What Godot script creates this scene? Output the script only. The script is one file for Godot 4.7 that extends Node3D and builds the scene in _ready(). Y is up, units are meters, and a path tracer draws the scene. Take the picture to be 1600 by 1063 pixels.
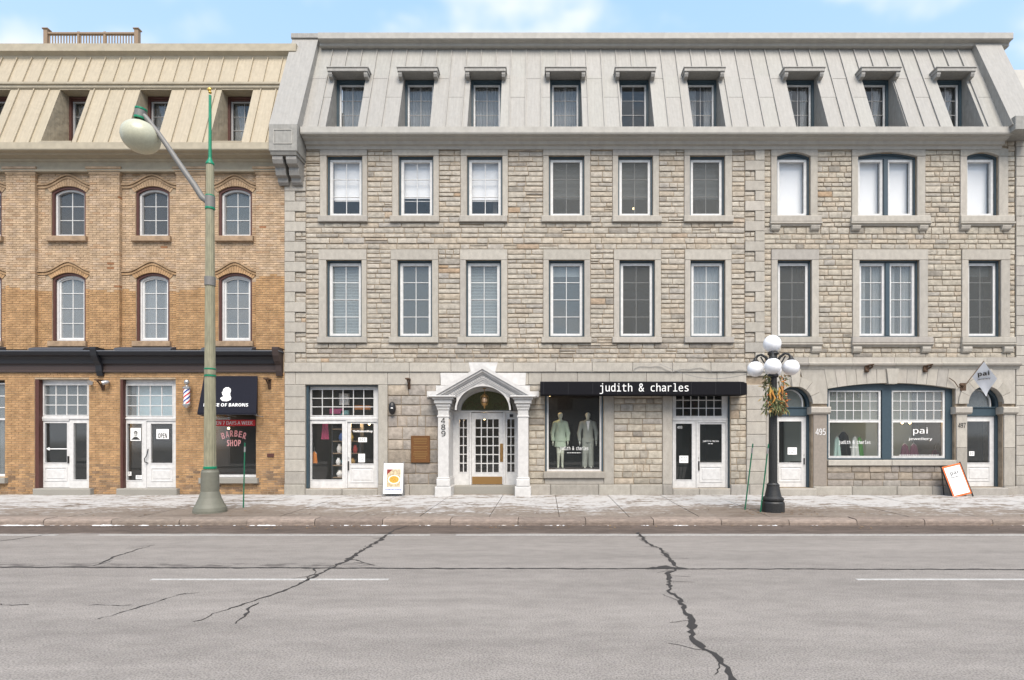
extends Node3D
# A row of old stone and brick shop buildings seen from across a wide street. Units are metres, the wall plane of the row is z = 0,
# the street lies towards +z. fx / fy turn heights and widths surveyed on the facade into metres for a plane at depth z.

const F := 884.0
var rng := RandomNumberGenerator.new()
var M := {}
var T := {}
var org := {}
var pane_meshes := {}

func fx(p: float, z := 0.0) -> float: return (p - 850.0) * (17.0 - z) / F
func fy(p: float, z := 0.0) -> float: return 1.6 - (p - 690.0) * (17.0 - z) / F
func sy(z: float) -> float: return -0.0175 * z
const ROAD_Y := -0.21
func rp(px: float, py: float, up := 0.0) -> Vector3:     # a surveyed point of the road surface
	var d := F * 1.81 / (py - 690.0)
	return Vector3((px - 850.0) * d / F, ROAD_Y + up, 17.0 - d)
func rr(a: float, b: float) -> float: return rng.randf_range(a, b)

class MB:
	var v := PackedVector3Array()
	var n := PackedVector3Array()
	var c := PackedColorArray()
	var uv := PackedVector2Array()
	var col := Color(1, 1, 1)
	var xf := Transform3D()
	var uvs := Vector4(1, 0, 1, 0)      # u = x * uvs.x + uvs.y, v = z * uvs.z + uvs.w
	func vert(p: Vector3, nn: Vector3) -> void:
		var q := xf * p
		v.push_back(q)
		n.push_back((xf.basis * nn).normalized())
		c.push_back(col)
		uv.push_back(Vector2(q.x * uvs.x + uvs.y, q.z * uvs.z + uvs.w))
	func tri(a: Vector3, b: Vector3, d: Vector3) -> void:     # counter-clockwise seen from outside
		var nn := (b - a).cross(d - a)
		vert(a, nn); vert(d, nn); vert(b, nn)
	func quad(a: Vector3, b: Vector3, d: Vector3, e: Vector3) -> void:
		var nn := (d - a).cross(e - b)
		vert(a, nn); vert(d, nn); vert(b, nn)
		vert(a, nn); vert(e, nn); vert(d, nn)
	func quadn(a: Vector3, b: Vector3, d: Vector3, e: Vector3, na: Vector3, nb: Vector3, nd: Vector3, ne: Vector3) -> void:
		vert(a, na); vert(d, nd); vert(b, nb)
		vert(a, na); vert(e, ne); vert(d, nd)
	func box(x0: float, y0: float, z0: float, x1: float, y1: float, z1: float) -> void:
		var a := Vector3(x0, y0, z1); var b := Vector3(x1, y0, z1); var d := Vector3(x1, y1, z1); var e := Vector3(x0, y1, z1)
		var f := Vector3(x0, y0, z0); var g := Vector3(x1, y0, z0); var h := Vector3(x1, y1, z0); var i := Vector3(x0, y1, z0)
		quad(a, b, d, e); quad(g, f, i, h); quad(f, a, e, i); quad(b, g, h, d); quad(e, d, h, i); quad(f, g, b, a)
	func cbox(x0: float, y0: float, z0: float, x1: float, y1: float, z1: float, k := 0.012) -> void:   # a box whose front edges are chamfered
		var a := Vector3(x0 + k, y0 + k, z1); var b := Vector3(x1 - k, y0 + k, z1); var d := Vector3(x1 - k, y1 - k, z1); var e := Vector3(x0 + k, y1 - k, z1)
		var f := Vector3(x0, y0, z1 - k); var g := Vector3(x1, y0, z1 - k); var h := Vector3(x1, y1, z1 - k); var i := Vector3(x0, y1, z1 - k)
		var j := Vector3(x0, y0, z0); var l := Vector3(x1, y0, z0); var m := Vector3(x1, y1, z0); var o := Vector3(x0, y1, z0)
		quad(a, b, d, e)
		quad(f, g, b, a); quad(g, h, d, b); quad(h, i, e, d); quad(i, f, a, e)
		quad(j, l, g, f); quad(l, m, h, g); quad(m, o, i, h); quad(o, j, f, i)
	func prism(poly: PackedVector2Array, z0: float, z1: float, back := true) -> void:
		var p := poly.duplicate()
		if Geometry2D.is_polygon_clockwise(p): p.reverse()
		var t := Geometry2D.triangulate_polygon(p)
		for k in range(0, t.size(), 3):
			var a := p[t[k]]; var b := p[t[k + 1]]; var d := p[t[k + 2]]
			if (b - a).cross(d - a) < 0: var s := b; b = d; d = s
			tri(Vector3(a.x, a.y, z1), Vector3(b.x, b.y, z1), Vector3(d.x, d.y, z1))
			if back: tri(Vector3(a.x, a.y, z0), Vector3(d.x, d.y, z0), Vector3(b.x, b.y, z0))
		for k in p.size():
			var a := p[k]; var b := p[(k + 1) % p.size()]
			quad(Vector3(a.x, a.y, z0), Vector3(b.x, b.y, z0), Vector3(b.x, b.y, z1), Vector3(a.x, a.y, z1))
	func prism_x(profile: Array, x0: float, x1: float) -> void:   # profile of (z, y) run along x
		var keep := xf
		xf = xf * Transform3D(Basis(Vector3(0, 0, 1), Vector3(0, 1, 0), Vector3(-1, 0, 0)), Vector3.ZERO)
		prism(PackedVector2Array(profile), -x1, -x0)
		xf = keep
	func ring(outer: PackedVector2Array, inner: PackedVector2Array, z0: float, z1: float) -> void:
		for k in outer.size():
			var j := (k + 1) % outer.size()
			var a := outer[k]; var b := outer[j]; var d := inner[j]; var e := inner[k]
			quad(Vector3(a.x, a.y, z1), Vector3(b.x, b.y, z1), Vector3(d.x, d.y, z1), Vector3(e.x, e.y, z1))
			quad(Vector3(b.x, b.y, z0), Vector3(a.x, a.y, z0), Vector3(e.x, e.y, z0), Vector3(d.x, d.y, z0))
			quad(Vector3(a.x, a.y, z0), Vector3(b.x, b.y, z0), Vector3(b.x, b.y, z1), Vector3(a.x, a.y, z1))
			quad(Vector3(d.x, d.y, z0), Vector3(e.x, e.y, z0), Vector3(e.x, e.y, z1), Vector3(d.x, d.y, z1))
	func tube(pts: Array, rad: Array, sides := 8, caps := true) -> void:
		var m := pts.size()
		var rings := []; var nrm := []
		var side := Vector3.ZERO
		for i in m:
			var t: Vector3 = ((pts[mini(i + 1, m - 1)] as Vector3) - (pts[maxi(i - 1, 0)] as Vector3)).normalized()
			if i == 0: side = t.cross(Vector3(0.3, 0.2, 1)).normalized() if absf(t.z) < 0.9 else t.cross(Vector3.UP).normalized()
			side = (side - t * side.dot(t)).normalized()
			var o := t.cross(side)
			var r: float = rad[i] if rad.size() > 1 else rad[0]
			var rg := []; var ng := []
			for k in sides:
				var a := TAU * k / sides
				var dn := side * cos(a) + o * sin(a)
				rg.append((pts[i] as Vector3) + dn * r); ng.append(dn)
			rings.append(rg); nrm.append(ng)
		for i in m - 1:
			for k in sides:
				var j := (k + 1) % sides
				quadn(rings[i][k], rings[i][j], rings[i + 1][j], rings[i + 1][k], nrm[i][k], nrm[i][j], nrm[i + 1][j], nrm[i + 1][k])
		if caps:
			for k in range(1, sides - 1):
				tri(rings[0][0], rings[0][k + 1], rings[0][k])
				tri(rings[m - 1][0], rings[m - 1][k], rings[m - 1][k + 1])
	func lathe(prof: Array, at: Vector3, sides := 20) -> void:     # profile of (radius, height) from the foot upwards
		for i in prof.size() - 1:
			var p: Vector2 = prof[i]; var q: Vector2 = prof[i + 1]
			var sl := Vector2(q.y - p.y, p.x - q.x).normalized()
			for k in sides:
				var a := TAU * k / sides; var b := TAU * (k + 1) / sides
				var da := Vector3(sin(a), 0, cos(a)); var db := Vector3(sin(b), 0, cos(b))
				var na := da * sl.x + Vector3(0, sl.y, 0); var nb := db * sl.x + Vector3(0, sl.y, 0)
				quadn(at + da * p.x + Vector3(0, p.y, 0), at + db * p.x + Vector3(0, p.y, 0), at + db * q.x + Vector3(0, q.y, 0), at + da * q.x + Vector3(0, q.y, 0), na, nb, nb, na)
	func ball(at: Vector3, r: Vector3, sides := 20, rows := 12) -> void:
		for i in rows:
			var s := PI * i / rows; var t := PI * (i + 1) / rows
			for k in sides:
				var a := TAU * k / sides; var b := TAU * (k + 1) / sides
				var p := [Vector3(sin(t) * sin(a), cos(t), sin(t) * cos(a)), Vector3(sin(t) * sin(b), cos(t), sin(t) * cos(b)), Vector3(sin(s) * sin(b), cos(s), sin(s) * cos(b)), Vector3(sin(s) * sin(a), cos(s), sin(s) * cos(a))]
				quadn(at + p[0] * r, at + p[1] * r, at + p[2] * r, at + p[3] * r, p[0] / r, p[1] / r, p[2] / r, p[3] / r)
	func done() -> ArrayMesh:
		var m := ArrayMesh.new()
		if v.is_empty(): return m
		var a := []
		a.resize(Mesh.ARRAY_MAX)
		a[Mesh.ARRAY_VERTEX] = v; a[Mesh.ARRAY_NORMAL] = n; a[Mesh.ARRAY_COLOR] = c; a[Mesh.ARRAY_TEX_UV] = uv
		m.add_surface_from_arrays(Mesh.PRIMITIVE_TRIANGLES, a)
		return m

# ---------- naming, parts, things
func thing(called: String, label: String, category: String, at := Vector3.ZERO, group := "") -> Node3D:
	var o := Node3D.new()
	o.name = called
	add_child(o, true)
	o.position = at
	org[o] = at
	o.set_meta("label", label)
	o.set_meta("category", category)
	if group: o.set_meta("group", group)
	return o
func setting(called: String) -> Node3D:
	var o := Node3D.new()
	o.name = called
	add_child(o, true)
	org[o] = Vector3.ZERO
	o.set_meta("kind", "structure")
	return o
func sub(called: String, parent: Node3D) -> Node3D:
	var o := Node3D.new()
	o.name = called
	parent.add_child(o, true)
	o.position = -org.get(parent, Vector3.ZERO)
	org[o] = Vector3.ZERO
	return o
func part(called: String, mb: MB, mat: Material, parent: Node3D, stuff := false) -> MeshInstance3D:
	var o := MeshInstance3D.new()
	o.name = called
	o.mesh = mb.done()
	if o.mesh.get_surface_count(): o.mesh.surface_set_material(0, mat)
	parent.add_child(o, true)
	o.position = -org.get(parent, Vector3.ZERO)
	org[o] = Vector3.ZERO
	if stuff: o.set_meta("kind", "stuff")
	return o
func mesh_part(called: String, mesh: Mesh, mat: Material, parent: Node3D, xf: Transform3D) -> MeshInstance3D:
	var o := MeshInstance3D.new()
	o.name = called
	o.mesh = mesh
	o.material_override = mat
	parent.add_child(o, true)
	xf.origin -= org.get(parent, Vector3.ZERO)
	o.transform = xf
	return o
func bx(called: String, x0: float, y0: float, z0: float, x1: float, y1: float, z1: float, mat: Material, parent: Node3D, k := 0.0) -> MeshInstance3D:
	var m := MB.new()
	if k > 0: m.cbox(x0, y0, z0, x1, y1, z1, k)
	else: m.box(x0, y0, z0, x1, y1, z1)
	return part(called, m, mat, parent)
func lettering(parent: Node3D, txt: String, at: Vector3, w: float, h: float, mat: Material, font := "Droid Sans", bold := false, turn := Basis(), called := "lettering", depth := 0.01) -> void:
	var tm := TextMesh.new()
	var f := SystemFont.new()
	f.font_names = PackedStringArray([font])
	if bold: f.font_weight = 700
	tm.font = f
	tm.text = txt
	tm.font_size = 48
	tm.pixel_size = 0.01
	tm.depth = 0.02
	tm.curve_step = 2.0
	var bb := tm.get_aabb()
	var s := Vector3(w / maxf(bb.size.x, 0.001), h / maxf(bb.size.y, 0.001), depth / 0.02)
	var ctr := bb.get_center() * s
	var b := turn * Basis.from_scale(s)
	mesh_part(called, tm, mat, parent, Transform3D(b, at - turn * ctr))

func faint_line(parent: Node3D, at: Vector3, w: float, m: Material) -> void:     # a line of print too small to be read
	var mb := MB.new()
	var x := -w / 2
	while x < w / 2 - 0.01:
		var l := minf(rr(0.02, 0.07), w / 2 - x)
		mb.box(at.x + x, at.y - 0.008, at.z, at.x + x + l, at.y + 0.008, at.z + 0.002)
		x += l + 0.018
	part("small_print", mb, m, parent, true)

# ---------- textures and materials
func noise_tex(seed_: int, freq: float, oct: int, lo: float, hi: float, size := 512, type := FastNoiseLite.TYPE_SIMPLEX_SMOOTH) -> NoiseTexture2D:
	var f := FastNoiseLite.new()
	f.noise_type = type
	f.seed = seed_
	f.frequency = freq
	f.fractal_type = FastNoiseLite.FRACTAL_FBM
	f.fractal_octaves = oct
	f.fractal_gain = 0.6
	var t := NoiseTexture2D.new()
	t.width = size
	t.height = size
	t.seamless = true
	t.noise = f
	var g := Gradient.new()
	g.set_color(0, Color(lo, lo, lo))
	g.set_color(1, Color(hi, hi, hi))
	t.color_ramp = g
	return t
func mat(name_: String, lin: Color, rough: float, opt := {}) -> StandardMaterial3D:
	var m := StandardMaterial3D.new()
	m.resource_name = name_
	var s := lin.linear_to_srgb()
	s.a = lin.a
	m.albedo_color = s
	m.roughness = rough
	m.metallic = opt.get("metal", 0.0)
	m.metallic_specular = opt.get("spec", 0.5)
	m.vertex_color_use_as_albedo = opt.get("vc", false)
	if opt.has("tex"):
		m.albedo_texture = T[opt.tex]
		m.uv1_triplanar = true
		m.uv1_world_triplanar = true
		var k = opt.get("scale", 1.0)
		m.uv1_scale = k if k is Vector3 else Vector3(k, k, k)
	if opt.has("img"): m.albedo_texture = opt.img
	if opt.has("bump"):
		m.heightmap_enabled = true
		m.heightmap_texture = T[opt.bump]
		m.heightmap_scale = opt.get("height", 1.0)
	if opt.has("det"):
		m.detail_enabled = true
		m.detail_blend_mode = BaseMaterial3D.BLEND_MODE_MUL
		m.detail_uv_layer = BaseMaterial3D.DETAIL_UV_2
		m.uv2_triplanar = true
		m.uv2_world_triplanar = true
		var k2 = opt.get("det_scale", 0.3)
		m.uv2_scale = k2 if k2 is Vector3 else Vector3(k2, k2, k2)
		m.detail_albedo = T[opt.det]
	if opt.get("clear", false):
		m.transparency = BaseMaterial3D.TRANSPARENCY_ALPHA
	if opt.has("emit"):
		m.emission_enabled = true
		m.emission = opt.emit
		m.emission_energy_multiplier = opt.get("power", 1.0)
	if opt.has("rim"):
		m.rim_enabled = true
		m.rim = opt.rim
	M[name_] = m
	return m
func make_materials() -> void:
	T.grain = noise_tex(3, 0.06, 5, 0.82, 1.0)
	T.soft = noise_tex(5, 0.012, 4, 0.90, 1.0)
	T.stain = noise_tex(8, 0.010, 6, 0.80, 1.06)
	T.speck = noise_tex(11, 0.30, 3, 0.78, 1.05)
	T.rough = noise_tex(14, 0.025, 6, 0.0, 1.0)
	T.fine = noise_tex(17, 0.12, 4, 0.0, 1.0)
	T.rust = noise_tex(21, 0.02, 6, 0.45, 1.15)
	T.roof = noise_tex(25, 0.02, 4, 0.95, 1.0)
	T.gravel = noise_tex(27, 0.22, 4, 0.62, 1.2)
	T.wave = noise_tex(23, 0.006, 3, 0.0, 1.0)
	mat("stone", Color(1, 1, 1), 0.92, {vc = true, tex = "grain", scale = 1.6, bump = "rough", height = 1.15, det = "stain", det_scale = 0.9, spec = 0.25})
	mat("ashlar", Color(1, 1, 1), 0.9, {vc = true, tex = "grain", scale = 1.3, bump = "fine", height = 0.25, det = "soft", det_scale = Vector3(0.9, 0.5, 0.9), spec = 0.25})
	mat("mortar", Color(0.49, 0.40, 0.30), 0.95, {tex = "grain", scale = 2.0, bump = "fine", height = 0.8, det = "stain", det_scale = 0.5, spec = 0.2})
	mat("brick", Color(1, 1, 1), 0.9, {vc = true, tex = "grain", scale = 2.5, bump = "fine", height = 0.5, det = "stain", det_scale = 0.55, spec = 0.2})
	mat("brick_mortar", Color(0.56, 0.44, 0.31), 0.95, {tex = "grain", scale = 2.0, spec = 0.2, det = "stain", det_scale = 0.5})
	mat("roof_grey", Color(1, 1, 1), 0.55, {vc = true, tex = "roof", scale = 0.6, bump = "wave", height = 1.5, det = "soft", det_scale = Vector3(2.2, 0.22, 2.2), spec = 0.4})
	mat("roof_trim", Color(0.42, 0.405, 0.37), 0.55, {tex = "soft", scale = 0.5, spec = 0.4})
	mat("roof_beige", Color(1, 1, 1), 0.55, {vc = true, tex = "roof", scale = 0.6, bump = "wave", height = 1.5, det = "soft", det_scale = Vector3(2.2, 0.22, 2.2), spec = 0.4})
	mat("beige_trim", Color(0.42, 0.37, 0.275), 0.6, {tex = "soft", scale = 0.5})
	mat("rust", Color(0.34, 0.25, 0.17), 0.8, {tex = "rust", scale = 1.2})
	mat("teal", Color(0.035, 0.065, 0.085), 0.5, {tex = "soft", scale = 1.5})
	mat("teal_blue", Color(0.040, 0.068, 0.088), 0.45, {tex = "soft", scale = 1.5})
	mat("white", Color(0.66, 0.655, 0.645), 0.45, {tex = "soft", scale = 0.9})
	mat("white_stone", Color(0.60, 0.59, 0.575), 0.6, {tex = "soft", scale = 0.8, bump = "fine", height = 0.15})
	mat("sash", Color(0.70, 0.70, 0.69), 0.45, {tex = "soft", scale = 1.0})
	mat("grey_sash", Color(0.34, 0.34, 0.34), 0.5, {})
	mat("fascia_brown", Color(0.060, 0.040, 0.035), 0.55, {tex = "grain", scale = 1.2})
	mat("maroon", Color(0.085, 0.030, 0.022), 0.55, {tex = "soft", scale = 1.2})
	mat("dark_cornice", Color(0.018, 0.019, 0.024), 0.45, {tex = "grain", scale = 1.0})
	mat("slate_lead", Color(0.06, 0.065, 0.08), 0.5, {tex = "grain", scale = 1.2})
	mat("black", Color(0.012, 0.012, 0.014), 0.45, {})
	mat("black_cloth", Color(0.010, 0.010, 0.013), 0.8, {tex = "soft", scale = 2.0, spec = 0.25})
	mat("navy_cloth", Color(0.016, 0.017, 0.026), 0.8, {tex = "soft", scale = 2.0, spec = 0.25})
	mat("iron", Color(0.040, 0.041, 0.042), 0.5, {metal = 0.2, tex = "rust", scale = 3.0, bump = "fine", height = 0.15})
	mat("rusty_iron", Color(0.10, 0.055, 0.03), 0.8, {tex = "grain", scale = 4.0})
	mat("brass", Color(0.42, 0.25, 0.10), 0.4, {metal = 0.85})
	mat("bronze", Color(0.19, 0.085, 0.028), 0.5, {metal = 0.35, tex = "soft", scale = 2.0})
	mat("steel", Color(0.5, 0.5, 0.5), 0.35, {metal = 0.8})
	mat("print_white", Color(0.85, 0.85, 0.84), 0.6)
	mat("print_black", Color(0.02, 0.02, 0.02), 0.6)
	mat("print_grey", Color(0.22, 0.22, 0.22), 0.6)
	mat("red", Color(0.60, 0.016, 0.022), 0.5)
	mat("blue", Color(0.02, 0.06, 0.3), 0.4)
	mat("glass", Color(0.30, 0.33, 0.33, 0.03), 0.02, {clear = true})
	mat("glass_veil", Color(0.40, 0.46, 0.48, 0.14), 0.02, {clear = true})
	mat("glass_hazy", Color(0.36, 0.40, 0.42, 0.30), 0.02, {clear = true})
	mat("glass_dim", Color(0.12, 0.125, 0.125, 0.35), 0.05, {clear = true})
	mat("screen", Color(0.095, 0.10, 0.096, 0.36), 0.6, {clear = true})
	mat("blind_white", Color(0.79, 0.80, 0.81), 0.7)
	mat("blind_grey", Color(0.30, 0.345, 0.35), 0.7)
	mat("blind_dark", Color(0.22, 0.25, 0.26), 0.7)
	mat("curtain", Color(0.27, 0.285, 0.29), 0.85)
	mat("room", Color(0.10, 0.094, 0.088), 0.9)
	mat("room_pale", Color(0.42, 0.50, 0.46), 0.9)
	mat("room_floor", Color(0.05, 0.042, 0.036), 0.7)
	mat("lamp_glass", Color(0.86, 0.87, 0.9), 0.25, {spec = 0.5})
	mat("lamp_glass_old", Color(0.52, 0.515, 0.39), 0.35, {tex = "soft", scale = 2.5})
	mat("pole_paint", Color(0.29, 0.275, 0.185), 0.6, {tex = "stain", scale = Vector3(2.0, 0.4, 2.0)})
	mat("pole_base", Color(0.165, 0.165, 0.13), 0.6, {tex = "soft", scale = 1.2})
	mat("sandstone", Color(0.44, 0.31, 0.20), 0.85, {tex = "grain", scale = 1.5, det = "stain", det_scale = 0.8})
	mat("concrete", Color(0.32, 0.305, 0.27), 0.85, {tex = "grain", scale = 1.5})
	mat("arm_metal", Color(0.20, 0.195, 0.185), 0.6, {metal = 0.2, tex = "soft", scale = 2.0})
	mat("green_paint", Color(0.0, 0.20, 0.10), 0.45)
	mat("stake_green", Color(0.004, 0.12, 0.06), 0.5)
	mat("gold", Color(0.6, 0.4, 0.1), 0.4, {metal = 0.8})
	mat("wood", Color(0.31, 0.22, 0.145), 0.7, {tex = "grain", scale = Vector3(1, 5, 1)})
	mat("snow", Color(0.86, 0.88, 0.9), 0.7, {bump = "fine", height = 1.0, tex = "soft", scale = 2.0})
	mat("paint_line", Color(0.47, 0.46, 0.44), 0.8, {tex = "stain", scale = 2.2})
	mat("crack", Color(0.036, 0.032, 0.03), 0.85, {tex = "grain", scale = 1.5})
	mat("kerb", Color(1, 1, 1), 0.85, {vc = true, tex = "gravel", scale = 0.8, bump = "rough", height = 0.5, det = "stain", det_scale = Vector3(0.9, 2.5, 1.5)})
	mat("orange", Color(0.65, 0.13, 0.02), 0.5)
	mat("tint", Color(1, 1, 1), 0.75, {vc = true})
	mat("bulb", Color(1, 0.9, 0.7), 0.4, {emit = Color(1.0, 0.85, 0.6), power = 6.0})
	mat("bark", Color(0.09, 0.075, 0.06), 0.9, {tex = "grain", scale = 2.0})

# ---------- walls of single stones and bricks
class Hole:                    # an opening in a wall: a rectangle with, at choice, an arched head
	var x0: float; var x1: float; var y0: float; var y1: float
	var rise: float
	func _init(a: float, b: float, c: float, d: float, r := 0.0) -> void:
		x0 = a; x1 = b; y0 = c; y1 = d; rise = r
	func span(y: float) -> Vector2:
		if y <= y0 or y >= y1: return Vector2.ZERO
		if rise <= 0.0 or y <= y1 - rise: return Vector2(x0, x1)
		var h := (x1 - x0) / 2
		var r := (h * h + rise * rise) / (2 * rise)
		var cy := y1 - r
		var k := sqrt(maxf(0.0, r * r - (y - cy) * (y - cy)))
		return Vector2((x0 + x1) / 2 - k, (x0 + x1) / 2 + k)
func free_spans(x0: float, x1: float, ya: float, yb: float, holes: Array) -> Array:
	var out := [Vector2(x0, x1)]
	for h: Hole in holes:
		var s := Vector2.ZERO
		for k in [0.15, 0.5, 0.85]:
			var t := h.span(lerpf(ya, yb, k))
			if t != Vector2.ZERO and (s == Vector2.ZERO or t.y - t.x > s.y - s.x): s = t
		if s == Vector2.ZERO: continue
		var nxt := []
		for q: Vector2 in out:
			if s.y <= q.x or s.x >= q.y: nxt.append(q)
			else:
				if s.x > q.x: nxt.append(Vector2(q.x, s.x))
				if s.y < q.y: nxt.append(Vector2(s.y, q.y))
		out = nxt
	return out
func backing(mb: MB, x0: float, x1: float, y0: float, y1: float, z0: float, z1: float, holes: Array) -> void:
	var ys := [y0, y1]
	for h: Hole in holes:
		for y in [h.y0, h.y1]:
			if y > y0 and y < y1 and not ys.has(y): ys.append(y)
	ys.sort()
	for i in ys.size() - 1:
		var flat := []
		for h: Hole in holes: flat.append(Hole.new(h.x0, h.x1, h.y0, h.y1))
		for s: Vector2 in free_spans(x0, x1, ys[i], ys[i + 1], flat):
			if s.y - s.x > 0.002: mb.box(s.x, ys[i], z0, s.y, ys[i + 1], z1)

func rock(mb: MB, x0: float, x1: float, y0: float, y1: float, zb: float, zf: float, amp: float, k := 0.008) -> void:
	var nx := clampi(int((x1 - x0) / 0.11), 1, 5) + 2
	var ny := (2 if y1 - y0 > 0.1 else 1) + 2
	var p := []; var nn := []
	var j := amp * 1.3
	var cs := [Vector2(x0 + rr(0, j), y0 + rr(0, j)), Vector2(x1 - rr(0, j), y0 + rr(0, j)), Vector2(x1 - rr(0, j), y1 - rr(0, j)), Vector2(x0 + rr(0, j), y1 - rr(0, j))]
	var tilt := Vector2(rr(-1, 1), rr(-1, 1)) * amp * 0.5
	for iy in ny + 1:
		for ix in nx + 1:
			var edge := ix == 0 or iy == 0 or ix == nx or iy == ny
			var u := clampf(float(ix - 1) / (nx - 2), 0, 1)
			var w := clampf(float(iy - 1) / (ny - 2), 0, 1)
			var kx: float = k / (x1 - x0); var ky: float = k / (y1 - y0)
			var uu := lerpf(kx, 1 - kx, u); var ww := lerpf(ky, 1 - ky, w)
			if ix == 0: uu = 0
			if ix == nx: uu = 1
			if iy == 0: ww = 0
			if iy == ny: ww = 1
			var q: Vector2 = (cs[0] as Vector2).lerp(cs[1], uu).lerp((cs[3] as Vector2).lerp(cs[2], uu), ww)
			var z := zf - k * rr(0.7, 1.4) if edge else zf + rr(-amp, amp) + tilt.x * (u - 0.5) + tilt.y * (w - 0.5)
			if not edge: q += Vector2(rr(-j, j), rr(-j, j)) * 0.6
			p.append(Vector3(q.x, q.y, z)); nn.append(Vector3.ZERO)
	var st := nx + 1
	for iy in ny:
		for ix in nx:
			var a := iy * st + ix
			var f: Vector3 = ((p[a + st + 1] as Vector3) - (p[a] as Vector3)).cross((p[a + st] as Vector3) - (p[a + 1] as Vector3)).normalized()
			var rim := ix == 0 or iy == 0 or ix == nx - 1 or iy == ny - 1
			for q in [a, a + 1, a + st, a + st + 1]: nn[q] += f * (0.25 if rim else 1.0)
	for iy in ny:
		for ix in nx:
			var a := iy * st + ix
			mb.quadn(p[a], p[a + 1], p[a + st + 1], p[a + st], nn[a].normalized(), nn[a + 1].normalized(), nn[a + st + 1].normalized(), nn[a + st].normalized())
	var loop := []
	for ix in nx: loop.append(ix)
	for iy in ny: loop.append(iy * st + nx)
	for ix in nx: loop.append(ny * st + nx - ix)
	for iy in ny: loop.append((ny - iy) * st)
	for i in loop.size():
		var a: Vector3 = p[loop[i]]; var b: Vector3 = p[loop[(i + 1) % loop.size()]]
		mb.quad(Vector3(a.x, a.y, zb), Vector3(b.x, b.y, zb), b, a)

var sills := []
func stone_tone(y: float, kind: int, x := 0.0) -> Color:
	var b := rr(0.94, 1.06)
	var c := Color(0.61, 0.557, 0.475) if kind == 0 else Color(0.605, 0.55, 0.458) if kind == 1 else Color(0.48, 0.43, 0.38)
	c = c * b
	var q := rng.randf()
	if q < 0.012: c = c.lerp(Color(0.50, 0.32, 0.18), rr(0.3, 0.8))
	elif q < 0.055: c = c.lerp(Color(0.24, 0.22, 0.20), rr(0.2, 0.6))
	elif q < 0.30: c = c.lerp(Color(0.60, 0.51, 0.40), rr(0.3, 0.8))
	elif q < 0.45: c = c.lerp(Color(0.48, 0.45, 0.41), rr(0.2, 0.8))
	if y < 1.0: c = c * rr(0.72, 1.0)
	for s: Vector3 in sills:      # rain has streaked soot down the wall below the sill ends
		if y < s.z and y > s.z - 0.65 and x > s.x - 0.1 and x < s.y and rng.randf() < 0.45: c = c.lerp(Color(0.27, 0.245, 0.22), rr(0.1, 0.6))
	c.a = 1
	return c
# one stone of a wall: x0, x1, y0, y1, kind
func lay_stones(x0: float, x1: float, y0: float, y1: float, course: float, length: float, kind: int, list: Array, holes := []) -> void:
	if x1 - x0 < 0.04 or y1 - y0 < 0.03: return
	var count := maxi(1, int(round((y1 - y0) / course)))
	var ys := [y0]
	for i in range(1, count): ys.append(y0 + (y1 - y0) * i / count + rr(-0.2, 0.2) * (y1 - y0) / count)
	ys.append(y1)
	for i in count:
		for s: Vector2 in free_spans(x0, x1, ys[i], ys[i + 1], holes):
			var x := s.x
			while x < s.y - 0.01:
				var l := length * rr(0.45, 1.5) * (1.0 if kind != 1 else rr(0.8, 1.0))
				if s.y - (x + l) < length * 0.4: l = s.y - x
				if s.y - x < l * 1.0001 and l > length * 1.7: l = l * rr(0.4, 0.6)
				var h: float = ys[i + 1] - ys[i]
				if kind == 0 and h > 0.14 and rng.randf() < 0.06:
					var m: float = ys[i] + h * rr(0.4, 0.6)
					list.append([x, x + l, ys[i], m, kind]); list.append([x, x + l, m, ys[i + 1], kind])
				else: list.append([x, x + l, ys[i], ys[i + 1], kind])
				x += l
func build_stones(list: Array, wall: Node3D) -> void:
	list.sort_custom(func(a, b): return (a[1] - a[0]) * (a[3] - a[2]) > (b[1] - b[0]) * (b[3] - b[2]))
	var rest := MB.new()
	for i in list.size():
		var s: Array = list[i]
		var m := MB.new() if i < 300 else rest
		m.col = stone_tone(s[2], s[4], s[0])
		var g := rr(0.004, 0.0085)
		var amp := 0.007 if s[4] == 0 else 0.006
		rock(m, s[0] + g, s[1] - g, s[2] + g + rr(0, 0.010), s[3] - g - rr(0, 0.010), -0.03, rr(0.0, 0.014), amp)
		if i < 300: part("stone", m, M.stone, wall)
	part("stones", rest, M.stone, wall, true)
func ashlar_tone(y: float) -> Color:
	var c := Color(0.55, 0.515, 0.455) * rr(0.92, 1.06)
	if rng.randf() < 0.2: c = c.lerp(Color(0.46, 0.435, 0.40), rr(0.2, 0.8))
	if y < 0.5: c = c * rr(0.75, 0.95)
	c.a = 1
	return c
func ashlar(parent: Node3D, called: String, x0: float, x1: float, y0: float, y1: float, zf := 0.03, k := 0.012, zb := -0.03) -> void:
	var m := MB.new()
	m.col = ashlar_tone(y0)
	m.cbox(x0 + 0.004, y0 + 0.004, zb, x1 - 0.004, y1 - 0.004, zf + rr(-0.003, 0.003), k)
	part(called, m, M.ashlar, parent)
func poly_stone(parent: Node3D, called: String, pts: Array, zf: float, zb := -0.3) -> void:
	var m := MB.new()
	m.col = ashlar_tone(3.0)
	var p := PackedVector2Array(pts)
	if Geometry2D.is_polygon_clockwise(p): p.reverse()
	var shrunk := Geometry2D.offset_polygon(p, -0.005)
	if shrunk.size() == 1: p = shrunk[0]
	m.prism(p, zb, zf)
	part(called, m, M.ashlar, parent)

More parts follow.
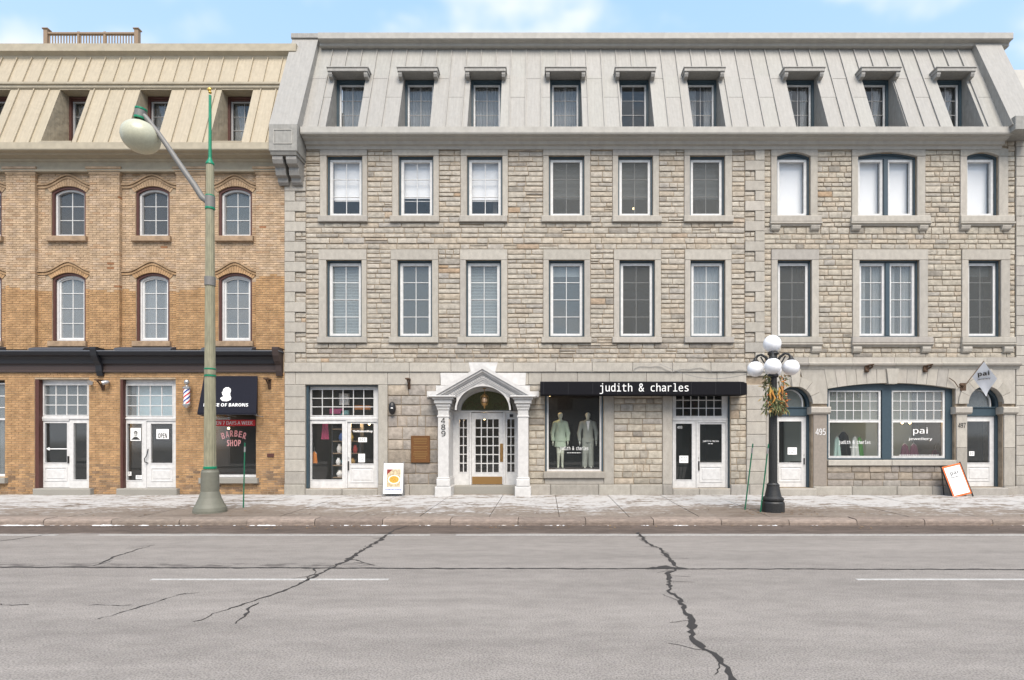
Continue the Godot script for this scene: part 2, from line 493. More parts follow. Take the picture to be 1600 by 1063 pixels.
# ---------- joinery
func arch_path(x0: float, x1: float, y0: float, y1: float, rise: float, n := 10) -> PackedVector2Array:   # y1 is the crown
	var p := PackedVector2Array([Vector2(x0, y0), Vector2(x1, y0)])
	var h := (x1 - x0) / 2
	for i in n + 1:
		if rise <= 0.0: p.append(Vector2(lerpf(x1, x0, float(i) / n), y1))
		else:
			var r := (h * h + rise * rise) / (2 * rise)
			var a := asin(clampf(h / r, -1, 1)) if rise <= h else PI - asin(clampf(h / r, -1, 1))
			var t := lerpf(a, -a, float(i) / n)
			p.append(Vector2((x0 + x1) / 2 + sin(t) * r, y1 - r + cos(t) * r))
	return p
func frame_ring(parent: Node3D, called: String, x0: float, x1: float, y0: float, y1: float, w: float, z0: float, z1: float, m: Material, rise := 0.0, wb := -1.0) -> void:
	var mb := MB.new()
	var b := wb if wb >= 0 else w
	var n := 10 if rise > 0 else 2
	mb.ring(arch_path(x0, x1, y0, y1, rise, n), arch_path(x0 + w, x1 - w, y0 + b, y1 - w, rise * (x1 - x0 - 2 * w) / (x1 - x0), n), z0, z1)
	part(called, mb, m, parent)
func panes(parent: Node3D, x0: float, x1: float, y0: float, y1: float, z: float, cols: int, rows: int, bar: float, mbar: Material, mglass: Material) -> void:
	var w := (x1 - x0) / cols; var h := (y1 - y0) / rows
	if cols * rows > 1:
		var mb := MB.new()
		for i in range(1, cols): mb.cbox(x0 + w * i - bar / 2, y0, z - 0.012, x0 + w * i + bar / 2, y1, z + 0.018, 0.004)
		for i in range(1, rows): mb.cbox(x0, y0 + h * i - bar / 2, z - 0.0115, x1, y0 + h * i + bar / 2, z + 0.0165, 0.004)
		part("glazing_bars", mb, mbar, parent)
	var key := "%.3f %.3f" % [w, h]
	if not pane_meshes.has(key):
		var bm := BoxMesh.new()
		bm.size = Vector3(w - 0.004, h - 0.004, 0.006)
		pane_meshes[key] = bm
	for i in cols:
		for j in rows:
			var t := Transform3D(Basis.from_euler(Vector3(rr(-0.006, 0.006), rr(-0.006, 0.006), 0)), Vector3(x0 + w * (i + 0.5), y0 + h * (j + 0.5), z))
			mesh_part("pane", pane_meshes[key], mglass, parent, t)
func joinery(parent: Node3D, x0: float, x1: float, y0: float, y1: float, z0: float, z1: float, holes: Array, m: Material, called := "frame") -> void:
	var mb := MB.new()
	backing(mb, x0, x1, y0, y1, z0, z1, holes)
	part(called, mb, m, parent)
	for h: Hole in holes:      # a moulded bead round each opening
		var bead := MB.new()
		bead.ring(arch_path(h.x0 - 0.018, h.x1 + 0.018, h.y0 - 0.018, h.y1 + 0.018, 0, 2), arch_path(h.x0 + 0.006, h.x1 - 0.006, h.y0 + 0.006, h.y1 - 0.006, 0, 2), z1 - 0.02, z1 + 0.010)
		part("bead", bead, m, parent)
func raised_panel(parent: Node3D, x0: float, x1: float, y0: float, y1: float, z: float, m: Material) -> void:
	var mb := MB.new()
	mb.ring(arch_path(x0, x1, y0, y1, 0, 2), arch_path(x0 + 0.03, x1 - 0.03, y0 + 0.03, y1 - 0.03, 0, 2), z - 0.01, z + 0.014)
	part("panel_moulding", mb, m, parent)
	bx("door_panel", x0 + 0.07, y0 + 0.07, z - 0.01, x1 - 0.07, y1 - 0.07, z + 0.012, m, parent, 0.012)
func covering(parent: Node3D, kind: String, x0: float, x1: float, y0: float, y1: float, z: float) -> void:
	var mb := MB.new()
	var h := y1 - y0
	match kind:
		"half_blind":
			mb.box(x0, y0 + h * rr(0.30, 0.36), z - 0.006, x1, y1, z)
			part("blind", mb, M.blind_white, parent)
			var rail := MB.new()
			rail.box(x0 + 0.02, y0 + h * 0.29, z - 0.012, x1 - 0.02, y0 + h * 0.30, z + 0.006)
			part("blind_rail", rail, M.sash, parent)
		"roller":
			mb.box(x0, y0, z - 0.006, x1, y1, z)
			part("blind", mb, M.blind_white, parent)
		"venetian":
			var n := int(h / 0.045)
			for i in n:
				var y := y0 + h * i / n
				mb.quad(Vector3(x0, y, z + 0.012), Vector3(x1, y, z + 0.012), Vector3(x1, y + 0.036, z - 0.012), Vector3(x0, y + 0.036, z - 0.012))
			part("blind_slats", mb, M.blind_grey, parent, true)
		"zebra":
			var b := MB.new(); b.box(x0, y0 + h * 0.33, z - 0.006, x1, y1, z); part("blind", b, M.blind_dark, parent)
			for i in 5:
				var y := y1 - h * (0.16 + 0.115 * i)
				mb.box(x0, y, z + 0.004, x1, y + h * 0.05, z + 0.007)
			part("blind_bands", mb, M.blind_grey, parent, true)
		"curtain", "curtain_gap", "top_blind":
			var spans := [Vector2(x0, x1)] if kind == "curtain" else [Vector2(x0, lerpf(x0, x1, 0.38)), Vector2(lerpf(x0, x1, 0.70), x1)]
			if kind == "top_blind":
				mb.box(x0, y1 - h * 0.17, z - 0.006, x1, y1, z)
				part("blind", mb, M.blind_grey, parent)
				return
			for s: Vector2 in spans:
				var cm := MB.new()
				var n := int((s.y - s.x) / 0.018) + 2
				var ph := rr(0, 6)
				for i in n:
					var xa := lerpf(s.x, s.y, float(i) / n); var xb := lerpf(s.x, s.y, float(i + 1) / n)
					var za := z + 0.022 * sin(xa * 62 + ph) + 0.008 * sin(xa * 29); var zb := z + 0.022 * sin(xb * 62 + ph) + 0.008 * sin(xb * 29)
					cm.quad(Vector3(xa, y0, za), Vector3(xb, y0, zb), Vector3(xb, y1, zb), Vector3(xa, y1, za))
				part("curtain", cm, M.curtain, parent)
# a sash with its panes, in a painted frame; the clear opening is given
func sash_window(w: Node3D, x0: float, x1: float, y0: float, y1: float, rise: float, cols: int, rows: int, mf: Material, ms: Material, glass: Material, cover: String, screen: bool, zf := -0.05, leaves := 1, bar := 0.02) -> void:
	frame_ring(w, "frame", x0 - 0.01, x1 + 0.01, y0 - 0.005, y1 + 0.01, 0.055, zf - 0.2, zf - 0.02, mf, rise)
	var a := x0 + 0.05; var b := x1 - 0.05; var yb := y0 + 0.05; var yt := y1 - 0.06 - rise * 0.75
	if rise > 0.0: bx("head_board", x0 + 0.03, yt, zf - 0.17, x1 - 0.03, y1 - 0.02, zf - 0.06, mf, w)
	var step := (b - a) / leaves
	if leaves == 2:
		bx("mullion", (a + b) / 2 - 0.065, yb, zf - 0.18, (a + b) / 2 + 0.065, yt, zf - 0.01, mf, w, 0.008)
		step = (b - a) / 2
	for k in leaves:
		var xa := a + step * k + (0.06 if leaves == 2 and k == 1 else 0.0)
		var xb := a + step * (k + 1) - (0.06 if leaves == 2 and k == 0 else 0.0)
		frame_ring(w, "sash", xa, xb, yb, yt, 0.075, zf - 0.16, zf - 0.075, ms, 0.0, 0.075)
		frame_ring(w, "sash_bead", xa + 0.06, xb - 0.06, yb + 0.06, yt - 0.06, 0.022, zf - 0.14, zf - 0.105, ms)
		panes(w, xa + 0.07, xb - 0.07, yb + 0.07, yt - 0.055, zf - 0.13, cols, rows, bar, ms, glass)
		if screen:
			var sc := MB.new()
			sc.box(xa + 0.075, yb + 0.075, zf - 0.1, xb - 0.075, yt - 0.075, zf - 0.097)
			part("insect_screen", sc, M.screen, w)
		if cover != "": covering(w, cover, xa + 0.05, xb - 0.05, yb + 0.03, yt + 0.02, zf - 0.27)

# ---------- the sky
func make_sky() -> PanoramaSkyMaterial:
	var w := 1024; var h := 512
	var f := FastNoiseLite.new()
	f.noise_type = FastNoiseLite.TYPE_SIMPLEX_SMOOTH
	f.seed = 4
	f.frequency = 1.0
	f.fractal_octaves = 6
	f.fractal_gain = 0.55
	var im := Image.create(w, h, false, Image.FORMAT_RGBAF)
	for j in h:
		var th := PI * (j + 0.5) / h
		var y := cos(th); var s := sin(th)
		for i in w:
			var ph := TAU * (i + 0.5) / w
			var d := Vector3(sin(ph) * s, y, -cos(ph) * s)
			var c: Color
			if y > 0.0:
				var up := pow(y, 0.55)
				c = Color(0.70, 0.80, 0.90).lerp(Color(0.20, 0.40, 0.70), up)
				var q := d / (y + 0.22) * 1.25
				var nz := f.get_noise_3d(q.x * 1.3 + 3.3, q.z * 2.6, 2.0) + 0.30 * f.get_noise_3d(q.x * 5.2, q.z * 9.0, 9.0)
				var cl := smoothstep(-0.08, 0.50, nz)
				c = c.lerp(Color(0.80, 0.79, 0.80), cl * 0.75)
				c = c.lerp(Color(0.95, 0.97, 1.0), smoothstep(0.22, 0.0, y) * 0.6)
			else:
				c = Color(0.42, 0.41, 0.39)
			im.set_pixel(i, j, c)
	var m := PanoramaSkyMaterial.new()
	m.panorama = ImageTexture.create_from_image(im)
	return m

func _ready() -> void:
	rng.seed = 7
	var cam := Camera3D.new()
	cam.name = "camera"
	cam.keep_aspect = Camera3D.KEEP_HEIGHT
	add_child(cam)
	cam.position = Vector3(0, 1.6, 17)
	cam.set_frustum(0.1 * 1063.0 / F, Vector2(-50.0 / F, 158.5 / F) * 0.1, 0.1, 600.0)
	cam.current = true
	var env := Environment.new()
	env.background_mode = Environment.BG_SKY
	env.sky = Sky.new()
	env.sky.sky_material = make_sky()
	env.background_energy_multiplier = 1.0
	env.tonemap_mode = Environment.TONE_MAPPER_LINEAR
	env.tonemap_exposure = 1.5
	env.sdfgi_enabled = true
	env.ssao_enabled = true
	env.ssil_enabled = true
	var we := WorldEnvironment.new()
	we.name = "world_environment"
	we.environment = env
	add_child(we)
	var sun := DirectionalLight3D.new()
	sun.name = "sun"
	sun.light_energy = 1.25
	sun.light_color = Color(1.0, 0.955, 0.90)
	sun.light_angular_distance = 40.0
	sun.shadow_enabled = true
	add_child(sun)
	sun.look_at_from_position(Vector3(2.5, 13.5, 10), Vector3.ZERO)
	make_materials()
	build_street()
	build_stone_building()
	build_brick_building()
	build_neighbour()
	build_street_things()
	build_facade_things()
	build_shop_things()
	build_far_side()

# ---------- street
func sidewalk_picture() -> ImageTexture:
	var w := 2048; var h := 256
	var f := FastNoiseLite.new(); f.seed = 31; f.frequency = 1.0; f.fractal_octaves = 4; f.fractal_gain = 0.6
	var im := Image.create(w, h, false, Image.FORMAT_RGB8)
	for j in h:
		var z := 4.6 * (j + 0.5) / h
		for i in w:
			var x := -22.0 + 44.0 * (i + 0.5) / w
			var xs := x + z * 0.55
			var n1 := f.get_noise_2d(xs * 0.42, z * 0.9)
			var n2 := f.get_noise_2d(xs * 1.5 + 40, z * 3.6 + 7)
			var n3 := f.get_noise_2d(x * 7.0, z * 9.0 + 50)
			var edge := 1.0 - smoothstep(2.4, 4.0, z + n1 * 2.0)
			edge *= smoothstep(-0.3, 0.35, z + n2 * 0.4 + 0.1)
			# trodden and thawed ground round the two lamp posts
			var thaw := maxf(exp(-((x + 7.6) * (x + 7.6) / 5.0 + (z - 3.9) * (z - 3.9) / 1.6)), exp(-((x - 5.2) * (x - 5.2) / 5.0 + (z - 3.8) * (z - 3.8) / 1.4)))
			var frost := clampf(edge * (0.66 + 0.9 * n2 + 0.55 * n1 + 0.5 * n3) - thaw * 0.8, 0, 1)
			frost = smoothstep(0.22, 0.70, frost)
			frost = maxf(frost, smoothstep(0.10, 0.5, n2 * 0.8 + n3 * 0.5 + n1 * 0.3) * 0.55 * (1.0 - thaw) * smoothstep(4.5, 3.9, z))
			var wet := smoothstep(0.05, 0.5, n2 - n1 * 0.3) * (1.0 - frost)
			var c := Color(0.255, 0.215, 0.18) * (1.0 + 0.25 * n3 + 0.2 * n1)
			c = c.lerp(Color(0.15, 0.115, 0.09), clampf(wet * 0.7 + thaw * 0.35, 0, 0.8))
			c = c.lerp(Color(0.55, 0.54, 0.53), clampf(frost * 1.15, 0, 0.94))
			im.set_pixel(i, j, c.linear_to_srgb())
	return ImageTexture.create_from_image(im)
func road_picture() -> ImageTexture:
	var w := 2048; var h := 512
	var f := FastNoiseLite.new(); f.seed = 77; f.frequency = 1.0; f.fractal_octaves = 5; f.fractal_gain = 0.55
	var im := Image.create(w, h, false, Image.FORMAT_RGB8)
	for j in h:
		var z := 4.8 + 12.0 * (j + 0.5) / h
		for i in w:
			var x := -24.0 + 48.0 * (i + 0.5) / w
			var n1 := f.get_noise_2d(x * 0.05, z * 1.1)
			var n2 := f.get_noise_2d(x * 0.35 + 30, z * 1.4)
			var n3 := f.get_noise_2d(x * 2.2, z * 5.0 + 20)
			var c := Color(0.278, 0.254, 0.232) * (1.0 + 0.15 * n1 + 0.12 * n2 + 0.14 * n3)
			# wheel tracks polished paler, oil drip darker along the lane, grit and damp in the gutter
			for t in [7.3, 8.5, 10.9, 12.6]: c = c * (1.0 + 0.05 * exp(-pow((z - t) / 0.3, 2.0)))
			var g := smoothstep(6.02, 5.8, z + n2 * 0.10 + n3 * 0.04)
			c = c.lerp(Color(0.11, 0.084, 0.07) * (1.0 + 0.4 * n3 + 0.3 * n2), g * 0.92)
			var seam := exp(-pow((z - 8.75 + n3 * 0.05) / 0.17, 2.0)) * smoothstep(-1.0, -4.0, x + n2) * clampf(0.3 + n3 * 2.2, 0, 1)
			c = c.lerp(Color(0.10, 0.09, 0.085), seam * 0.8)
			im.set_pixel(i, j, c.linear_to_srgb())
	return ImageTexture.create_from_image(im)
func ribbon(called: String, pts: Array, widths: Array, parent: Node3D, m: Material, up := 0.004, jit := 0.5) -> void:
	var mb := MB.new()
	var fine := []; var fw := []
	var wob := Vector3.ZERO
	var hair := called == "crack"
	for i in pts.size() - 1:
		var a: Vector3 = pts[i]; var b: Vector3 = pts[i + 1]
		var n := maxi(1, int(a.distance_to(b) / 0.06))
		var wa: float = widths[mini(i, widths.size() - 1)]; var wb: float = widths[mini(i + 1, widths.size() - 1)]
		for k in n:
			var t := float(k) / n
			wob = wob * 0.6 + Vector3(rr(-1, 1), 0, rr(-1, 1)) * 0.026 * jit * 2.0
			var at := a.lerp(b, t) + wob
			fine.append(at)
			fw.append(lerpf(wa, wb, t) * 0.8 * rr(1 - jit * 1.3, 1 + jit * 1.3))
			if hair and rng.randf() < 0.10:      # a hairline that runs off to the side
				var h0 := at; var hd := Vector3(rr(-1, 1), 0, rr(-0.8, 0.8)).normalized()
				for q in int(rr(2, 7)):
					var h1 := h0 + hd * rr(0.04, 0.09) + Vector3(rr(-1, 1), 0, rr(-1, 1)) * 0.02
					var hs := Vector3(h1.z - h0.z, 0, h0.x - h1.x).normalized() * 0.006
					var hu := Vector3(0, up * 0.6, 0)
					mb.quad(h0 + hs + hu, h0 - hs + hu, h1 - hs * 0.8 + hu, h1 + hs * 0.8 + hu)
					h0 = h1
	fine.append(pts[-1]); fw.append(widths[-1])
	for i in fine.size() - 1:
		var t0: Vector3 = fine[mini(i + 1, fine.size() - 1)] - fine[maxi(i - 1, 0)]
		var t1: Vector3 = fine[mini(i + 2, fine.size() - 1)] - fine[i]
		var s0: Vector3 = Vector3(t0.z, 0, -t0.x).normalized() * fw[i] / 2
		var s1: Vector3 = Vector3(t1.z, 0, -t1.x).normalized() * fw[i + 1] / 2
		var u := Vector3(0, up, 0)
		mb.quad(fine[i] + s0 + u, fine[i] - s0 + u, fine[i + 1] - s1 + u, fine[i + 1] + s1 + u)
	part(called, mb, m, parent)
func build_street() -> void:
	var g := setting("ground")
	mat("ground", Color(0.2, 0.19, 0.175), 0.9, {tex = "soft", scale = 0.1})
	bx("ground_sheet", -250, -0.6, -250, 250, -0.45, 250, M.ground, g)
	# carriageway
	var road := setting("road")
	var m := mat("asphalt", Color(1, 1, 1), 0.85, {img = road_picture(), bump = "speck", height = 0.6, det = "gravel", det_scale = 0.40, spec = 0.3})
	m.uv1_scale = Vector3(1, 1, 1)
	var mb := MB.new()
	mb.uvs = Vector4(1.0 / 48.0, 0.5, 1.0 / 12.0, -4.8 / 12.0)
	mb.box(-48, -0.44, 4.6, 48, ROAD_Y, 24.0)
	part("carriageway", mb, m, road)
	var pv := setting("far_pavement")
	mat("far_paving", Color(0.3, 0.28, 0.25), 0.9, {tex = "grain", scale = 0.8})
	bx("far_pavement_sheet", -48, -0.44, 24.0, 48, -0.06, 30.0, M.far_paving, pv)
	# painted lines
	var lines := setting("lane_marking")
	var e := MB.new()
	var zr := rp(850, 836.5).z
	var segs := [[-24.0, -9.4], [-8.6, -2.2], [-1.7, 24.0]]
	for s in segs: e.box(s[0], ROAD_Y, zr - 0.06, s[1], ROAD_Y + 0.004, zr + 0.05)
	for i in segs.size():
		var b := MB.new()
		b.box(segs[i][0], ROAD_Y, zr - 0.04, segs[i][1], ROAD_Y + 0.004, zr + 0.04)
		part("edge_line", b, M.paint_line, lines)
	var d0 := rp(236, 906); var d1 := rp(607, 906); var d2 := rp(1343, 908)
	for s in [[d0.x, d1.x], [d2.x, d2.x + 3.1], [d0.x - 6.2, d0.x - 3.1]]:
		bx("lane_dash", s[0], ROAD_Y, d0.z - 0.035, s[1], ROAD_Y + 0.004, d0.z + 0.035, M.paint_line, lines)
	# sealed and open cracks
	var cr := setting("road_crack")
	ribbon("crack", [rp(640, 820), rp(610, 832), rp(595, 845), rp(565, 860), rp(545, 875), rp(520, 887), rp(490, 902), rp(450, 920), rp(420, 932), rp(360, 950), rp(302, 972)], [0.03, 0.06, 0.09, 0.08, 0.10, 0.05, 0.05, 0.035, 0.03, 0.022, 0.012], cr, M.crack)
	ribbon("crack", [rp(545, 873), rp(570, 880), rp(585, 884)], [0.06, 0.03, 0.015], cr, M.crack, 0.005)
	ribbon("crack", [rp(490, 889), rp(487, 897), rp(478, 907)], [0.03, 0.03, 0.02], cr, M.crack, 0.005)
	ribbon("crack", [rp(402, 942), rp(390, 952), rp(385, 960), rp(368, 975)], [0.015, 0.03, 0.03, 0.015], cr, M.crack, 0.005)
	ribbon("crack", [rp(998, 832), rp(1007, 847), rp(1030, 857), rp(1042, 870), rp(1058, 886), rp(1045, 896), rp(1046, 924), rp(1071, 948), rp(1085, 976), rp(1083, 1000), rp(1108, 1018), rp(1132, 1040), rp(1152, 1066)], [0.05, 0.09, 0.04, 0.09, 0.05, 0.06, 0.055, 0.06, 0.075, 0.085, 0.05, 0.06, 0.05], cr, M.crack)
	ribbon("crack", [rp(1010, 889), rp(1040, 887), rp(1075, 890)], [0.08, 0.24, 0.05], cr, M.crack, 0.0055)
	ribbon("crack", [rp(240, 852), rp(200, 863), rp(165, 875), rp(145, 885)], [0.012, 0.03, 0.04, 0.02], cr, M.crack)
	ribbon("crack", [rp(290, 928), rp(250, 938), rp(215, 948), rp(152, 968)], [0.012, 0.022, 0.022, 0.014], cr, M.crack)
	ribbon("crack", [rp(85, 834), rp(45, 840), rp(0, 846), rp(-30, 850)], [0.02, 0.035, 0.03, 0.02], cr, M.crack)
	ribbon("crack", [rp(-40, 945.5), rp(45, 945.5)], [0.014], cr, M.crack, 0.004, 0.6)
	ribbon("crack", [rp(140, 945.5), rp(205, 945.8)], [0.014], cr, M.crack, 0.004, 0.6)
	ribbon("crack_seal", [rp(-200, 886.4), rp(0, 886.8), rp(500, 888.3), rp(1000, 889.2), rp(1600, 890.6), rp(1800, 891)], [0.06, 0.06, 0.075, 0.055, 0.06, 0.06], cr, M.crack, 0.0045, 0.28)
	# pavement of separate slabs
	var side := setting("sidewalk")
	var ms := mat("paving", Color(1, 1, 1), 0.82, {img = sidewalk_picture(), bump = "fine", height = 0.25, det = "grain", det_scale = 1.3, spec = 0.3})
	ms.uv1_scale = Vector3(1, 1, 1)
	mat("paving_joint", Color(0.10, 0.085, 0.07), 0.9)
	var bed := MB.new()
	bed.quad(Vector3(-24, -0.022 + sy(0), -0.2), Vector3(-24, sy(4.5) - 0.022, 4.5), Vector3(24, sy(4.5) - 0.022, 4.5), Vector3(24, -0.022, -0.2))
	bed.box(-24, -0.44, -0.2, 24, -0.11, 4.5)
	part("slab_bed", bed, M.paving_joint, side)
	var zs := [-0.15, 1.52, 3.05, 4.45]
	for k in 3:
		var x := -21.5
		while x < 21.5:
			var b := MB.new()
			b.uvs = Vector4(1.0 / 44.0, 0.5, 1.0 / 4.6, 0)
			var a := x + 0.009; var c := x + 1.56 - 0.009; var za: float = zs[k] + 0.004; var zb: float = zs[k + 1] - 0.004
			var up := rr(-0.004, 0.002)
			var p := [Vector3(a, sy(zb) + up, zb), Vector3(c, sy(zb) + up + rr(-0.002, 0.002), zb), Vector3(c, sy(za) + up, za), Vector3(a, sy(za) + up, za)]
			b.quad(p[0], p[1], p[2], p[3])
			for i in 4:
				var q: Vector3 = p[i]; var r: Vector3 = p[(i + 1) % 4]
				b.quad(q - Vector3(0, 0.05, 0), r - Vector3(0, 0.05, 0), r, q)
			part("paving_slab", b, ms, side)
			x += 1.56
	# granite kerb stones
	var kerb := setting("kerb")
	var kx := -21.0
	while kx < 21.0:
		var b := MB.new()
		b.col = Color(0.33, 0.265, 0.22) * rr(0.8, 1.08)
		b.col.a = 1
		var dy := rr(-0.012, 0.012); var dz := rr(-0.012, 0.012)
		var prof := []
		for q in [[4.455, -0.42], [4.82, -0.42], [4.825, -0.15], [4.815, -0.115], [4.79, -0.093], [4.75, -0.083], [4.455, -0.075]]: prof.append(Vector2(q[0] + (dz if q[0] > 4.5 else 0.0), q[1] + (dy if q[1] > -0.3 else 0.0)))
		b.prism_x(prof, kx + 0.007, kx + 1.46 - 0.007)
		part("kerb_stone", b, M.kerb, kerb)
		kx += 1.46
	# old snow left in the gutter
	var sn := MB.new()
	var f := FastNoiseLite.new(); f.seed = 9; f.frequency = 0.9; f.fractal_octaves = 4
	var n := 1400
	var prev := []
	for i in n + 1:
		var x := -21.0 + 42.0 * i / n
		var bias := 0.42 if x < -9.0 else 0.16 if x < -4.5 else -0.05 if x < -1.0 else 0.12 if x < 6 else -0.2
		var k := clampf((f.get_noise_1d(x) * 0.8 + bias + 0.5 * f.get_noise_1d(x * 7.0) + 0.3 * f.get_noise_1d(x * 31.0) - 0.06) * 1.3, 0.0, 1.0)
		var hh := 0.026 * k; var ww := 0.02 + 0.06 * k + rr(0, 0.012) * k
		var now := [Vector3(x, ROAD_Y - 0.01 + (0.0 if k > 0 else -0.05), 4.80 + ww + 0.02), Vector3(x, ROAD_Y + hh * 0.75 - 0.004, 4.81 + ww * 0.7), Vector3(x, ROAD_Y + hh - 0.004, 4.81)]
		if i > 0:
			for q in 2: sn.quad(prev[q], now[q], now[q + 1], prev[q + 1])
		prev = now
	part("gutter_snow", sn, M.snow, self, true)
	# dead leaves and grit blown along the kerb and round the lamp foot
	var lv := MB.new()
	for i in 260:
		var x := rr(-15, 14)
		var zz := rr(4.86, 5.4) if i < 120 else rr(3.2, 4.4)
		if i >= 200:
			x = 5.4 + rr(-0.7, 1.0); zz = 3.65 + rr(-0.5, 0.6)
		var yy := (ROAD_Y if zz > 4.83 else sy(zz)) + 0.008
		lv.col = Color(0.12, 0.07, 0.04).lerp(Color(0.22, 0.15, 0.08), rng.randf())
		var a := rr(0, TAU); var l := rr(0.015, 0.05)
		var d := Vector3(cos(a), 0, sin(a)) * l; var s := Vector3(-sin(a), 0, cos(a)) * l * 0.5; var c := Vector3(x, yy, zz); var u := Vector3(0, rr(0.004, 0.02), 0)
		lv.tri(c - d, c + s, c + d + u); lv.tri(c - d, c + d + u, c - s)
	part("fallen_leaves", lv, M.tint, self, true)

# ---------- the stone building
func build_stone_building() -> void:
	var B := thing("stone_building", "grey limestone building with pale metal mansard roof and nine dormers", "building", Vector3(3.2, 0, 0))
	var xl := fx(445); var xr := fx(1586)
	# openings of the upper floors: opening l, r, surround l, r, sill l, r
	var c3 := [[510.6, 566, 500, 574, 497.5, 575], [622.6, 677, 612.7, 686, 609.4, 686.8], [729.6, 784.9, 719.7, 793.8, 718, 793], [857.6, 913, 848.4, 922.5, 846, 924], [966, 1020, 957, 1029.8, 956.4, 1034], [1078, 1132.5, 1069, 1144, 1068, 1145.7], [1214, 1266, 1204.5, 1277.6, 1202.8, 1282.5], [1340.5, 1432.7, 1330.6, 1445.8, 1328.6, 1452.4], [1510.7, 1560, 1500, 1575, 1499, 1583]]
	var c2 := [[510, 565, 498, 573, 496, 574], [621, 675, 610.4, 685, 608, 685.5], [728, 783, 718.7, 793, 715, 793], [857.6, 913, 848.7, 922.5, 846, 924], [968, 1023, 959, 1033, 956.4, 1034], [1079, 1133, 1070, 1143, 1069, 1146.5], [1215, 1268, 1205, 1279.5, 1203, 1283.5], [1342.8, 1436, 1332, 1449.8, 1330, 1456], [1513, 1563.4, 1502.5, 1578, 1501, 1585]]
	var cov3 := ["half_blind", "half_blind", "half_blind", "zebra", "zebra", "zebra", "roller", "roller", "roller"]
	var cov2 := ["venetian", "", "venetian", "top_blind", "", "curtain", "", "curtain_gap", "top_blind"]
	var holes := []       # clear openings, for the backing wall
	var sur := []         # surrounds, for the stones
	for r in 2:
		var cc: Array = [c3, c2][r]
		for i in 9:
			var o: Array = cc[i]
			var top := fy(243.5 if r == 0 and i < 6 else 238.5 if r == 0 else 406.5)
			var bot := fy(338.0 if r == 0 else 527.0)
			var ltop := fy(225.5 if r == 0 and i < 6 else 229.0 if r == 0 else 390.0)
			var sb := fy(348.0 if r == 0 else 536.5)
			holes.append(Hole.new(fx(o[0]), fx(o[1]), bot, top))
			if r == 1: sills.append(Vector3(fx(o[4]), fx(o[5]), sb))
			sur.append(Hole.new(fx(o[2]), fx(o[3]), sb, ltop))
			var w := sub("window", B)
			var right := i > 5
			var rise := 0.12 if r == 0 and right else 0.0
			var sx0 := fx(o[2]); var sx1 := fx(o[3]); var x0 := fx(o[0]); var x1 := fx(o[1])
			# stone surround
			for s in [[sx0, x0], [x1, sx1]]: ashlar(w, "jamb", s[0], s[1], bot, top - rise, 0.03, 0.008, -0.22)
			var lp := [Vector2(sx0, top - rise), Vector2(x0, top - rise)]
			if rise > 0:
				for k in range(1, 12):
					var t := k / 12.0
					lp.append(Vector2(lerpf(x0, x1, t), top - rise + rise * (1 - pow(2 * t - 1, 2))))
			lp.append_array([Vector2(x1, top - rise), Vector2(sx1, top - rise), Vector2(sx1, ltop - (0.09 if rise > 0 else 0.0))])
			if rise > 0:
				for k in range(1, 12):
					var t := k / 12.0
					lp.append(Vector2(lerpf(sx1, sx0, t), ltop - 0.09 * pow(2 * t - 1, 2)))
			lp.append(Vector2(sx0, ltop - (0.09 if rise > 0 else 0.0)))
			poly_stone(w, "lintel", lp, 0.034, -0.22)
			ashlar(w, "sill", fx(o[4]), fx(o[5]), sb, bot, 0.085, 0.012, -0.22)
			if right:
				var yb := fy(361.0 if r == 0 else 552.0)
				var mm := MB.new(); mm.col = ashlar_tone(3)
				mm.prism_x([Vector2(-0.02, sb - 0.11), Vector2(0.03, sb - 0.11), Vector2(0.06, sb - 0.06), Vector2(0.10, sb - 0.05), Vector2(0.10, sb - 0.004), Vector2(-0.02, sb - 0.004)], fx(o[4]) - 0.01, fx(o[5]) + 0.01)
				part("sill_moulding", mm, M.ashlar, w)
				var bw := 0.27 if i != 7 else 0.25
				for bxx in [fx(o[2]) - 0.02, fx(o[3]) + 0.03 - bw]:
					var bm := MB.new(); bm.col = ashlar_tone(3)
					bm.prism_x([Vector2(-0.02, yb), Vector2(0.05, yb), Vector2(0.09, yb + 0.04), Vector2(0.115, yb + 0.12), Vector2(0.11, sb - 0.115), Vector2(-0.02, sb - 0.115)], bxx, bxx + bw)
					part("bracket", bm, M.ashlar, w)
			var glass: Material = M.glass
			var screen := false
			if r == 0 and i in [3, 4, 5]: screen = true
			if r == 1 and i in [4, 6, 8]: screen = true
			if r == 1 and i in [0, 2, 3, 5, 7]: glass = M.glass_veil
			if r == 0 and right: glass = M.glass
			if r == 0 and i < 3: glass = M.glass
			if r == 1 and i == 1: glass = M.glass_veil
			var leaves := 2 if i == 7 else 1
			var cols := 2; var rows := 3 if r == 0 else 4
			if r == 0 and right: cols = 1; rows = 1
			sash_window(w, x0, x1, bot, top, rise, cols, rows, M.teal_blue if right else M.teal, M.sash, glass, cov3[i] if r == 0 else cov2[i], screen, -0.05, leaves)
	# ---- openings of the ground floor
	var shop := [fx(477.4), fx(591), 0.18, fy(602)]
	var porch := [-2.95, -0.62, 0.0, fy(603)]
	var show_ := [fx(851.7), fx(942.6), fy(737), fy(603)]
	var jdoor := [fx(1050.7), fx(1141), 0.19, fy(603)]
	var door5 := [fx(1214), fx(1269), 0.2, fy(604)]
	var shopr := [fx(1292.7), fx(1492.6), fy(719), fy(599)]
	var door7 := [fx(1512), fx(1567), 0.22, fy(604)]
	var gh := []
	for q in [shop, porch, show_, jdoor, door5, shopr, door7]: gh.append(Hole.new(q[0], q[1], q[2], q[3]))
	var all := holes + gh
	var bk := MB.new()
	backing(bk, xl + 0.02, xr, -0.3, fy(218), -0.45, -0.016, all)
	part("wall", bk, M.mortar, B)
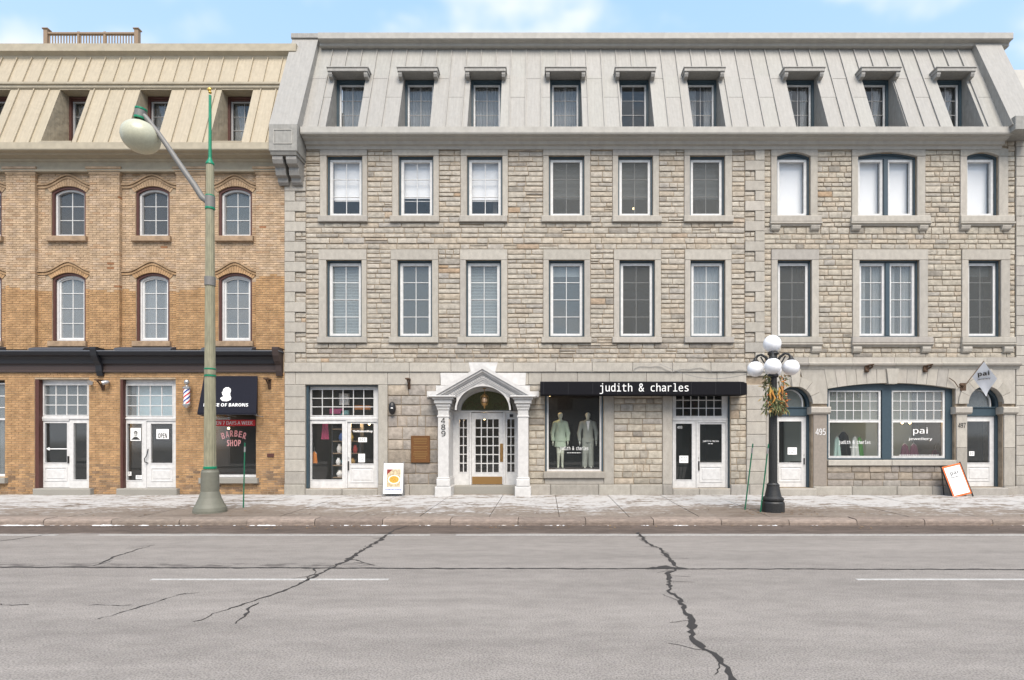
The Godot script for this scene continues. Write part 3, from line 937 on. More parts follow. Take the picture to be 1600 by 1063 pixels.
	# ---- stones of the upper floors
	var list := []
	var qa := fx(478); var qm0 := fx(1163.8); var qm1 := fx(1194.5)
	for r in 2:
		var y0: float = [fy(348), fy(536.5)][r]; var y1: float = [fy(220), fy(389.5)][r]
		var prev := qa
		for i in 6:
			var s: Hole = sur[r * 9 + i]
			lay_stones(prev, s.x0, y0, y1, 0.150, 0.42, 0, list)
			lay_stones(s.x0, s.x1, s.y1, y1, 0.12, 0.4, 0, list)
			prev = s.x1
		lay_stones(prev, qm0, y0, y1, 0.150, 0.42, 0, list)
		prev = qm1
		for i in range(6, 9):
			var s: Hole = sur[r * 9 + i]
			lay_stones(prev, s.x0, y0, y1, 0.158, 0.36, 1, list)
			lay_stones(s.x0, s.x1, s.y1, y1, 0.12, 0.4, 1, list)
			prev = s.x1
		lay_stones(prev, xr, y0, y1, 0.158, 0.36, 1, list)
	lay_stones(qa, qm0, fy(389.5), fy(348), 0.158, 0.5, 0, list)
	lay_stones(qa, qm0, fy(567), fy(536.5), 0.147, 0.5, 0, list)
	lay_stones(qm1, xr, fy(389.5), fy(348), 0.160, 0.40, 1, list)
	lay_stones(qm1, xr, fy(559), fy(536.5), 0.145, 0.40, 1, list)
	# ---- stones of the ground floor
	lay_stones(fx(606), fx(684), fy(757), fy(601), 0.345, 0.48, 2, list)
	lay_stones(fx(826), fx(851), fy(757), fy(601), 0.205, 0.5, 1, list)
	lay_stones(fx(959.5), fx(1035), fy(757), fy(601), 0.205, 0.44, 1, list)
	lay_stones(fx(1141.6), fx(1166), fy(757), fy(601), 0.205, 0.33, 1, list)
	lay_stones(fx(1293), fx(1493), fy(760.6), fy(728), 0.205, 0.55, 2, list)
	# quoins; the gap beside each short one is filled with wall stones
	var n := 18
	for i in n:
		var ya := lerpf(fy(567), fy(284), float(i) / n); var yb := lerpf(fy(567), fy(284), float(i + 1) / n)
		var long := i % 2 == 1
		ashlar(B, "quoin", xl, qa if long else fx(461.5), ya, yb, 0.045, 0.012)
		if not long: lay_stones(fx(461.5), qa, ya, yb, 0.15, 0.3, 0, list)
	lay_stones(xl, qa, fy(284), fy(220), 0.15, 0.3, 0, list)
	n = 22
	for i in n:
		var ya := lerpf(fy(567), fy(220), float(i) / n); var yb := lerpf(fy(567), fy(220), float(i + 1) / n)
		var long := i % 2 == 1
		ashlar(B, "quoin", qm0 if long else fx(1179.5), qm1, ya, yb, 0.045, 0.012)
		if not long: lay_stones(qm0, fx(1179.5), ya, yb, 0.15, 0.3, 0, list)
	build_stones(list, B)
	# ---- dressed stone of the ground floor
	var band := [445, 503, 573, 640, 705, 745, 802, 868, 925, 988, 1050, 1110, 1166, 1196.6]
	for i in band.size() - 1: ashlar(B, "band_stone", fx(band[i]), fx(band[i + 1]), fy(582), fy(567), 0.07, 0.014)
	var low := [445, 462, 606, 640, 688, 826, 846, 902, 952, 1010, 1066, 1120, 1166]
	for i in low.size() - 1: ashlar(B, "band_stone", fx(low[i]), fx(low[i + 1]), fy(601.5), fy(582), 0.03, 0.008)
	for i in 8: ashlar(B, "pier_stone", xl, fx(477.4), lerpf(fy(757), fy(601.5), i / 8.0), lerpf(fy(757), fy(601.5), (i + 1) / 8.0), 0.04, 0.014, -0.3)
	for i in 9: ashlar(B, "pier_stone", fx(1166), fx(1196.6), lerpf(fy(757), fy(567 if i == 8 else 582.0), i / 9.0), lerpf(fy(757), fy(582), (i + 1) / 9.0) - (0.0), 0.045, 0.014)
	ashlar(B, "pier_stone", fx(591), fx(606), fy(757), fy(601.5), 0.035, 0.01, -0.3)
	ashlar(B, "pier_stone", fx(943.5), fx(959.5), fy(757), fy(601.5), 0.035, 0.01, -0.3)
	ashlar(B, "pier_stone", fx(1035), fx(1050.7), fy(757), fy(601.5), 0.035, 0.01, -0.3)
	for q in [[445, 477.4], [591, 640], [640, 684], [826, 860], [860, 935], [935, 985], [985, 1035], [1035, 1050.7], [1141, 1170], [1170, 1214]]: ashlar(B, "plinth_stone", fx(q[0]), fx(q[1]), -0.3, fy(757), 0.075, 0.02, -0.2)
	ashlar(B, "plinth_stone", fx(477.4), fx(535), -0.3, 0.18, 0.06, 0.02, -0.35)
	ashlar(B, "plinth_stone", fx(535), fx(591), -0.3, 0.18, 0.06, 0.02, -0.35)
	ashlar(B, "plinth_stone", fx(1050.7), fx(1092), -0.3, 0.19, 0.06, 0.02, -0.35)
	ashlar(B, "plinth_stone", fx(1092), fx(1141), -0.3, 0.19, 0.06, 0.02, -0.35)
	ashlar(B, "window_sill", fx(849.5), fx(944.5), fy(747.5), fy(737.2), 0.10, 0.012, -0.3)
	ashlar(B, "wall_block", fx(851), fx(943.5), fy(757), fy(747.5), 0.02, 0.01)
	build_ground_right(B)
	build_shopfronts(B, shop, show_, jdoor)
	build_portico(B)
	build_stone_roof(B)
	build_rooms(B, -7.77, xr - 0.02, "stone")

func voussoirs(B: Node3D, cx: float, cy: float, r0: float, r1: float, a0: float, a1: float, n: int, zf: float, top := 99.0) -> void:
	for i in n:
		var ta := lerpf(a0, a1, float(i) / n); var tb := lerpf(a0, a1, float(i + 1) / n)
		var pts := []
		for k in 5:
			var t := lerpf(ta, tb, k / 4.0)
			pts.append(Vector2(cx + sin(t) * r0, cy + cos(t) * r0))
		for k in 5:
			var t := lerpf(tb, ta, k / 4.0)
			var rad := minf(r1, (top - cy) / maxf(cos(t), 0.05)) if top < 90 else r1
			pts.append(Vector2(cx + sin(t) * rad, cy + cos(t) * rad))
		poly_stone(B, "arch_stone", pts, zf + rr(-0.004, 0.004), -0.28)

func build_ground_right(B: Node3D) -> void:
	# moulded cornice over the two arched doors and the wide shop window
	var cs := [1196.6, 1262, 1330, 1396, 1470, 1540, 1592]
	for i in cs.size() - 1:
		var m := MB.new(); m.col = ashlar_tone(3)
		m.prism_x([Vector2(-0.03, fy(577)), Vector2(0.035, fy(577)), Vector2(0.06, fy(573)), Vector2(0.13, fy(571.5)), Vector2(0.15, fy(569)), Vector2(0.06, fy(567.5)), Vector2(0.06, fy(559)), Vector2(-0.03, fy(559))], fx(cs[i]) + 0.004, fx(cs[i + 1]) - 0.004)
		part("cornice_stone", m, M.ashlar, B)
	var ytop := fy(577)
	# wide segmental arch
	var x0 := fx(1292.7); var x1 := fx(1492.6); var crown := fy(599); var spring := fy(608)
	var h := (x1 - x0) / 2; var rise := crown - spring
	var r := (h * h + rise * rise) / (2 * rise); var cx := (x0 + x1) / 2
	var a := asin(h / r)
	voussoirs(B, cx, crown - r, r, r + 9, -a, a, 13, 0.035, ytop)
	var key := [Vector2(cx - 0.13, crown - 0.03), Vector2(cx + 0.13, crown - 0.03), Vector2(cx + 0.19, ytop + 0.01), Vector2(cx - 0.19, ytop + 0.01)]
	poly_stone(B, "keystone", key, 0.09, -0.1)
	# round arches over the doors
	for q in [[1214.0, 1269.0, 1196.6, 1292.7], [1512.0, 1567.0, 1492.6, 1586.0]]:
		var l := fx(q[0]); var rt := fx(q[1]); var hw := (rt - l) / 2; var cc := (l + rt) / 2; var cyy := fy(604) - hw
		voussoirs(B, cc, cyy, hw, hw + 0.30, -PI / 2, PI / 2, 7, 0.05)
		var kk := [Vector2(cc - 0.10, cyy + hw - 0.02), Vector2(cc + 0.10, cyy + hw - 0.02), Vector2(cc + 0.16, ytop - 0.004), Vector2(cc - 0.16, ytop - 0.004)]
		poly_stone(B, "keystone", kk, 0.085, -0.1)
		# spandrels: the wall between the arch ring and the cornice
		for s in [-1, 1]:
			var ox := fx(q[2]) if s < 0 else fx(q[3])
			var pts := [Vector2(ox, cyy), Vector2(ox, ytop - 0.004), Vector2(cc + s * 0.165, ytop - 0.004)]
			for k in 9:
				var t: float = s * lerpf(0.26, PI / 2, k / 8.0)
				pts.append(Vector2(cc + sin(t) * (hw + 0.302), cyy + cos(t) * (hw + 0.302)))
			if absf(ox - cc) > hw + 0.33: poly_stone(B, "spandrel_stone", pts, 0.022, -0.1)
			else:
				poly_stone(B, "spandrel_stone", [Vector2(ox, cyy + 0.45), Vector2(ox, ytop - 0.004), Vector2(cc + s * 0.165, ytop - 0.004), Vector2(cc + s * 0.2, cyy + hw + 0.22)], 0.012, -0.1)
	# piers and imposts
	var yi0 := fy(647.5); var yi1 := fy(636)
	mat("brown_paint", Color(0.27, 0.235, 0.20), 0.7, {tex = "soft", scale = 1.5, bump = "fine", height = 0.1})
	bx("painted_pier", fx(1270.5), fy(760), -0.3, fx(1291.5), yi0, 0.03, M.brown_paint, B, 0.01)
	ashlar(B, "pier_stone", fx(1494), fx(1511), fy(700), yi0, 0.03, 0.01, -0.3)
	ashlar(B, "pier_stone", fx(1494), fx(1511), fy(760), fy(700), 0.03, 0.01, -0.3)
	ashlar(B, "pier_stone", fx(1568), fx(1586), fy(700), yi0, 0.03, 0.01, -0.3)
	ashlar(B, "pier_stone", fx(1568), fx(1586), fy(760), fy(700), 0.03, 0.01, -0.3)
	ashlar(B, "pier_stone", fx(1196.6), fx(1214), fy(700), yi0, 0.03, 0.01, -0.3)
	ashlar(B, "pier_stone", fx(1196.6), fx(1214), fy(760), fy(700), 0.03, 0.01, -0.3)
	for q in [[1265.5, 1296], [1490, 1516], [1564, 1588], [1196.6, 1216]]:
		var m := MB.new(); m.col = ashlar_tone(3)
		m.prism_x([Vector2(-0.28, yi0), Vector2(0.05, yi0), Vector2(0.10, yi0 + 0.05), Vector2(0.11, yi1 - 0.03), Vector2(0.09, yi1 - 0.003), Vector2(-0.28, yi1 - 0.003)], fx(q[0]), fx(q[1]))
		part("impost", m, M.ashlar, B)
	for q in [[1293.0, 1392.0], [1392.0, 1493.0]]: ashlar(B, "window_sill", fx(q[0]), fx(q[1]), fy(728), fy(719), 0.07, 0.012, -0.3)
	for q in [[1270, 1330], [1330, 1400], [1400, 1455], [1455, 1512], [1567, 1588]]: ashlar(B, "plinth_stone", fx(q[0]), fx(q[1]), -0.3, fy(760), 0.075, 0.02, -0.25)
	# door steps
	ashlar(B, "door_step", fx(1214, 0.25), fx(1276.7, 0.25), -0.15, 0.2, 0.25, 0.015, -0.35)
	ashlar(B, "door_step", fx(1510, 0.25), fx(1577, 0.25), -0.15, 0.22, 0.25, 0.015, -0.35)
	# the wide window: a blue frame in the arch, two lights with small panes above a large one
	var W := sub("shop_window", B)
	var zf := -0.12
	var yb := fy(719); var yr := fy(609.5)
	var fr := MB.new()
	var arch := arch_path(x0, x1, yr, crown, rise, 16)
	fr.prism(arch, zf - 0.12, zf)
	fr.box(x0, yb, zf - 0.12, x0 + 0.10, yr, zf - 0.002); fr.box(x1 - 0.20, yb, zf - 0.12, x1, yr, zf - 0.002); fr.box(fx(1382), yb, zf - 0.12, fx(1397), yr, zf + 0.012)
	fr.box(x0, yb, zf - 0.12, x1, yb + 0.05, zf - 0.001)
	part("frame", fr, M.teal_blue, W)
	for q in [[x0 + 0.10, fx(1381)], [fx(1398), x1 - 0.20]]:
		var l: float = q[0]; var rt: float = q[1]
		var ym := fy(658)
		joinery(W, l, rt, yb + 0.05, yr, zf - 0.10, zf - 0.03, [Hole.new(l + 0.035, rt - 0.06, yb + 0.11, ym - 0.035), Hole.new(l + 0.035, rt - 0.06, ym + 0.035, yr - 0.04)], M.sash, "sash")
		panes(W, l + 0.035, rt - 0.06, ym + 0.035, yr - 0.04, zf - 0.07, 6, 3, 0.02, M.sash, M.glass_veil)
		panes(W, l + 0.035, rt - 0.06, yb + 0.11, ym - 0.035, zf - 0.07, 1, 1, 0.02, M.sash, M.glass)
	lettering(W, "judith & charles", Vector3(fx(1337, zf), fy(692, zf), zf - 0.05), 0.96, 0.14, M.print_white, "Droid Sans Mono")
	faint_line(W, Vector3(fx(1336, zf), fy(699, zf), zf - 0.05), 0.25, M.print_white)
	lettering(W, "pai", Vector3(fx(1440, zf), fy(674.5, zf), zf - 0.05), 0.44, 0.24, M.print_white, "Droid Sans")
	lettering(W, "jewellery", Vector3(fx(1440, zf), fy(686.5, zf), zf - 0.05), 0.72, 0.10, M.print_white, "Droid Sans")
	faint_line(W, Vector3(fx(1438, zf), fy(711.5, zf), zf - 0.05), 1.2, M.print_white)
	# two arched doors
	for q in [[1214.0, 1269.0, 0.2, 1216.0, 1266.0, 1220.5, 1259.5], [1512.0, 1567.0, 0.22, 1513.5, 1563.0, 1517.0, 1556.0]]:
		var l := fx(q[0]); var rt := fx(q[1]); var yd: float = q[2]
		var hw := (rt - l) / 2
		var D := sub("door", B)
		var z := -0.24
		frame_ring(D, "fanlight_frame", l, rt, fy(637), fy(604), 0.075, z - 0.08, z + 0.08, M.teal_blue, hw * 0.98, 0.03)
		frame_ring(D, "fanlight_sash", l + 0.07, rt - 0.15, fy(637.5), fy(607), 0.04, z - 0.06, z - 0.01, M.sash, hw * 0.8)
		var pm := MB.new()
		pm.prism(arch_path(l + 0.08, rt - 0.16, fy(637), fy(607.5), hw * 0.78, 12), z - 0.045, z - 0.038)
		part("pane", pm, M.glass_veil, D)
		bx("transom_panel", l, fy(650), z - 0.10, rt, fy(637), z + 0.05, M.teal_blue, D, 0.01)
		for s in [[l, l + 0.05], [rt - 0.07, rt]]: bx("door_post", s[0], yd, z - 0.1, s[1], fy(650), z + 0.06, M.teal_blue, D)
		var dl := l + 0.052; var dr := rt - 0.072; var dt := fy(650) - 0.004
		var gy0 := fy(724); var gy1 := fy(658)
		joinery(D, dl, dr, yd + 0.01, dt, z - 0.06, z, [Hole.new(dl + 0.10, dr - 0.13, gy0, gy1)], M.white, "door_leaf")
		panes(D, dl + 0.10, dr - 0.13, gy0, gy1, z - 0.03, 1, 1, 0.02, M.white, M.glass)
		raised_panel(D, dl + 0.10, dr - 0.12, yd + 0.17, gy0 - 0.10, z, M.white)
		var hx := dr - 0.06 if q[0] < 1400 else dl + 0.05
		bx("handle", hx - 0.015, fy(726, z), z, hx + 0.015, fy(716, z), z + 0.035, M.black, D, 0.006)
		bx("lock", hx - 0.014, fy(712, z), z, hx + 0.014, fy(710.3, z), z + 0.02, M.steel, D)
	lettering(B, "495", Vector3(fx(1281.5), fy(675), 0.034), 0.30, 0.19, M.ashlar, "Droid Sans", false, Basis(), "house_number")
	lettering(B, "497", Vector3(fx(1502), fy(665), 0.036), 0.22, 0.15, M.print_black, "Droid Sans", false, Basis(), "house_number")

func shop_unit(D: Node3D, x0: float, x1: float, y0: float, y1: float, z: float, split: float, door_right: bool, tcols: int, side: Array, door: Array, tr: Array, dark_l: float) -> void:
	# a white timber shopfront: small panes above, one tall fixed light and one door below. side, door and tr hold the openings l, r, b, t
	bx("reveal_lining", x0, y0, z - 0.12, x0 + dark_l, y1, z + 0.12, M.teal, D)
	bx("reveal_lining", x1 - 0.02, y0, z - 0.12, x1, y1, z + 0.12, M.teal, D)
	bx("reveal_lining", x0 + dark_l, y1 - 0.03, z - 0.12, x1 - 0.02, y1, z + 0.12, M.teal, D)
	var a := x0 + dark_l + 0.002; var b := x1 - 0.022
	var ym: float = tr[2] - 0.05
	joinery(D, a, b, ym, y1 - 0.032, z - 0.08, z, [Hole.new(tr[0], tr[1], tr[2], tr[3])], M.white)
	panes(D, tr[0], tr[1], tr[2], tr[3], z - 0.045, tcols, 3, 0.024, M.white, M.glass)
	bx("transom_rail", a, ym - 0.09, z - 0.08, b, ym - 0.002, z + 0.03, M.white, D, 0.012)
	var top := ym - 0.092
	var sa := a if door_right else split
	var sb := split if door_right else b
	joinery(D, sa, sb, y0, top, z - 0.08, z, [Hole.new(side[0], side[1], side[2], side[3])], M.white)
	panes(D, side[0], side[1], side[2], side[3], z - 0.045, 1, 1, 0.02, M.white, M.glass)
	var da := split + 0.004 if door_right else a
	var db := b if door_right else split - 0.004
	bx("door_post", da, y0, z - 0.08, da + 0.05, top, z + 0.022, M.white, D, 0.008)
	bx("door_post", db - 0.05, y0, z - 0.08, db, top, z + 0.022, M.white, D, 0.008)
	var L := D
	joinery(L, da + 0.054, db - 0.054, y0 + 0.012, top - 0.05, z - 0.075, z - 0.015, [Hole.new(door[0], door[1], door[2], door[3])], M.white, "door_leaf")
	bx("door_head", da + 0.05, top - 0.048, z - 0.08, db - 0.05, top, z + 0.022, M.white, D)
	panes(L, door[0], door[1], door[2], door[3], z - 0.045, 1, 1, 0.02, M.white, M.glass)
	raised_panel(L, door[0], door[1], y0 + 0.17, door[2] - 0.10, z - 0.015, M.white)
	var hx: float = da + 0.085 if door_right else db - 0.085
	bx("handle", hx - 0.014, 0.72, z - 0.015, hx + 0.014, 1.0, z + 0.03, M.black, L, 0.006)
	bx("lock", hx - 0.012, 1.09, z - 0.015, hx + 0.012, 1.12, z + 0.01, M.steel, L)

func build_shopfronts(B: Node3D, shop: Array, show_: Array, jd: Array) -> void:
	var z := -0.16
	var D := sub("shopfront", B)
	shop_unit(D, shop[0], shop[1], shop[2], shop[3], z, fx(540, z), true, 6, [fx(486.5, z), fx(535, z), fy(750, z), fy(662, z)], [fx(547.5, z), fx(584, z), fy(725, z), fy(662, z)], [fx(486.5, z), fx(584, z), fy(649.5, z), fy(609, z)], 0.07)
	lettering(D, "TheModernShop", Vector3(fx(566, z), fy(674.5, z), z - 0.03), 0.60, 0.085, M.print_white, "Droid Sans", true)
	# clothes shop display window
	var W := sub("shop_window", B)
	bx("reveal_lining", show_[0], show_[2], -0.3, show_[0] + 0.05, show_[3], -0.02, M.teal, W)
	bx("reveal_lining", show_[1] - 0.04, show_[2], -0.3, show_[1], show_[3], -0.02, M.teal, W)
	frame_ring(W, "frame", show_[0] + 0.052, show_[1] - 0.042, show_[2], show_[3], 0.055, -0.18, -0.09, M.white)
	panes(W, show_[0] + 0.10, show_[1] - 0.09, show_[2] + 0.05, show_[3] - 0.05, -0.13, 1, 1, 0.02, M.white, M.glass)
	lettering(W, "judith & charles", Vector3(fx(897, -0.13), fy(701.5, -0.13), -0.115), 0.86, 0.15, M.print_white, "Droid Sans Mono")
	faint_line(W, Vector3(fx(897, -0.13), fy(707.8, -0.13), -0.115), 0.42, M.print_white)
	# its door
	var D2 := sub("shopfront", B)
	shop_unit(D2, jd[0], jd[1], jd[2], jd[3], z, fx(1087.5, z), true, 6, [fx(1055.8, z), fx(1081.5, z), fy(750, z), fy(662, z)], [fx(1093.5, z), fx(1128.5, z), fy(723.5, z), fy(662.8, z)], [fx(1055.8, z), fx(1128.5, z), fy(650.5, z), fy(613, z)], 0.02)
	lettering(D2, "493", Vector3(fx(1062.5, z), fy(668, z), z - 0.03), 0.15, 0.075, M.print_white)
	lettering(D2, "judith & charles", Vector3(fx(1111, z), fy(689.8, z), z - 0.03), 0.48, 0.07, M.print_white, "Droid Sans Mono")
	faint_line(D2, Vector3(fx(1111, z), fy(693.6, z), z - 0.03), 0.16, M.print_white)

func build_portico(B: Node3D) -> void:
	var P := sub("portico", B)
	var z := 0.4; var zb := -0.45
	var w: Material = M.white_stone
	var cols := [[684.0, 701.0, 680.0, 705.0, 672.8, 713.4], [809.0, 825.5, 804.5, 829.5, 796.0, 836.5]]
	for c in cols:
		var m := MB.new()
		var a := fx(c[0], z); var b := fx(c[1], z); var ba := fx(c[2], z); var bb := fx(c[3], z)
		m.cbox(a, 0.52, zb, b, fy(641, z), z, 0.012)
		m.cbox(ba + 0.035, 0.27, zb, bb - 0.035, 0.50, z + 0.035, 0.03)
		m.cbox(ba, -0.05, zb, bb, 0.27, z + 0.07, 0.012)
		m.cbox(a - 0.025, 0.50, zb, b + 0.025, 0.54, z + 0.022, 0.01)
		m.cbox(a - 0.02, fy(652, z), zb, b + 0.02, fy(649.5, z), z + 0.02, 0.008)
		part("column", m, w, P)
		var k := MB.new()
		var ca := fx(c[4], z + 0.1); var cb := fx(c[5], z + 0.1)
		var y0 := fy(641, z); var y1 := fy(619, z)
		var st := [[0.0, 0.07], [0.05, 0.10], [0.18, 0.17], [0.26, 0.24], [0.40, 0.245], [0.46, 0.42], [0.70, 0.44], [0.76, 0.62], [0.90, 0.96], [1.0, 1.0]]
		for i in st.size() - 1:
			var e: float = st[i][1]
			var out := maxf(a - ca, cb - b) * 0.92
			k.cbox(a - out * e, lerpf(y0, y1, st[i][0]), zb, b + out * e, lerpf(y0, y1, st[i + 1][0]), z + 0.24 * e, 0.01)
		part("capital", k, w, P)
	var zp := 0.62
	# raking cornice: three stepped bands, each a chevron
	var ax := fx(753.4, zp); var ay := fy(570.0, zp)
	var lx := fx(667, zp); var rx := fx(839, zp); var by := fy(619, zp)
	var steps := [[0.0, 0.12, zp], [0.10, 0.19, zp - 0.05], [0.17, 0.25, zp - 0.12], [0.23, 0.42, zp - 0.17], [0.40, 0.48, zp - 0.20]]
	for i in steps.size():
		var t0: float = steps[i][0]; var t1: float = steps[i][1]
		var m := MB.new()
		var sl := (ax - lx) / (ay - by)
		m.prism(PackedVector2Array([Vector2(lx + t0 * sl * 0.98, by), Vector2(ax, ay - t0), Vector2(rx - t0 * sl * 0.98, by), Vector2(rx - t1 * sl * 0.98, by), Vector2(ax, ay - t1), Vector2(lx + t1 * sl * 0.98, by)]), 0.0, steps[i][2])
		part("raking_cornice", m, w, P)
	# dentils along the rake
	for s in [-1, 1]:
		var dm := MB.new()
		var fx0 := ax; var fx1 := lx if s < 0 else rx
		for i in 24:
			var t := (i + 0.7) / 28.0
			var p := Vector2(lerpf(ax, fx1, t), lerpf(ay, by, t) - 0.33)
			if p.y < by: continue
			dm.xf = Transform3D(Basis(Vector3(0, 0, 1), -s * -atan2(ay - by, absf(fx1 - ax)) * -1.0), Vector3(p.x, p.y, 0))
			dm.box(-0.018, -0.03, 0.2, 0.018, 0.035, zp - 0.135)
		part("dentil_course", dm, w, P, true)
	# tympanum with the arch cut in it, and the vaulted soffit behind
	var zt := 0.40
	var cy := fy(641, zt); var acx := fx(754.6, zt); var arx := fx(796, zt) - acx; var ary := fy(603.5, zt) - cy
	var pts := [Vector2(lx + 0.5, by), Vector2(ax, ay - 0.44), Vector2(rx - 0.5, by), Vector2(acx + arx, by - 0.002), Vector2(acx + arx, cy)]
	for i in range(1, 25):
		var t := PI * i / 24.0
		pts.append(Vector2(acx + cos(t) * arx, cy + sin(t) * ary))
	pts.append(Vector2(acx - arx, by - 0.002))
	var ty := MB.new()
	ty.prism(PackedVector2Array(pts), 0.0, zt)
	part("tympanum", ty, w, P)
	var va := MB.new()
	for i in 24:
		var t := PI * i / 24.0; var u := PI * (i + 1) / 24.0
		var a := Vector2(acx + cos(t) * arx, cy + sin(t) * ary); var b := Vector2(acx + cos(u) * arx, cy + sin(u) * ary)
		va.quad(Vector3(b.x, b.y, zt - 0.01), Vector3(b.x, b.y, zb), Vector3(a.x, a.y, zb), Vector3(a.x, a.y, zt - 0.01))
	part("vault", va, w, P)
	var ar := MB.new()
	var o := PackedVector2Array(); var inn := PackedVector2Array()
	for i in 25:
		var t := PI * i / 24.0
		o.append(Vector2(acx + cos(t) * (arx + 0.045), cy + sin(t) * (ary + 0.05))); inn.append(Vector2(acx + cos(t) * (arx - 0.004), cy + sin(t) * (ary - 0.004)))
	o.append(Vector2(acx - arx - 0.045, cy - 0.001)); inn.append(Vector2(acx - arx + 0.004, cy - 0.001))
	ar.ring(o, inn, zt - 0.02, zt + 0.025)
	part("archivolt", ar, w, P)
	# white painted stones behind the pediment
	for q in [[732.6, 778.0, 567.0, 583.2, 4.0], [688.6, 822.0, 583.4, 602.6, 1.0], [682.0, 704.0, 603.0, 612.0, 0.0], [806.0, 828.0, 603.0, 612.0, 0.0], [668.0, 704.0, 612.0, 621.0, 0.0], [806.0, 842.0, 612.0, 621.0, 0.0]]:
		var m := MB.new()
		var a := fx(q[0]); var b := fx(q[1]); var t: float = q[4] / 52.0
		m.prism(PackedVector2Array([Vector2(a + t, fy(q[3])), Vector2(b - t, fy(q[3])), Vector2(b, fy(q[2])), Vector2(a, fy(q[2]))]), -0.02, 0.082)
		part("painted_block", m, w, P)
	# entrance: door between side lights under a lunette
	var E := sub("entrance", B)
	var zd := -0.42
	var y0 := 0.26
	bx("door_step", fx(706, 0), -0.1, -0.6, fx(806, 0), y0, -0.12, M.concrete, B, 0.02)
	var yt := fy(644.5, zd)
	var ll := fx(701, 0.4) - 0.01; var lr := fx(809, 0.4) + 0.01
	var sl0 := [fx(717.8, zd), fx(730, zd), fy(738, zd), fy(655, zd)]; var sr0 := [fx(792.2, zd), fx(804.3, zd), fy(738, zd), fy(655, zd)]
	var d0 := fx(735, zd); var d1 := fx(788, zd)
	joinery(E, ll, d0, y0, yt, zd - 0.08, zd, [Hole.new(sl0[0], sl0[1], sl0[2], sl0[3])], M.white)
	joinery(E, d1, lr, y0, yt, zd - 0.08, zd, [Hole.new(sr0[0], sr0[1], sr0[2], sr0[3])], M.white)
	panes(E, sl0[0], sl0[1], sl0[2], sl0[3], zd - 0.04, 2, 6, 0.028, M.white, M.glass)
	panes(E, sr0[0], sr0[1], sr0[2], sr0[3], zd - 0.04, 2, 6, 0.028, M.white, M.glass)
	for q in [d0, d1]: bx("door_post", q - 0.03, y0, zd, q + 0.03, yt, zd + 0.05, M.white, E, 0.01)
	bx("transom_rail", ll, yt, zd - 0.08, lr, yt + 0.05, zd + 0.03, M.white, E, 0.015)
	var gl := [fx(742.6, zd), fx(779.6, zd), fy(738.5, zd), fy(655, zd)]
	joinery(E, d0 + 0.032, d1 - 0.032, y0 + 0.01, yt - 0.02, zd - 0.07, zd - 0.01, [Hole.new(gl[0], gl[1], gl[2], gl[3])], M.white, "door_leaf")
	panes(E, gl[0], gl[1], gl[2], gl[3], zd - 0.04, 4, 6, 0.03, M.white, M.glass)
	bx("kick_plate", fx(737.5, zd), fy(757, zd), zd - 0.01, fx(784.6, zd), fy(745, zd), zd - 0.003, M.brass, E)
	bx("push_plate", fx(781.3, zd), fy(722, zd), zd - 0.01, fx(786, zd), fy(693.5, zd), zd + 0.005, M.brass, E)
	bx("pull_handle", fx(782.2, zd), fy(718, zd), zd, fx(784.8, zd), fy(700, zd), zd + 0.05, M.brass, E, 0.008)
	# lunette
	var lm := MB.new(); var lp := PackedVector2Array()
	var lcx := fx(761, zd); var lrx := 0.80; var lry := fy(611.5, zd) - yt - 0.05
	var lwall := MB.new()
	lwall.box(ll, yt + 0.06, zd - 0.09, lr, fy(600, zd), zd - 0.05)
	part("lunette_wall", lwall, M.white, E)
	for i in 21:
		var t := PI * i / 20.0
		lp.append(Vector2(lcx + cos(t) * lrx, yt + 0.05 + sin(t) * lry))
	lm.prism(lp, zd - 0.048, zd - 0.035)
	mat("olive_glass", Color(0.10, 0.105, 0.05), 0.15, {tex = "stain", scale = 3.0})
	part("lunette_pane", lm, M.olive_glass, E)
	var scroll := MB.new()
	for s in [-1, 1]:
		for c in [[0.28, 0.10, 0.10], [0.50, 0.14, 0.10], [0.70, 0.07, 0.06]]:
			var pt := []
			for i in 14:
				var t := i * 0.42
				pt.append(Vector3(lcx + s * (c[0] + cos(t) * c[2] * (1 - i / 22.0)), yt + 0.10 + c[1] + sin(t) * c[2] * (1 - i / 22.0), zd - 0.03))
			scroll.tube(pt, [0.008], 5)
	part("scroll_ironwork", scroll, M.rusty_iron, E, true)

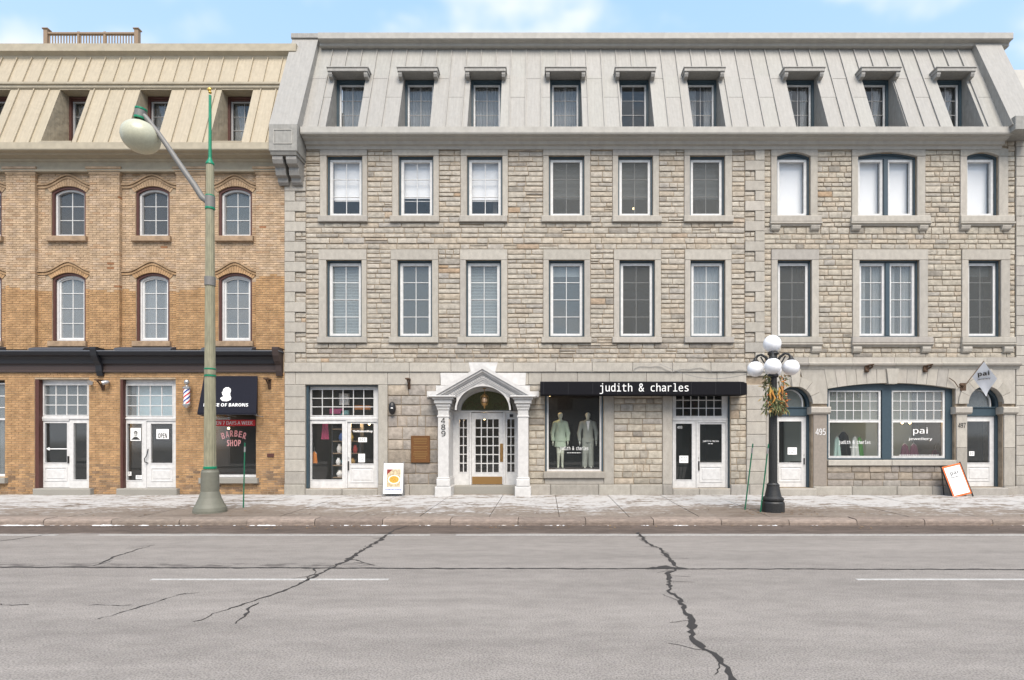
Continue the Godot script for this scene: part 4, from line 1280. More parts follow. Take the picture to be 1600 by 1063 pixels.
func slope(t: float) -> Vector2: return Vector2(lerpf(0.30, -1.10, t), lerpf(10.80, 14.32, t))    # (z, y) of the grey mansard
func slope_b(t: float) -> Vector2: return Vector2(lerpf(0.36, -0.86, t), lerpf(10.30, 13.80, t))   # of the beige one
func mansard(R: Node3D, x0: float, x1: float, pitch: float, dorm: Array, td: float, joints: Array, fn: Callable, m: Material, base: Color, tlo: float, thi: float) -> void:
	var n := int(round((x1 - x0) / pitch))
	for i in n:
		var a := lerpf(x0, x1, float(i) / n); var b := lerpf(x0, x1, float(i + 1) / n)
		var ts := [tlo]
		for j in joints[i % joints.size()]:
			if j > tlo and j < thi: ts.append(j)
		if td > tlo and td < thi: ts.append(td)
		ts.append(thi)
		ts.sort()
		for k in ts.size() - 1:
			if ts[k + 1] - ts[k] < 0.005: continue
			var hs := []
			if ts[k] < td - 0.001:
				for d in dorm: hs.append(Hole.new(d[0], d[1], -1, 2))
			for s: Vector2 in free_spans(a, b, 0.1, 0.2, hs):
				if s.y - s.x < 0.01: continue
				var mb := MB.new()
				mb.col = base * rr(0.965, 1.03)
				mb.col.a = 1
				var p: Vector2 = fn.call(ts[k] + (0.0015 if k > 0 else 0.0)); var q: Vector2 = fn.call(ts[k + 1])
				var up := Vector2(q.y - p.y, p.x - q.x).normalized() * 0.008
				var o := rr(0.0, 0.003) + (0.007 if k > 0 and ts[k] != td else 0.0)
				var A := Vector3(s.x, p.y, p.x + o); var C := Vector3(s.y, p.y, p.x + o); var D := Vector3(s.y, q.y, q.x + o); var E := Vector3(s.x, q.y, q.x + o)
				var dn := Vector3(0, -0.012, -0.02)
				mb.quad(A, C, D, E)
				mb.quad(A + dn, C + dn, C, A); mb.quad(D, D + dn, E + dn, E)
				mb.quad(A + dn, E + dn, D + dn, C + dn)
				part("roof_panel", mb, m, R)
		# standing seam
		if i > 0:
			var lo := tlo
			for d in dorm:
				if a > d[0] - 0.02 and a < d[1] + 0.02: lo = td
			if lo < thi - 0.01:
				var sm := MB.new()
				sm.col = base * 0.98
				sm.col.a = 1
				var p: Vector2 = fn.call(lo); var q: Vector2 = fn.call(thi)
				for w in [[0.013, 0.045]]:
					sm.quad(Vector3(a - w[0], p.y, p.x + w[1]), Vector3(a + w[0], p.y, p.x + w[1]), Vector3(a + w[0], q.y, q.x + w[1]), Vector3(a - w[0], q.y, q.x + w[1]))
					sm.quad(Vector3(a - w[0], p.y, p.x), Vector3(a - w[0], p.y, p.x + w[1]), Vector3(a - w[0], q.y, q.x + w[1]), Vector3(a - w[0], q.y, q.x))
					sm.quad(Vector3(a + w[0], p.y, p.x + w[1]), Vector3(a + w[0], p.y, p.x), Vector3(a + w[0], q.y, q.x), Vector3(a + w[0], q.y, q.x + w[1]))
					sm.quad(Vector3(a + w[0], p.y, p.x + w[1]), Vector3(a - w[0], p.y, p.x + w[1]), Vector3(a - w[0], p.y, p.x), Vector3(a + w[0], p.y, p.x))
				part("roof_seam", sm, m, R)

func dormer(B: Node3D, called: String, xl: float, xr: float, zb: float, y0: float, y1: float, fn: Callable, tlo: float, td: float, m: Material, base: Color, mf: Material, hood: bool, cover: String, cols: int) -> void:
	var D := sub(called, B)
	var lo: Vector2 = fn.call(tlo); var hi: Vector2 = fn.call(td)
	for s in 2:
		var x := xl if s == 0 else xr
		var c := MB.new(); c.col = base * 0.98; c.col.a = 1
		var e := 0.012 if s == 0 else -0.012
		# a cheek: the flat triangle between the roof slope and the upright window
		var poly := PackedVector2Array([Vector2(lo.x, lo.y), Vector2(hi.x, hi.y), Vector2(zb - 0.1, hi.y), Vector2(zb - 0.1, lo.y)])
		c.prism_x(Array(poly), minf(x - e, x), maxf(x - e, x))
		part("cheek", c, m, D)
	var fl := MB.new(); fl.col = base; fl.col.a = 1
	fl.box(xl, lo.y - 0.02, zb - 0.1, xr, lo.y + 0.015, lo.x - 0.01)
	part("sill_tray", fl, m, D)
	bx("sill_bar", xl - 0.01, lo.y + 0.055, lo.x - 0.03, xr + 0.01, lo.y + 0.085, lo.x + 0.005, M.beige_trim if not hood else M.roof_trim, D)
	bx("sill_flashing", xl - 0.02, lo.y - 0.035, lo.x - 0.04, xr + 0.02, lo.y + 0.03, lo.x + 0.04, M.rust if rng.randf() < 0.6 else M.roof_trim, D)
	var so := MB.new(); so.col = base; so.col.a = 1
	if hood:
		var hw := 0.14
		so.cbox(xl - hw, y1, zb, xr + hw, y1 + 0.10, -0.24, 0.012)
		so.cbox(xl - hw - 0.02, y1 + 0.10, zb, xr + hw + 0.02, y1 + 0.14, -0.22, 0.01)
		part("hood", so, m, D)
		for x in [xl - hw + 0.02, xr + 0.01]:
			var k := MB.new(); k.col = base; k.col.a = 1
			k.prism_x([Vector2(-0.62, y1), Vector2(-0.62, y1 - 0.30), Vector2(-0.46, y1 - 0.28), Vector2(-0.44, y1 - 0.16), Vector2(-0.30, y1 - 0.13), Vector2(-0.27, y1 - 0.06), Vector2(-0.27, y1)], x, x + 0.11)
			part("hood_bracket", k, m, D)
	else:
		so.box(xl, y1, zb - 0.1, xr, y1 + 0.02, hi.x + 0.02)
		part("head_soffit", so, m, D)
	var hd := MB.new(); hd.col = Color(1, 1, 1)
	var wy1 := y1 - 0.02
	frame_ring(D, "frame", xl, xr, lo.y + 0.01, wy1, 0.07, zb - 0.12, zb + 0.03, mf)
	var wx0 := xl + 0.07; var wx1 := xr - 0.07
	frame_ring(D, "sash", wx0, wx1, lo.y + 0.08, wy1 - 0.10, 0.05, zb - 0.09, zb - 0.04, M.grey_sash if not hood else M.sash)
	bx("head_board", wx0, wy1 - 0.11, zb - 0.1, wx1, wy1 - 0.06, zb, mf, D)
	panes(D, wx0 + 0.05, wx1 - 0.05, lo.y + 0.13, wy1 - 0.15, zb - 0.07, cols, 4, 0.018, M.grey_sash, M.glass)
	if cover != "": covering(D, cover, wx0 + 0.02, wx1 - 0.02, lo.y + 0.1, wy1 - 0.1, zb - 0.24)

func build_stone_roof(B: Node3D) -> void:
	var R := sub("roof", B)
	var col := Color(0.365, 0.355, 0.33)
	var x0 := fx(464, 0.6) - 0.02; var x1 := fx(1583, 0.6) + 0.02
	var dorm := []
	for p in [[507.5, 558], [620.5, 670.8], [729.7, 781], [859.7, 910.5], [972.7, 1023], [1084, 1135], [1245.6, 1296], [1370, 1419], [1492, 1540]]: dorm.append([fx(p[0], 0.3), fx(p[1], 0.3)])
	mansard(R, x0, x1, 0.474, dorm, 0.60, [[0.575], [0.36]], slope, M.roof_grey, col, 0.0, 1.0)
	var cv := ["curtain", "curtain", "curtain", "curtain", "", "curtain_gap", "curtain_gap", "curtain_gap", "curtain_gap"]
	for i in 9: dormer(B, "dormer", dorm[i][0], dorm[i][1], -0.68, 10.85, 12.89, slope, 0.0, 0.60, M.roof_grey, col, M.teal, true, cv[i], 2)
	# gutter board and mouldings at the eaves
	var g := MB.new()
	g.prism_x([Vector2(-0.2, 10.36), Vector2(0.05, 10.36), Vector2(0.07, 10.44), Vector2(0.16, 10.46), Vector2(0.18, 10.53), Vector2(0.31, 10.56), Vector2(0.33, 10.60), Vector2(0.44, 10.60), Vector2(0.46, 10.64), Vector2(0.46, 10.81), Vector2(0.42, 10.825), Vector2(0.28, 10.83), Vector2(-0.2, 10.80)], x0 + 0.05, x1 + 0.1)
	part("eaves", g, M.roof_trim, R)
	var t := MB.new()
	t.prism_x([Vector2(-1.2, 14.08), Vector2(-0.92, 14.08), Vector2(-0.86, 14.10), Vector2(-0.86, 14.18), Vector2(-0.80, 14.20), Vector2(-0.72, 14.20), Vector2(-0.70, 14.22), Vector2(-0.70, 14.40), Vector2(-0.74, 14.42), Vector2(-1.2, 14.42)], x0 + 0.1, fx(1584, -0.7))
	part("top_cornice", t, M.roof_trim, R)
	var dk := MB.new()
	dk.box(x0, 14.1, -12, x1, 14.3, -1.15)
	part("roof_deck", dk, M.roof_trim, R)
	# end walls that rise above the slope, with a block on corbels at the foot
	for s in 2:
		var K := sub("end_parapet", B)
		var a := fx(420, 0.6) if s == 0 else fx(1583, 0.6)
		var b := a + 0.82
		var m := MB.new(); m.col = col; m.col.a = 1
		m.prism_x([Vector2(0.60, 10.80), Vector2(-0.93, 14.36), Vector2(-3.0, 14.36), Vector2(-3.0, 10.80)], a, b)
		part("parapet_face", m, M.roof_grey, K)
		var cp := MB.new(); cp.col = col; cp.col.a = 1
		cp.cbox(a - 0.03, 14.36, -3.0, b + 0.03, 14.52, -0.88, 0.012)
		part("parapet_cap", cp, M.roof_grey, K)
		var bl := MB.new(); bl.col = col * 0.9; bl.col.a = 1
		if s == 1:
			bl.cbox(a + 0.03, 10.62, -0.1, b, 11.02, 0.66, 0.012)
			part("parapet_block", bl, M.roof_grey, K)
			continue
		bl.cbox(a, 10.02, -0.1, b, 10.80, 0.62, 0.012)
		bl.prism_x([Vector2(-0.05, 9.93), Vector2(0.56, 9.93), Vector2(0.60, 10.015), Vector2(-0.05, 10.015)], a + 0.03, b - 0.03)
		part("parapet_block", bl, M.roof_grey, K)
		frame_ring(K, "block_panel", a + 0.14, b - 0.14, 10.22, 10.64, 0.022, 0.61, 0.636, M.roof_trim)
		if s == 0:
			for x in [a + 0.06, b - 0.36]:
				var k := MB.new(); k.col = col * 0.85; k.col.a = 1
				k.prism_x([Vector2(-0.05, 9.92), Vector2(-0.05, 9.28), Vector2(0.10, 9.25), Vector2(0.17, 9.31), Vector2(0.19, 9.42), Vector2(0.30, 9.46), Vector2(0.34, 9.58), Vector2(0.34, 9.66), Vector2(0.48, 9.72), Vector2(0.53, 9.82), Vector2(0.53, 9.92)], x, x + 0.30)
				part("corbel", k, M.roof_grey, K)
	for px in [513.0, 735.0, 846.0, 1093.0, 1266.0, 1345.0, 1500.0]:
		pass

func build_rooms(B: Node3D, xl: float, xr: float, kind: String) -> void:
	# the rooms behind the windows: floors, back wall, partitions
	var fl := MB.new(); var wl := MB.new(); var zb := -5.5
	var ys := [-0.3, 3.95, 7.62, 10.62, 14.1] if kind == "stone" else [-0.3, 3.9, 6.9, 9.85, 13.6]
	for i in ys.size():
		if i == ys.size() - 1 and kind == "stone": continue
		fl.box(xl, ys[i] - 0.02, zb, xr, ys[i] + (0.30 if i == 0 else 0.16), -0.46 if i < 3 else -1.15 if i == 4 else -0.6)
	part("floor_slab", fl, M.room_floor, B, true)
	wl.box(xl, -0.3, zb - 0.2, xr, 14.2 if kind == "stone" else 13.7, zb)
	wl.box(xl - 0.004, -0.3, zb, xl + 0.15, 14.0 if kind == "stone" else 13.4, -1.2)
	wl.box(xr - 0.15, -0.3, zb, xr + 0.004, 14.0 if kind == "stone" else 13.4, -1.2)
	part("room_wall", wl, M.room, B, true)
	var pt := MB.new()
	var xs := [[606, 690], [822, 845], [960, 1030], [1170, 1205], [1498, 1510]] if kind == "stone" else [[-30, -10], [150, 175], [290, 310]]
	for x in xs: pt.box(fx((x[0] + x[1]) / 2.0) - 0.06, 0.0, zb, fx((x[0] + x[1]) / 2.0) + 0.06, 3.93, -0.47)
	for r in 3:
		for k in range(1, 7 if kind == "stone" else 3):
			var x := lerpf(xl, xr, k / (7.0 if kind == "stone" else 3.0))
			pt.box(x - 0.06, ys[r + 1] + 0.16, zb, x + 0.06, ys[r + 2] - 0.02 if r < 2 else 14.05 if kind == "stone" else 13.5, -0.48 if r < 2 else -1.3)
	part("partition", pt, M.room, B, true)

# ---------- the brick building
func lay_bricks(x0: float, x1: float, y0: float, y1: float, holes: Array, z: float, list: Array, line := 6.15) -> void:
	var n := int(round((y1 - y0) / 0.0685))
	for i in n:
		var ya := lerpf(y0, y1, float(i) / n); var yb := lerpf(y0, y1, float(i + 1) / n)
		for s: Vector2 in free_spans(x0, x1, ya, yb, holes):
			var x := s.x
			var first := true
			while x < s.y - 0.005:
				var l := 0.2125
				if first and i % 2 == 1: l = 0.10
				first = false
				if x + l > s.y - 0.05: l = s.y - x
				list.append([x, x + l, ya, yb, z, line])
				x += l
func brick_tone(y: float, x: float, line: float) -> Color:
	var low := y < line + 0.05 * sin(x * 3.0) + rr(-0.05, 0.05)
	var c: Color
	var q := rng.randf()
	if low:
		c = Color(0.62, 0.385, 0.20) * rr(0.90, 1.10)
		if q < 0.12: c = c.lerp(Color(0.62, 0.39, 0.20), 0.8)
		elif q < 0.18: c = c.lerp(Color(0.50, 0.29, 0.155), rr(0.2, 0.5))
	else:
		c = Color(0.68, 0.50, 0.335) * rr(0.90, 1.10)
		if q < 0.30: c = c.lerp(Color(0.68, 0.52, 0.38), rr(0.3, 0.9))
		elif q < 0.36: c = c.lerp(Color(0.54, 0.33, 0.19), rr(0.2, 0.6))
		elif q < 0.366: c = Color(0.46, 0.24, 0.13)
	if y < 0.9 and rng.randf() < 0.75 - y * 0.6: c = c.lerp(Color(0.22, 0.165, 0.13), rr(0.2, 0.75))
	c.a = 1
	return c
func brick_box(mb: MB, b: Array) -> void:
	mb.col = brick_tone(b[2], b[0], b[5])
	var g := 0.0042
	var zf: float = b[4] + rr(-0.003, 0.003)
	var x0: float = b[0] + g; var x1: float = b[1] - g; var y0: float = b[2] + g; var y1: float = b[3] - g
	var zb: float = b[4] - 0.12
	var k := 0.003
	var a := Vector3(x0 + k, y0 + k, zf); var c := Vector3(x1 - k, y0 + k, zf); var d := Vector3(x1 - k, y1 - k, zf); var e := Vector3(x0 + k, y1 - k, zf)
	var f := Vector3(x0, y0, zb); var h := Vector3(x1, y0, zb); var i := Vector3(x1, y1, zb); var j := Vector3(x0, y1, zb)
	mb.quad(a, c, d, e); mb.quad(f, h, c, a); mb.quad(h, i, d, c); mb.quad(i, j, e, d); mb.quad(j, f, a, e)
func build_brick_building() -> void:
	var B := thing("brick_building", "buff and orange brick building with beige metal mansard roof", "building", Vector3(-14, 0, 0))
	var xl := -21.0; var xr := fx(444.6)
	var zp := 0.0; var zbay := -0.10
	var ytop := fy(262); var ymid := fy(546)
	var wins := [[[-57, -3], [75, 129], [207.6, 261], [338, 390.7]], [[-57, -3], [76.4, 129], [208.5, 261], [338, 390.7]]]
	var pil := [[-126, -78], [8.7, 54.5], [139.4, 186.6], [274.7, 320.8], [399.5, 444.7]]
	var holes := []; var soft := []
	var list := []
	for r in 2:
		for o in wins[r]:
			var y1 := fy(288.5 if r == 0 else 424.5); var y0 := fy(368.0 if r == 0 else 533.0)
			holes.append(Hole.new(fx(o[0]), fx(o[1]), y0, y1, 0.17))
			# arch of upright bricks over it
			var h := (fx(o[1]) - fx(o[0])) / 2; var rise := 0.17
			var R := (h * h + rise * rise) / (2 * rise); var cy := y1 - R; var cx := (fx(o[0]) + fx(o[1])) / 2
			var a := asin(h / R) * 1.06
			soft.append([cx, cy, R, a])
	var g_holes := [Hole.new(fx(-70), fx(7), fy(745), fy(594)), Hole.new(fx(53.6), fx(138.3), -0.3, fy(592.7)), Hole.new(fx(187), fx(274), -0.3, fy(592.7)), Hole.new(fx(320), fx(399.5), fy(746.8), fy(598))]
	# upper wall: pilasters proud, bays set back
	var arch_holes := []
	for i in soft.size():
		var s: Array = soft[i]; var h: Hole = holes[i]
		var w: float = sin(s[3]) * (s[2] + 0.26) * 2
		arch_holes.append(Hole.new(s[0] - w / 2, s[0] + w / 2, s[1] + cos(s[3]) * s[2], s[1] + s[2] + 0.26, (s[2] + 0.26) * (1 - cos(s[3]))))
	for p in pil: lay_bricks(fx(p[0]), fx(p[1]), ymid, ytop - 0.10, [], zp, list, fy(434) if p[0] > 390 else fy(453))
	lay_bricks(xl, fx(-126), ymid, ytop, [], zbay, list)
	for i in pil.size() - 1: lay_bricks(fx(pil[i][1]), fx(pil[i + 1][0]), ymid, ytop, holes + arch_holes, zbay, list, fy(453) if i < 3 else fy(440))
	# ground floor; a course of upright bricks under the shop cornice
	lay_bricks(xl, xr, 0.02, fy(583), g_holes, zp, list, 99.0)
	var bk := MB.new()
	backing(bk, xl, xr, ymid - 0.02, ytop, -0.42, zbay - 0.012, holes)
	backing(bk, xl, xr, -0.3, ymid - 0.02, -0.42, zp - 0.012, g_holes)
	for p in pil: bk.box(fx(p[0]) + 0.012, ymid, zbay - 0.02, fx(p[1]) - 0.012, ytop - 0.08, zp - 0.012)
	part("wall", bk, M.brick_mortar, B)
	list.sort_custom(func(a, b): return (a[1] - a[0] > 0.2 and absf(a[2] - 2.2) < absf(b[2] - 2.2)) if (a[1] - a[0] > 0.2) == (b[1] - b[0] > 0.2) else a[1] - a[0] > 0.2)
	var rest := MB.new()
	for i in list.size():
		if i < 300:
			var m := MB.new()
			brick_box(m, list[i])
			part("brick", m, M.brick, B)
		else: brick_box(rest, list[i])
	for s in soft:       # the arch bricks
		var n := int(s[3] * 2 * (s[2] + 0.1) / 0.074)
		for k in n:
			var t0 := lerpf(-s[3], s[3], (k + 0.06) / n); var t1 := lerpf(-s[3], s[3], (k + 0.94) / n)
			rest.col = brick_tone(6.0, 0.0, fy(453) if s[1] < 6 else 0.0).lerp(Color(0.58, 0.39, 0.23), 0.5)
			rest.prism(PackedVector2Array([Vector2(s[0] + sin(t0) * s[2], s[1] + cos(t0) * s[2]), Vector2(s[0] + sin(t1) * s[2], s[1] + cos(t1) * s[2]), Vector2(s[0] + sin(t1) * (s[2] + 0.255), s[1] + cos(t1) * (s[2] + 0.255)), Vector2(s[0] + sin(t0) * (s[2] + 0.255), s[1] + cos(t0) * (s[2] + 0.255))]), zbay - 0.15, zbay + 0.006, false)
	part("bricks", rest, M.brick, B, true)
	# two thin moulded courses that swing up over each arch, and the pilaster heads
	for i in soft.size():
		var bay := i % 4
		var l := fx(pil[bay][1]); var rt := fx(pil[bay + 1][0])
		for c in 2:
			var up := PackedVector2Array(); var dn := PackedVector2Array()
			var s: Array = soft[i]
			var crown: float = s[1] + s[2] + 0.36 - c * 0.085
			for k in 25:
				var x := lerpf(l, rt, k / 24.0)
				var u := clampf(absf(x - s[0]) / (absf(rt - l) * 0.46), 0, 1)
				var y := crown - 0.30 * (0.5 - 0.5 * cos(PI * pow(u, 0.9)))
				up.append(Vector2(x, y)); dn.append(Vector2(x, y - 0.055))
			dn.reverse(); up.append_array(dn)
			var m := MB.new()
			m.col = Color(0.52, 0.365, 0.235) if i < 4 or c == 0 else Color(0.50, 0.33, 0.19)
			m.prism(up, zbay - 0.03, zbay + 0.045 - c * 0.02)
			part("hood_moulding", m, M.brick, B)
	for p in pil:
		for c in [[0.20, 0.135, 0.02], [0.13, 0.065, 0.045], [0.06, -0.01, 0.075]]:
			var m := MB.new(); m.col = brick_tone(9, 0, 0)
			m.cbox(fx(p[0]) - c[2], ytop - c[0], zbay - 0.05, fx(p[1]) + (c[2] if p[0] < 390 else 0.0), ytop - c[1], zp + c[2], 0.008)
			part("pilaster_head", m, M.brick, B)
	# windows
	for r in 2:
		for i in 4:
			var o: Array = wins[r][i]
			var h: Hole = holes[r * 4 + i]
			var w := sub("window", B)
			bx("sill", h.x0 - 0.07, h.y0 - 0.165, zbay - 0.2, h.x1 + 0.07, h.y0, zbay + 0.10, M.sandstone, w, 0.012)
			frame_ring(w, "brick_mould", h.x0 - 0.005, h.x1 + 0.005, h.y0, h.y1, 0.07, zbay - 0.22, zbay - 0.04, M.maroon, 0.17, 0.03)
			var z := zbay - 0.15
			var a := h.x0 + 0.065; var b := h.x1 - 0.065; var yb := h.y0 + 0.035; var yt := h.y1 - 0.07
			frame_ring(w, "sash", a, b, yb, yt, 0.055, z - 0.05, z + 0.05, M.white, 0.14)
			if r == 0:
				frame_ring(w, "inner_sash", a + 0.055, b - 0.055, yb + 0.055, yt - 0.05, 0.03, z - 0.05, z + 0.01, M.print_grey, 0.10)
			else:
				frame_ring(w, "inner_sash", a + 0.05, b - 0.05, yb + 0.05, yt - 0.045, 0.05, z - 0.06, z + 0.015, M.sash, 0.10)
			panes(w, a + 0.08, b - 0.08, yb + 0.085, yt - 0.07, z - 0.02, 2, 3 if r == 0 else 4, 0.022, M.sash, M.glass_dim if r == 0 and i < 3 else M.glass_veil if r == 0 else M.glass_hazy)
			if r == 1 and i == 2: covering(w, "curtain_gap", a + 0.03, b - 0.03, yb, yt, z - 0.16)
	# moulded dark cornice over the shops, on iron-bound brackets
	var cb := [[-21.0, fx(160)], [fx(160), xr - 0.06]]
	for q in cb:
		var m := MB.new()
		m.prism_x([Vector2(-0.05, fy(569)), Vector2(0.10, fy(569)), Vector2(0.12, fy(563)), Vector2(0.17, fy(559)), Vector2(0.26, fy(557)), Vector2(0.30, fy(552.5)), Vector2(0.30, fy(550.5)), Vector2(-0.05, fy(547))], q[0], q[1])
		part("shop_cornice", m, M.dark_cornice, B)
		var f := MB.new()
		f.prism_x([Vector2(-0.05, fy(582)), Vector2(0.055, fy(582)), Vector2(0.055, fy(580)), Vector2(0.03, fy(578.5)), Vector2(0.03, fy(570.5)), Vector2(0.055, fy(569)), Vector2(-0.05, fy(569))], q[0], q[1])
		part("shop_fascia", f, M.fascia_brown, B)
	mat("lead_top", Color(0.13, 0.14, 0.16), 0.5, {tex = "grain", scale = 1.0})
	bx("cornice_lead", -21.0, fy(549.2, 0.3), -0.04, xr - 0.02, fy(547.5, 0.3) , 0.31, M.lead_top, B, 0.004)
	for x in [fx(157.5), fx(437)]:
		var k := MB.new()
		k.prism_x([Vector2(-0.02, fy(588)), Vector2(0.06, fy(588)), Vector2(0.10, fy(581)), Vector2(0.12, fy(572)), Vector2(0.22, fy(566)), Vector2(0.30, fy(558)), Vector2(0.34, fy(548)), Vector2(0.34, fy(545)), Vector2(-0.02, fy(545))], x - 0.08, x + 0.10)
		part("cornice_bracket", k, M.fascia_brown if x > -9 else M.dark_cornice, B)
	for i in pil.size() - 1:
		var m := MB.new()
		m.prism_x([Vector2(zbay - 0.02, fy(549)), Vector2(0.26, fy(549)), Vector2(0.20, fy(545.5)), Vector2(zbay - 0.02, fy(541))], fx(pil[i][1]), fx(pil[i + 1][0]))
		part("lead_apron", m, M.slate_lead, B)
	# ground floor shop fronts
	var z := -0.16
	var S := sub("shopfront", B)
	var yd := 0.19
	bx("reveal_lining", fx(53.6), yd - 0.02, -0.3, fx(53.6) + 0.11, fy(592.7), -0.02, M.maroon, S)
	bx("door_step", fx(48, 0.2), -0.2, -0.4, fx(138.3, 0.2), yd, 0.16, M.concrete, B, 0.02)
	var tr := [fx(68.6, z), fx(136.5, z), fy(648.8, z), fy(602, z)]
	var a := fx(58.8, z); var b := fx(138.3) - 0.002
	joinery(S, a, b, tr[2] - 0.05, fy(593), z - 0.08, z, [Hole.new(tr[0], tr[1], tr[2], tr[3])], M.white)
	panes(S, tr[0], tr[1], tr[2], tr[3], z - 0.045, 4, 3, 0.026, M.white, M.glass_veil)
	bx("transom_rail", a, tr[2] - 0.13, z - 0.08, b, tr[2] - 0.052, z + 0.03, M.white, S, 0.012)
	var top: float = tr[2] - 0.132
	var split := fx(108.5, z)
	joinery(S, split, b, yd, top, z - 0.08, z, [Hole.new(fx(114.5, z), fx(136, z), fy(750, z), fy(661, z))], M.white)
	panes(S, fx(114.5, z), fx(136, z), fy(750, z), fy(661, z), z - 0.045, 1, 1, 0.02, M.white, M.glass)
	joinery(S, a + 0.05, split - 0.004, yd + 0.01, top - 0.04, z - 0.075, z - 0.012, [Hole.new(fx(69, z), fx(104.5, z), fy(723.5, z), fy(661, z))], M.white, "door_leaf")
	bx("door_post", a, yd, z - 0.08, a + 0.048, top, z + 0.02, M.white, S, 0.008)
	bx("door_head", a + 0.05, top - 0.038, z - 0.08, split - 0.004, top, z + 0.02, M.white, S)
	panes(S, fx(69, z), fx(104.5, z), fy(723.5, z), fy(661, z), z - 0.045, 1, 1, 0.02, M.white, M.glass)
	raised_panel(S, fx(69, z), fx(104.5, z), fy(752, z), fy(730, z), z - 0.012, M.white)
	bx("handle", fx(106, z), fy(724, z), z - 0.012, fx(107.6, z), fy(713, z), z + 0.035, M.black, S, 0.006)
	# barber's door
	var S2 := sub("shopfront", B)
	bx("reveal_lining", fx(187), yd - 0.02, -0.3, fx(187) + 0.07, fy(592.7), -0.02, M.maroon, S2)
	bx("door_step", fx(179, 0.2), -0.2, -0.4, fx(274, 0.2), yd, 0.16, M.concrete, B, 0.02)
	tr = [fx(197, z), fx(269.5, z), fy(650, z), fy(602.5, z)]
	a = fx(190.8, z); b = fx(274) - 0.002
	joinery(S2, a, b, tr[2] - 0.05, fy(593), z - 0.08, z, [Hole.new(tr[0], tr[1], tr[2], tr[3])], M.white)
	panes(S2, tr[0], tr[1], tr[2], tr[3], z - 0.045, 4, 3, 0.024, M.white, M.glass_veil)
	bx("transom_rail", a, tr[2] - 0.11, z - 0.08, b, tr[2] - 0.052, z + 0.03, M.white, S2, 0.012)
	top = tr[2] - 0.112
	split = fx(228.5, z)
	joinery(S2, a, split, yd, top, z - 0.08, z, [Hole.new(fx(198, z), fx(222, z), fy(751, z), fy(662, z))], M.white)
	panes(S2, fx(198, z), fx(222, z), fy(751, z), fy(662, z), z - 0.045, 1, 1, 0.02, M.white, M.glass)
	joinery(S2, split + 0.004, b - 0.05, yd + 0.01, top - 0.04, z - 0.075, z - 0.012, [Hole.new(fx(235, z), fx(269.5, z), fy(724, z), fy(662, z))], M.white, "door_leaf")
	bx("door_post", b - 0.048, yd, z - 0.08, b, top, z + 0.02, M.white, S2, 0.008)
	bx("door_head", split, top - 0.038, z - 0.08, b - 0.05, top, z + 0.02, M.white, S2)
	panes(S2, fx(235, z), fx(269.5, z), fy(724, z), fy(662, z), z - 0.045, 1, 1, 0.02, M.white, M.glass)
	raised_panel(S2, fx(235, z), fx(269.5, z), fy(752.5, z), fy(731, z), z - 0.012, M.white)
	var hb := MB.new()
	hb.tube([Vector3(fx(231, z), fy(724, z), z), Vector3(fx(228.5, z), fy(722, z), z + 0.07), Vector3(fx(228, z), fy(717, z), z + 0.07), Vector3(fx(231, z), fy(712, z), z + 0.06), Vector3(fx(231, z), fy(702, z), z)], [0.013], 8)
	part("handle", hb, M.black, S2)
	# barber's window and the window at the far end
	for q in [[320.0, 399.5], [-70.0, 7.0]]:
		var W := sub("shop_window", B)
		var l := fx(q[0]); var rt := fx(q[1])
		var yb := fy(746.8); var yt := fy(598.0)
		frame_ring(W, "frame", l, rt, yb, yt, 0.04, z - 0.1, z + 0.04, M.black if q[0] > 0 else M.white, 0.0, 0.10)
		bx("bottom_rail", l + 0.03, yb, z, rt - 0.03, yb + 0.085, z + 0.06, M.white, W, 0.01)
		if q[0] > 0:
			panes(W, l + 0.04, rt - 0.04, yb + 0.09, yt - 0.04, z - 0.02, 1, 1, 0.02, M.white, M.glass)
		else:
			panes(W, l + 0.04, rt - 0.04, fy(655), yt - 0.04, z - 0.02, 4, 3, 0.03, M.white, M.glass_veil)
			bx("transom_rail", l + 0.04, fy(656.5), z - 0.05, rt - 0.04, fy(653.5), z + 0.05, M.white, W)
			panes(W, l + 0.04, rt - 0.04, yb + 0.09, fy(656.5), z - 0.02, 1, 1, 0.03, M.white, M.glass_veil)
		bx("sill", l - 0.13, fy(755.5), -0.3, rt + 0.10, fy(746.8), 0.12, M.concrete, W, 0.012)
	build_brick_roof(B, xl, xr)
	build_rooms(B, -20.9, xr - 0.1, "brick")

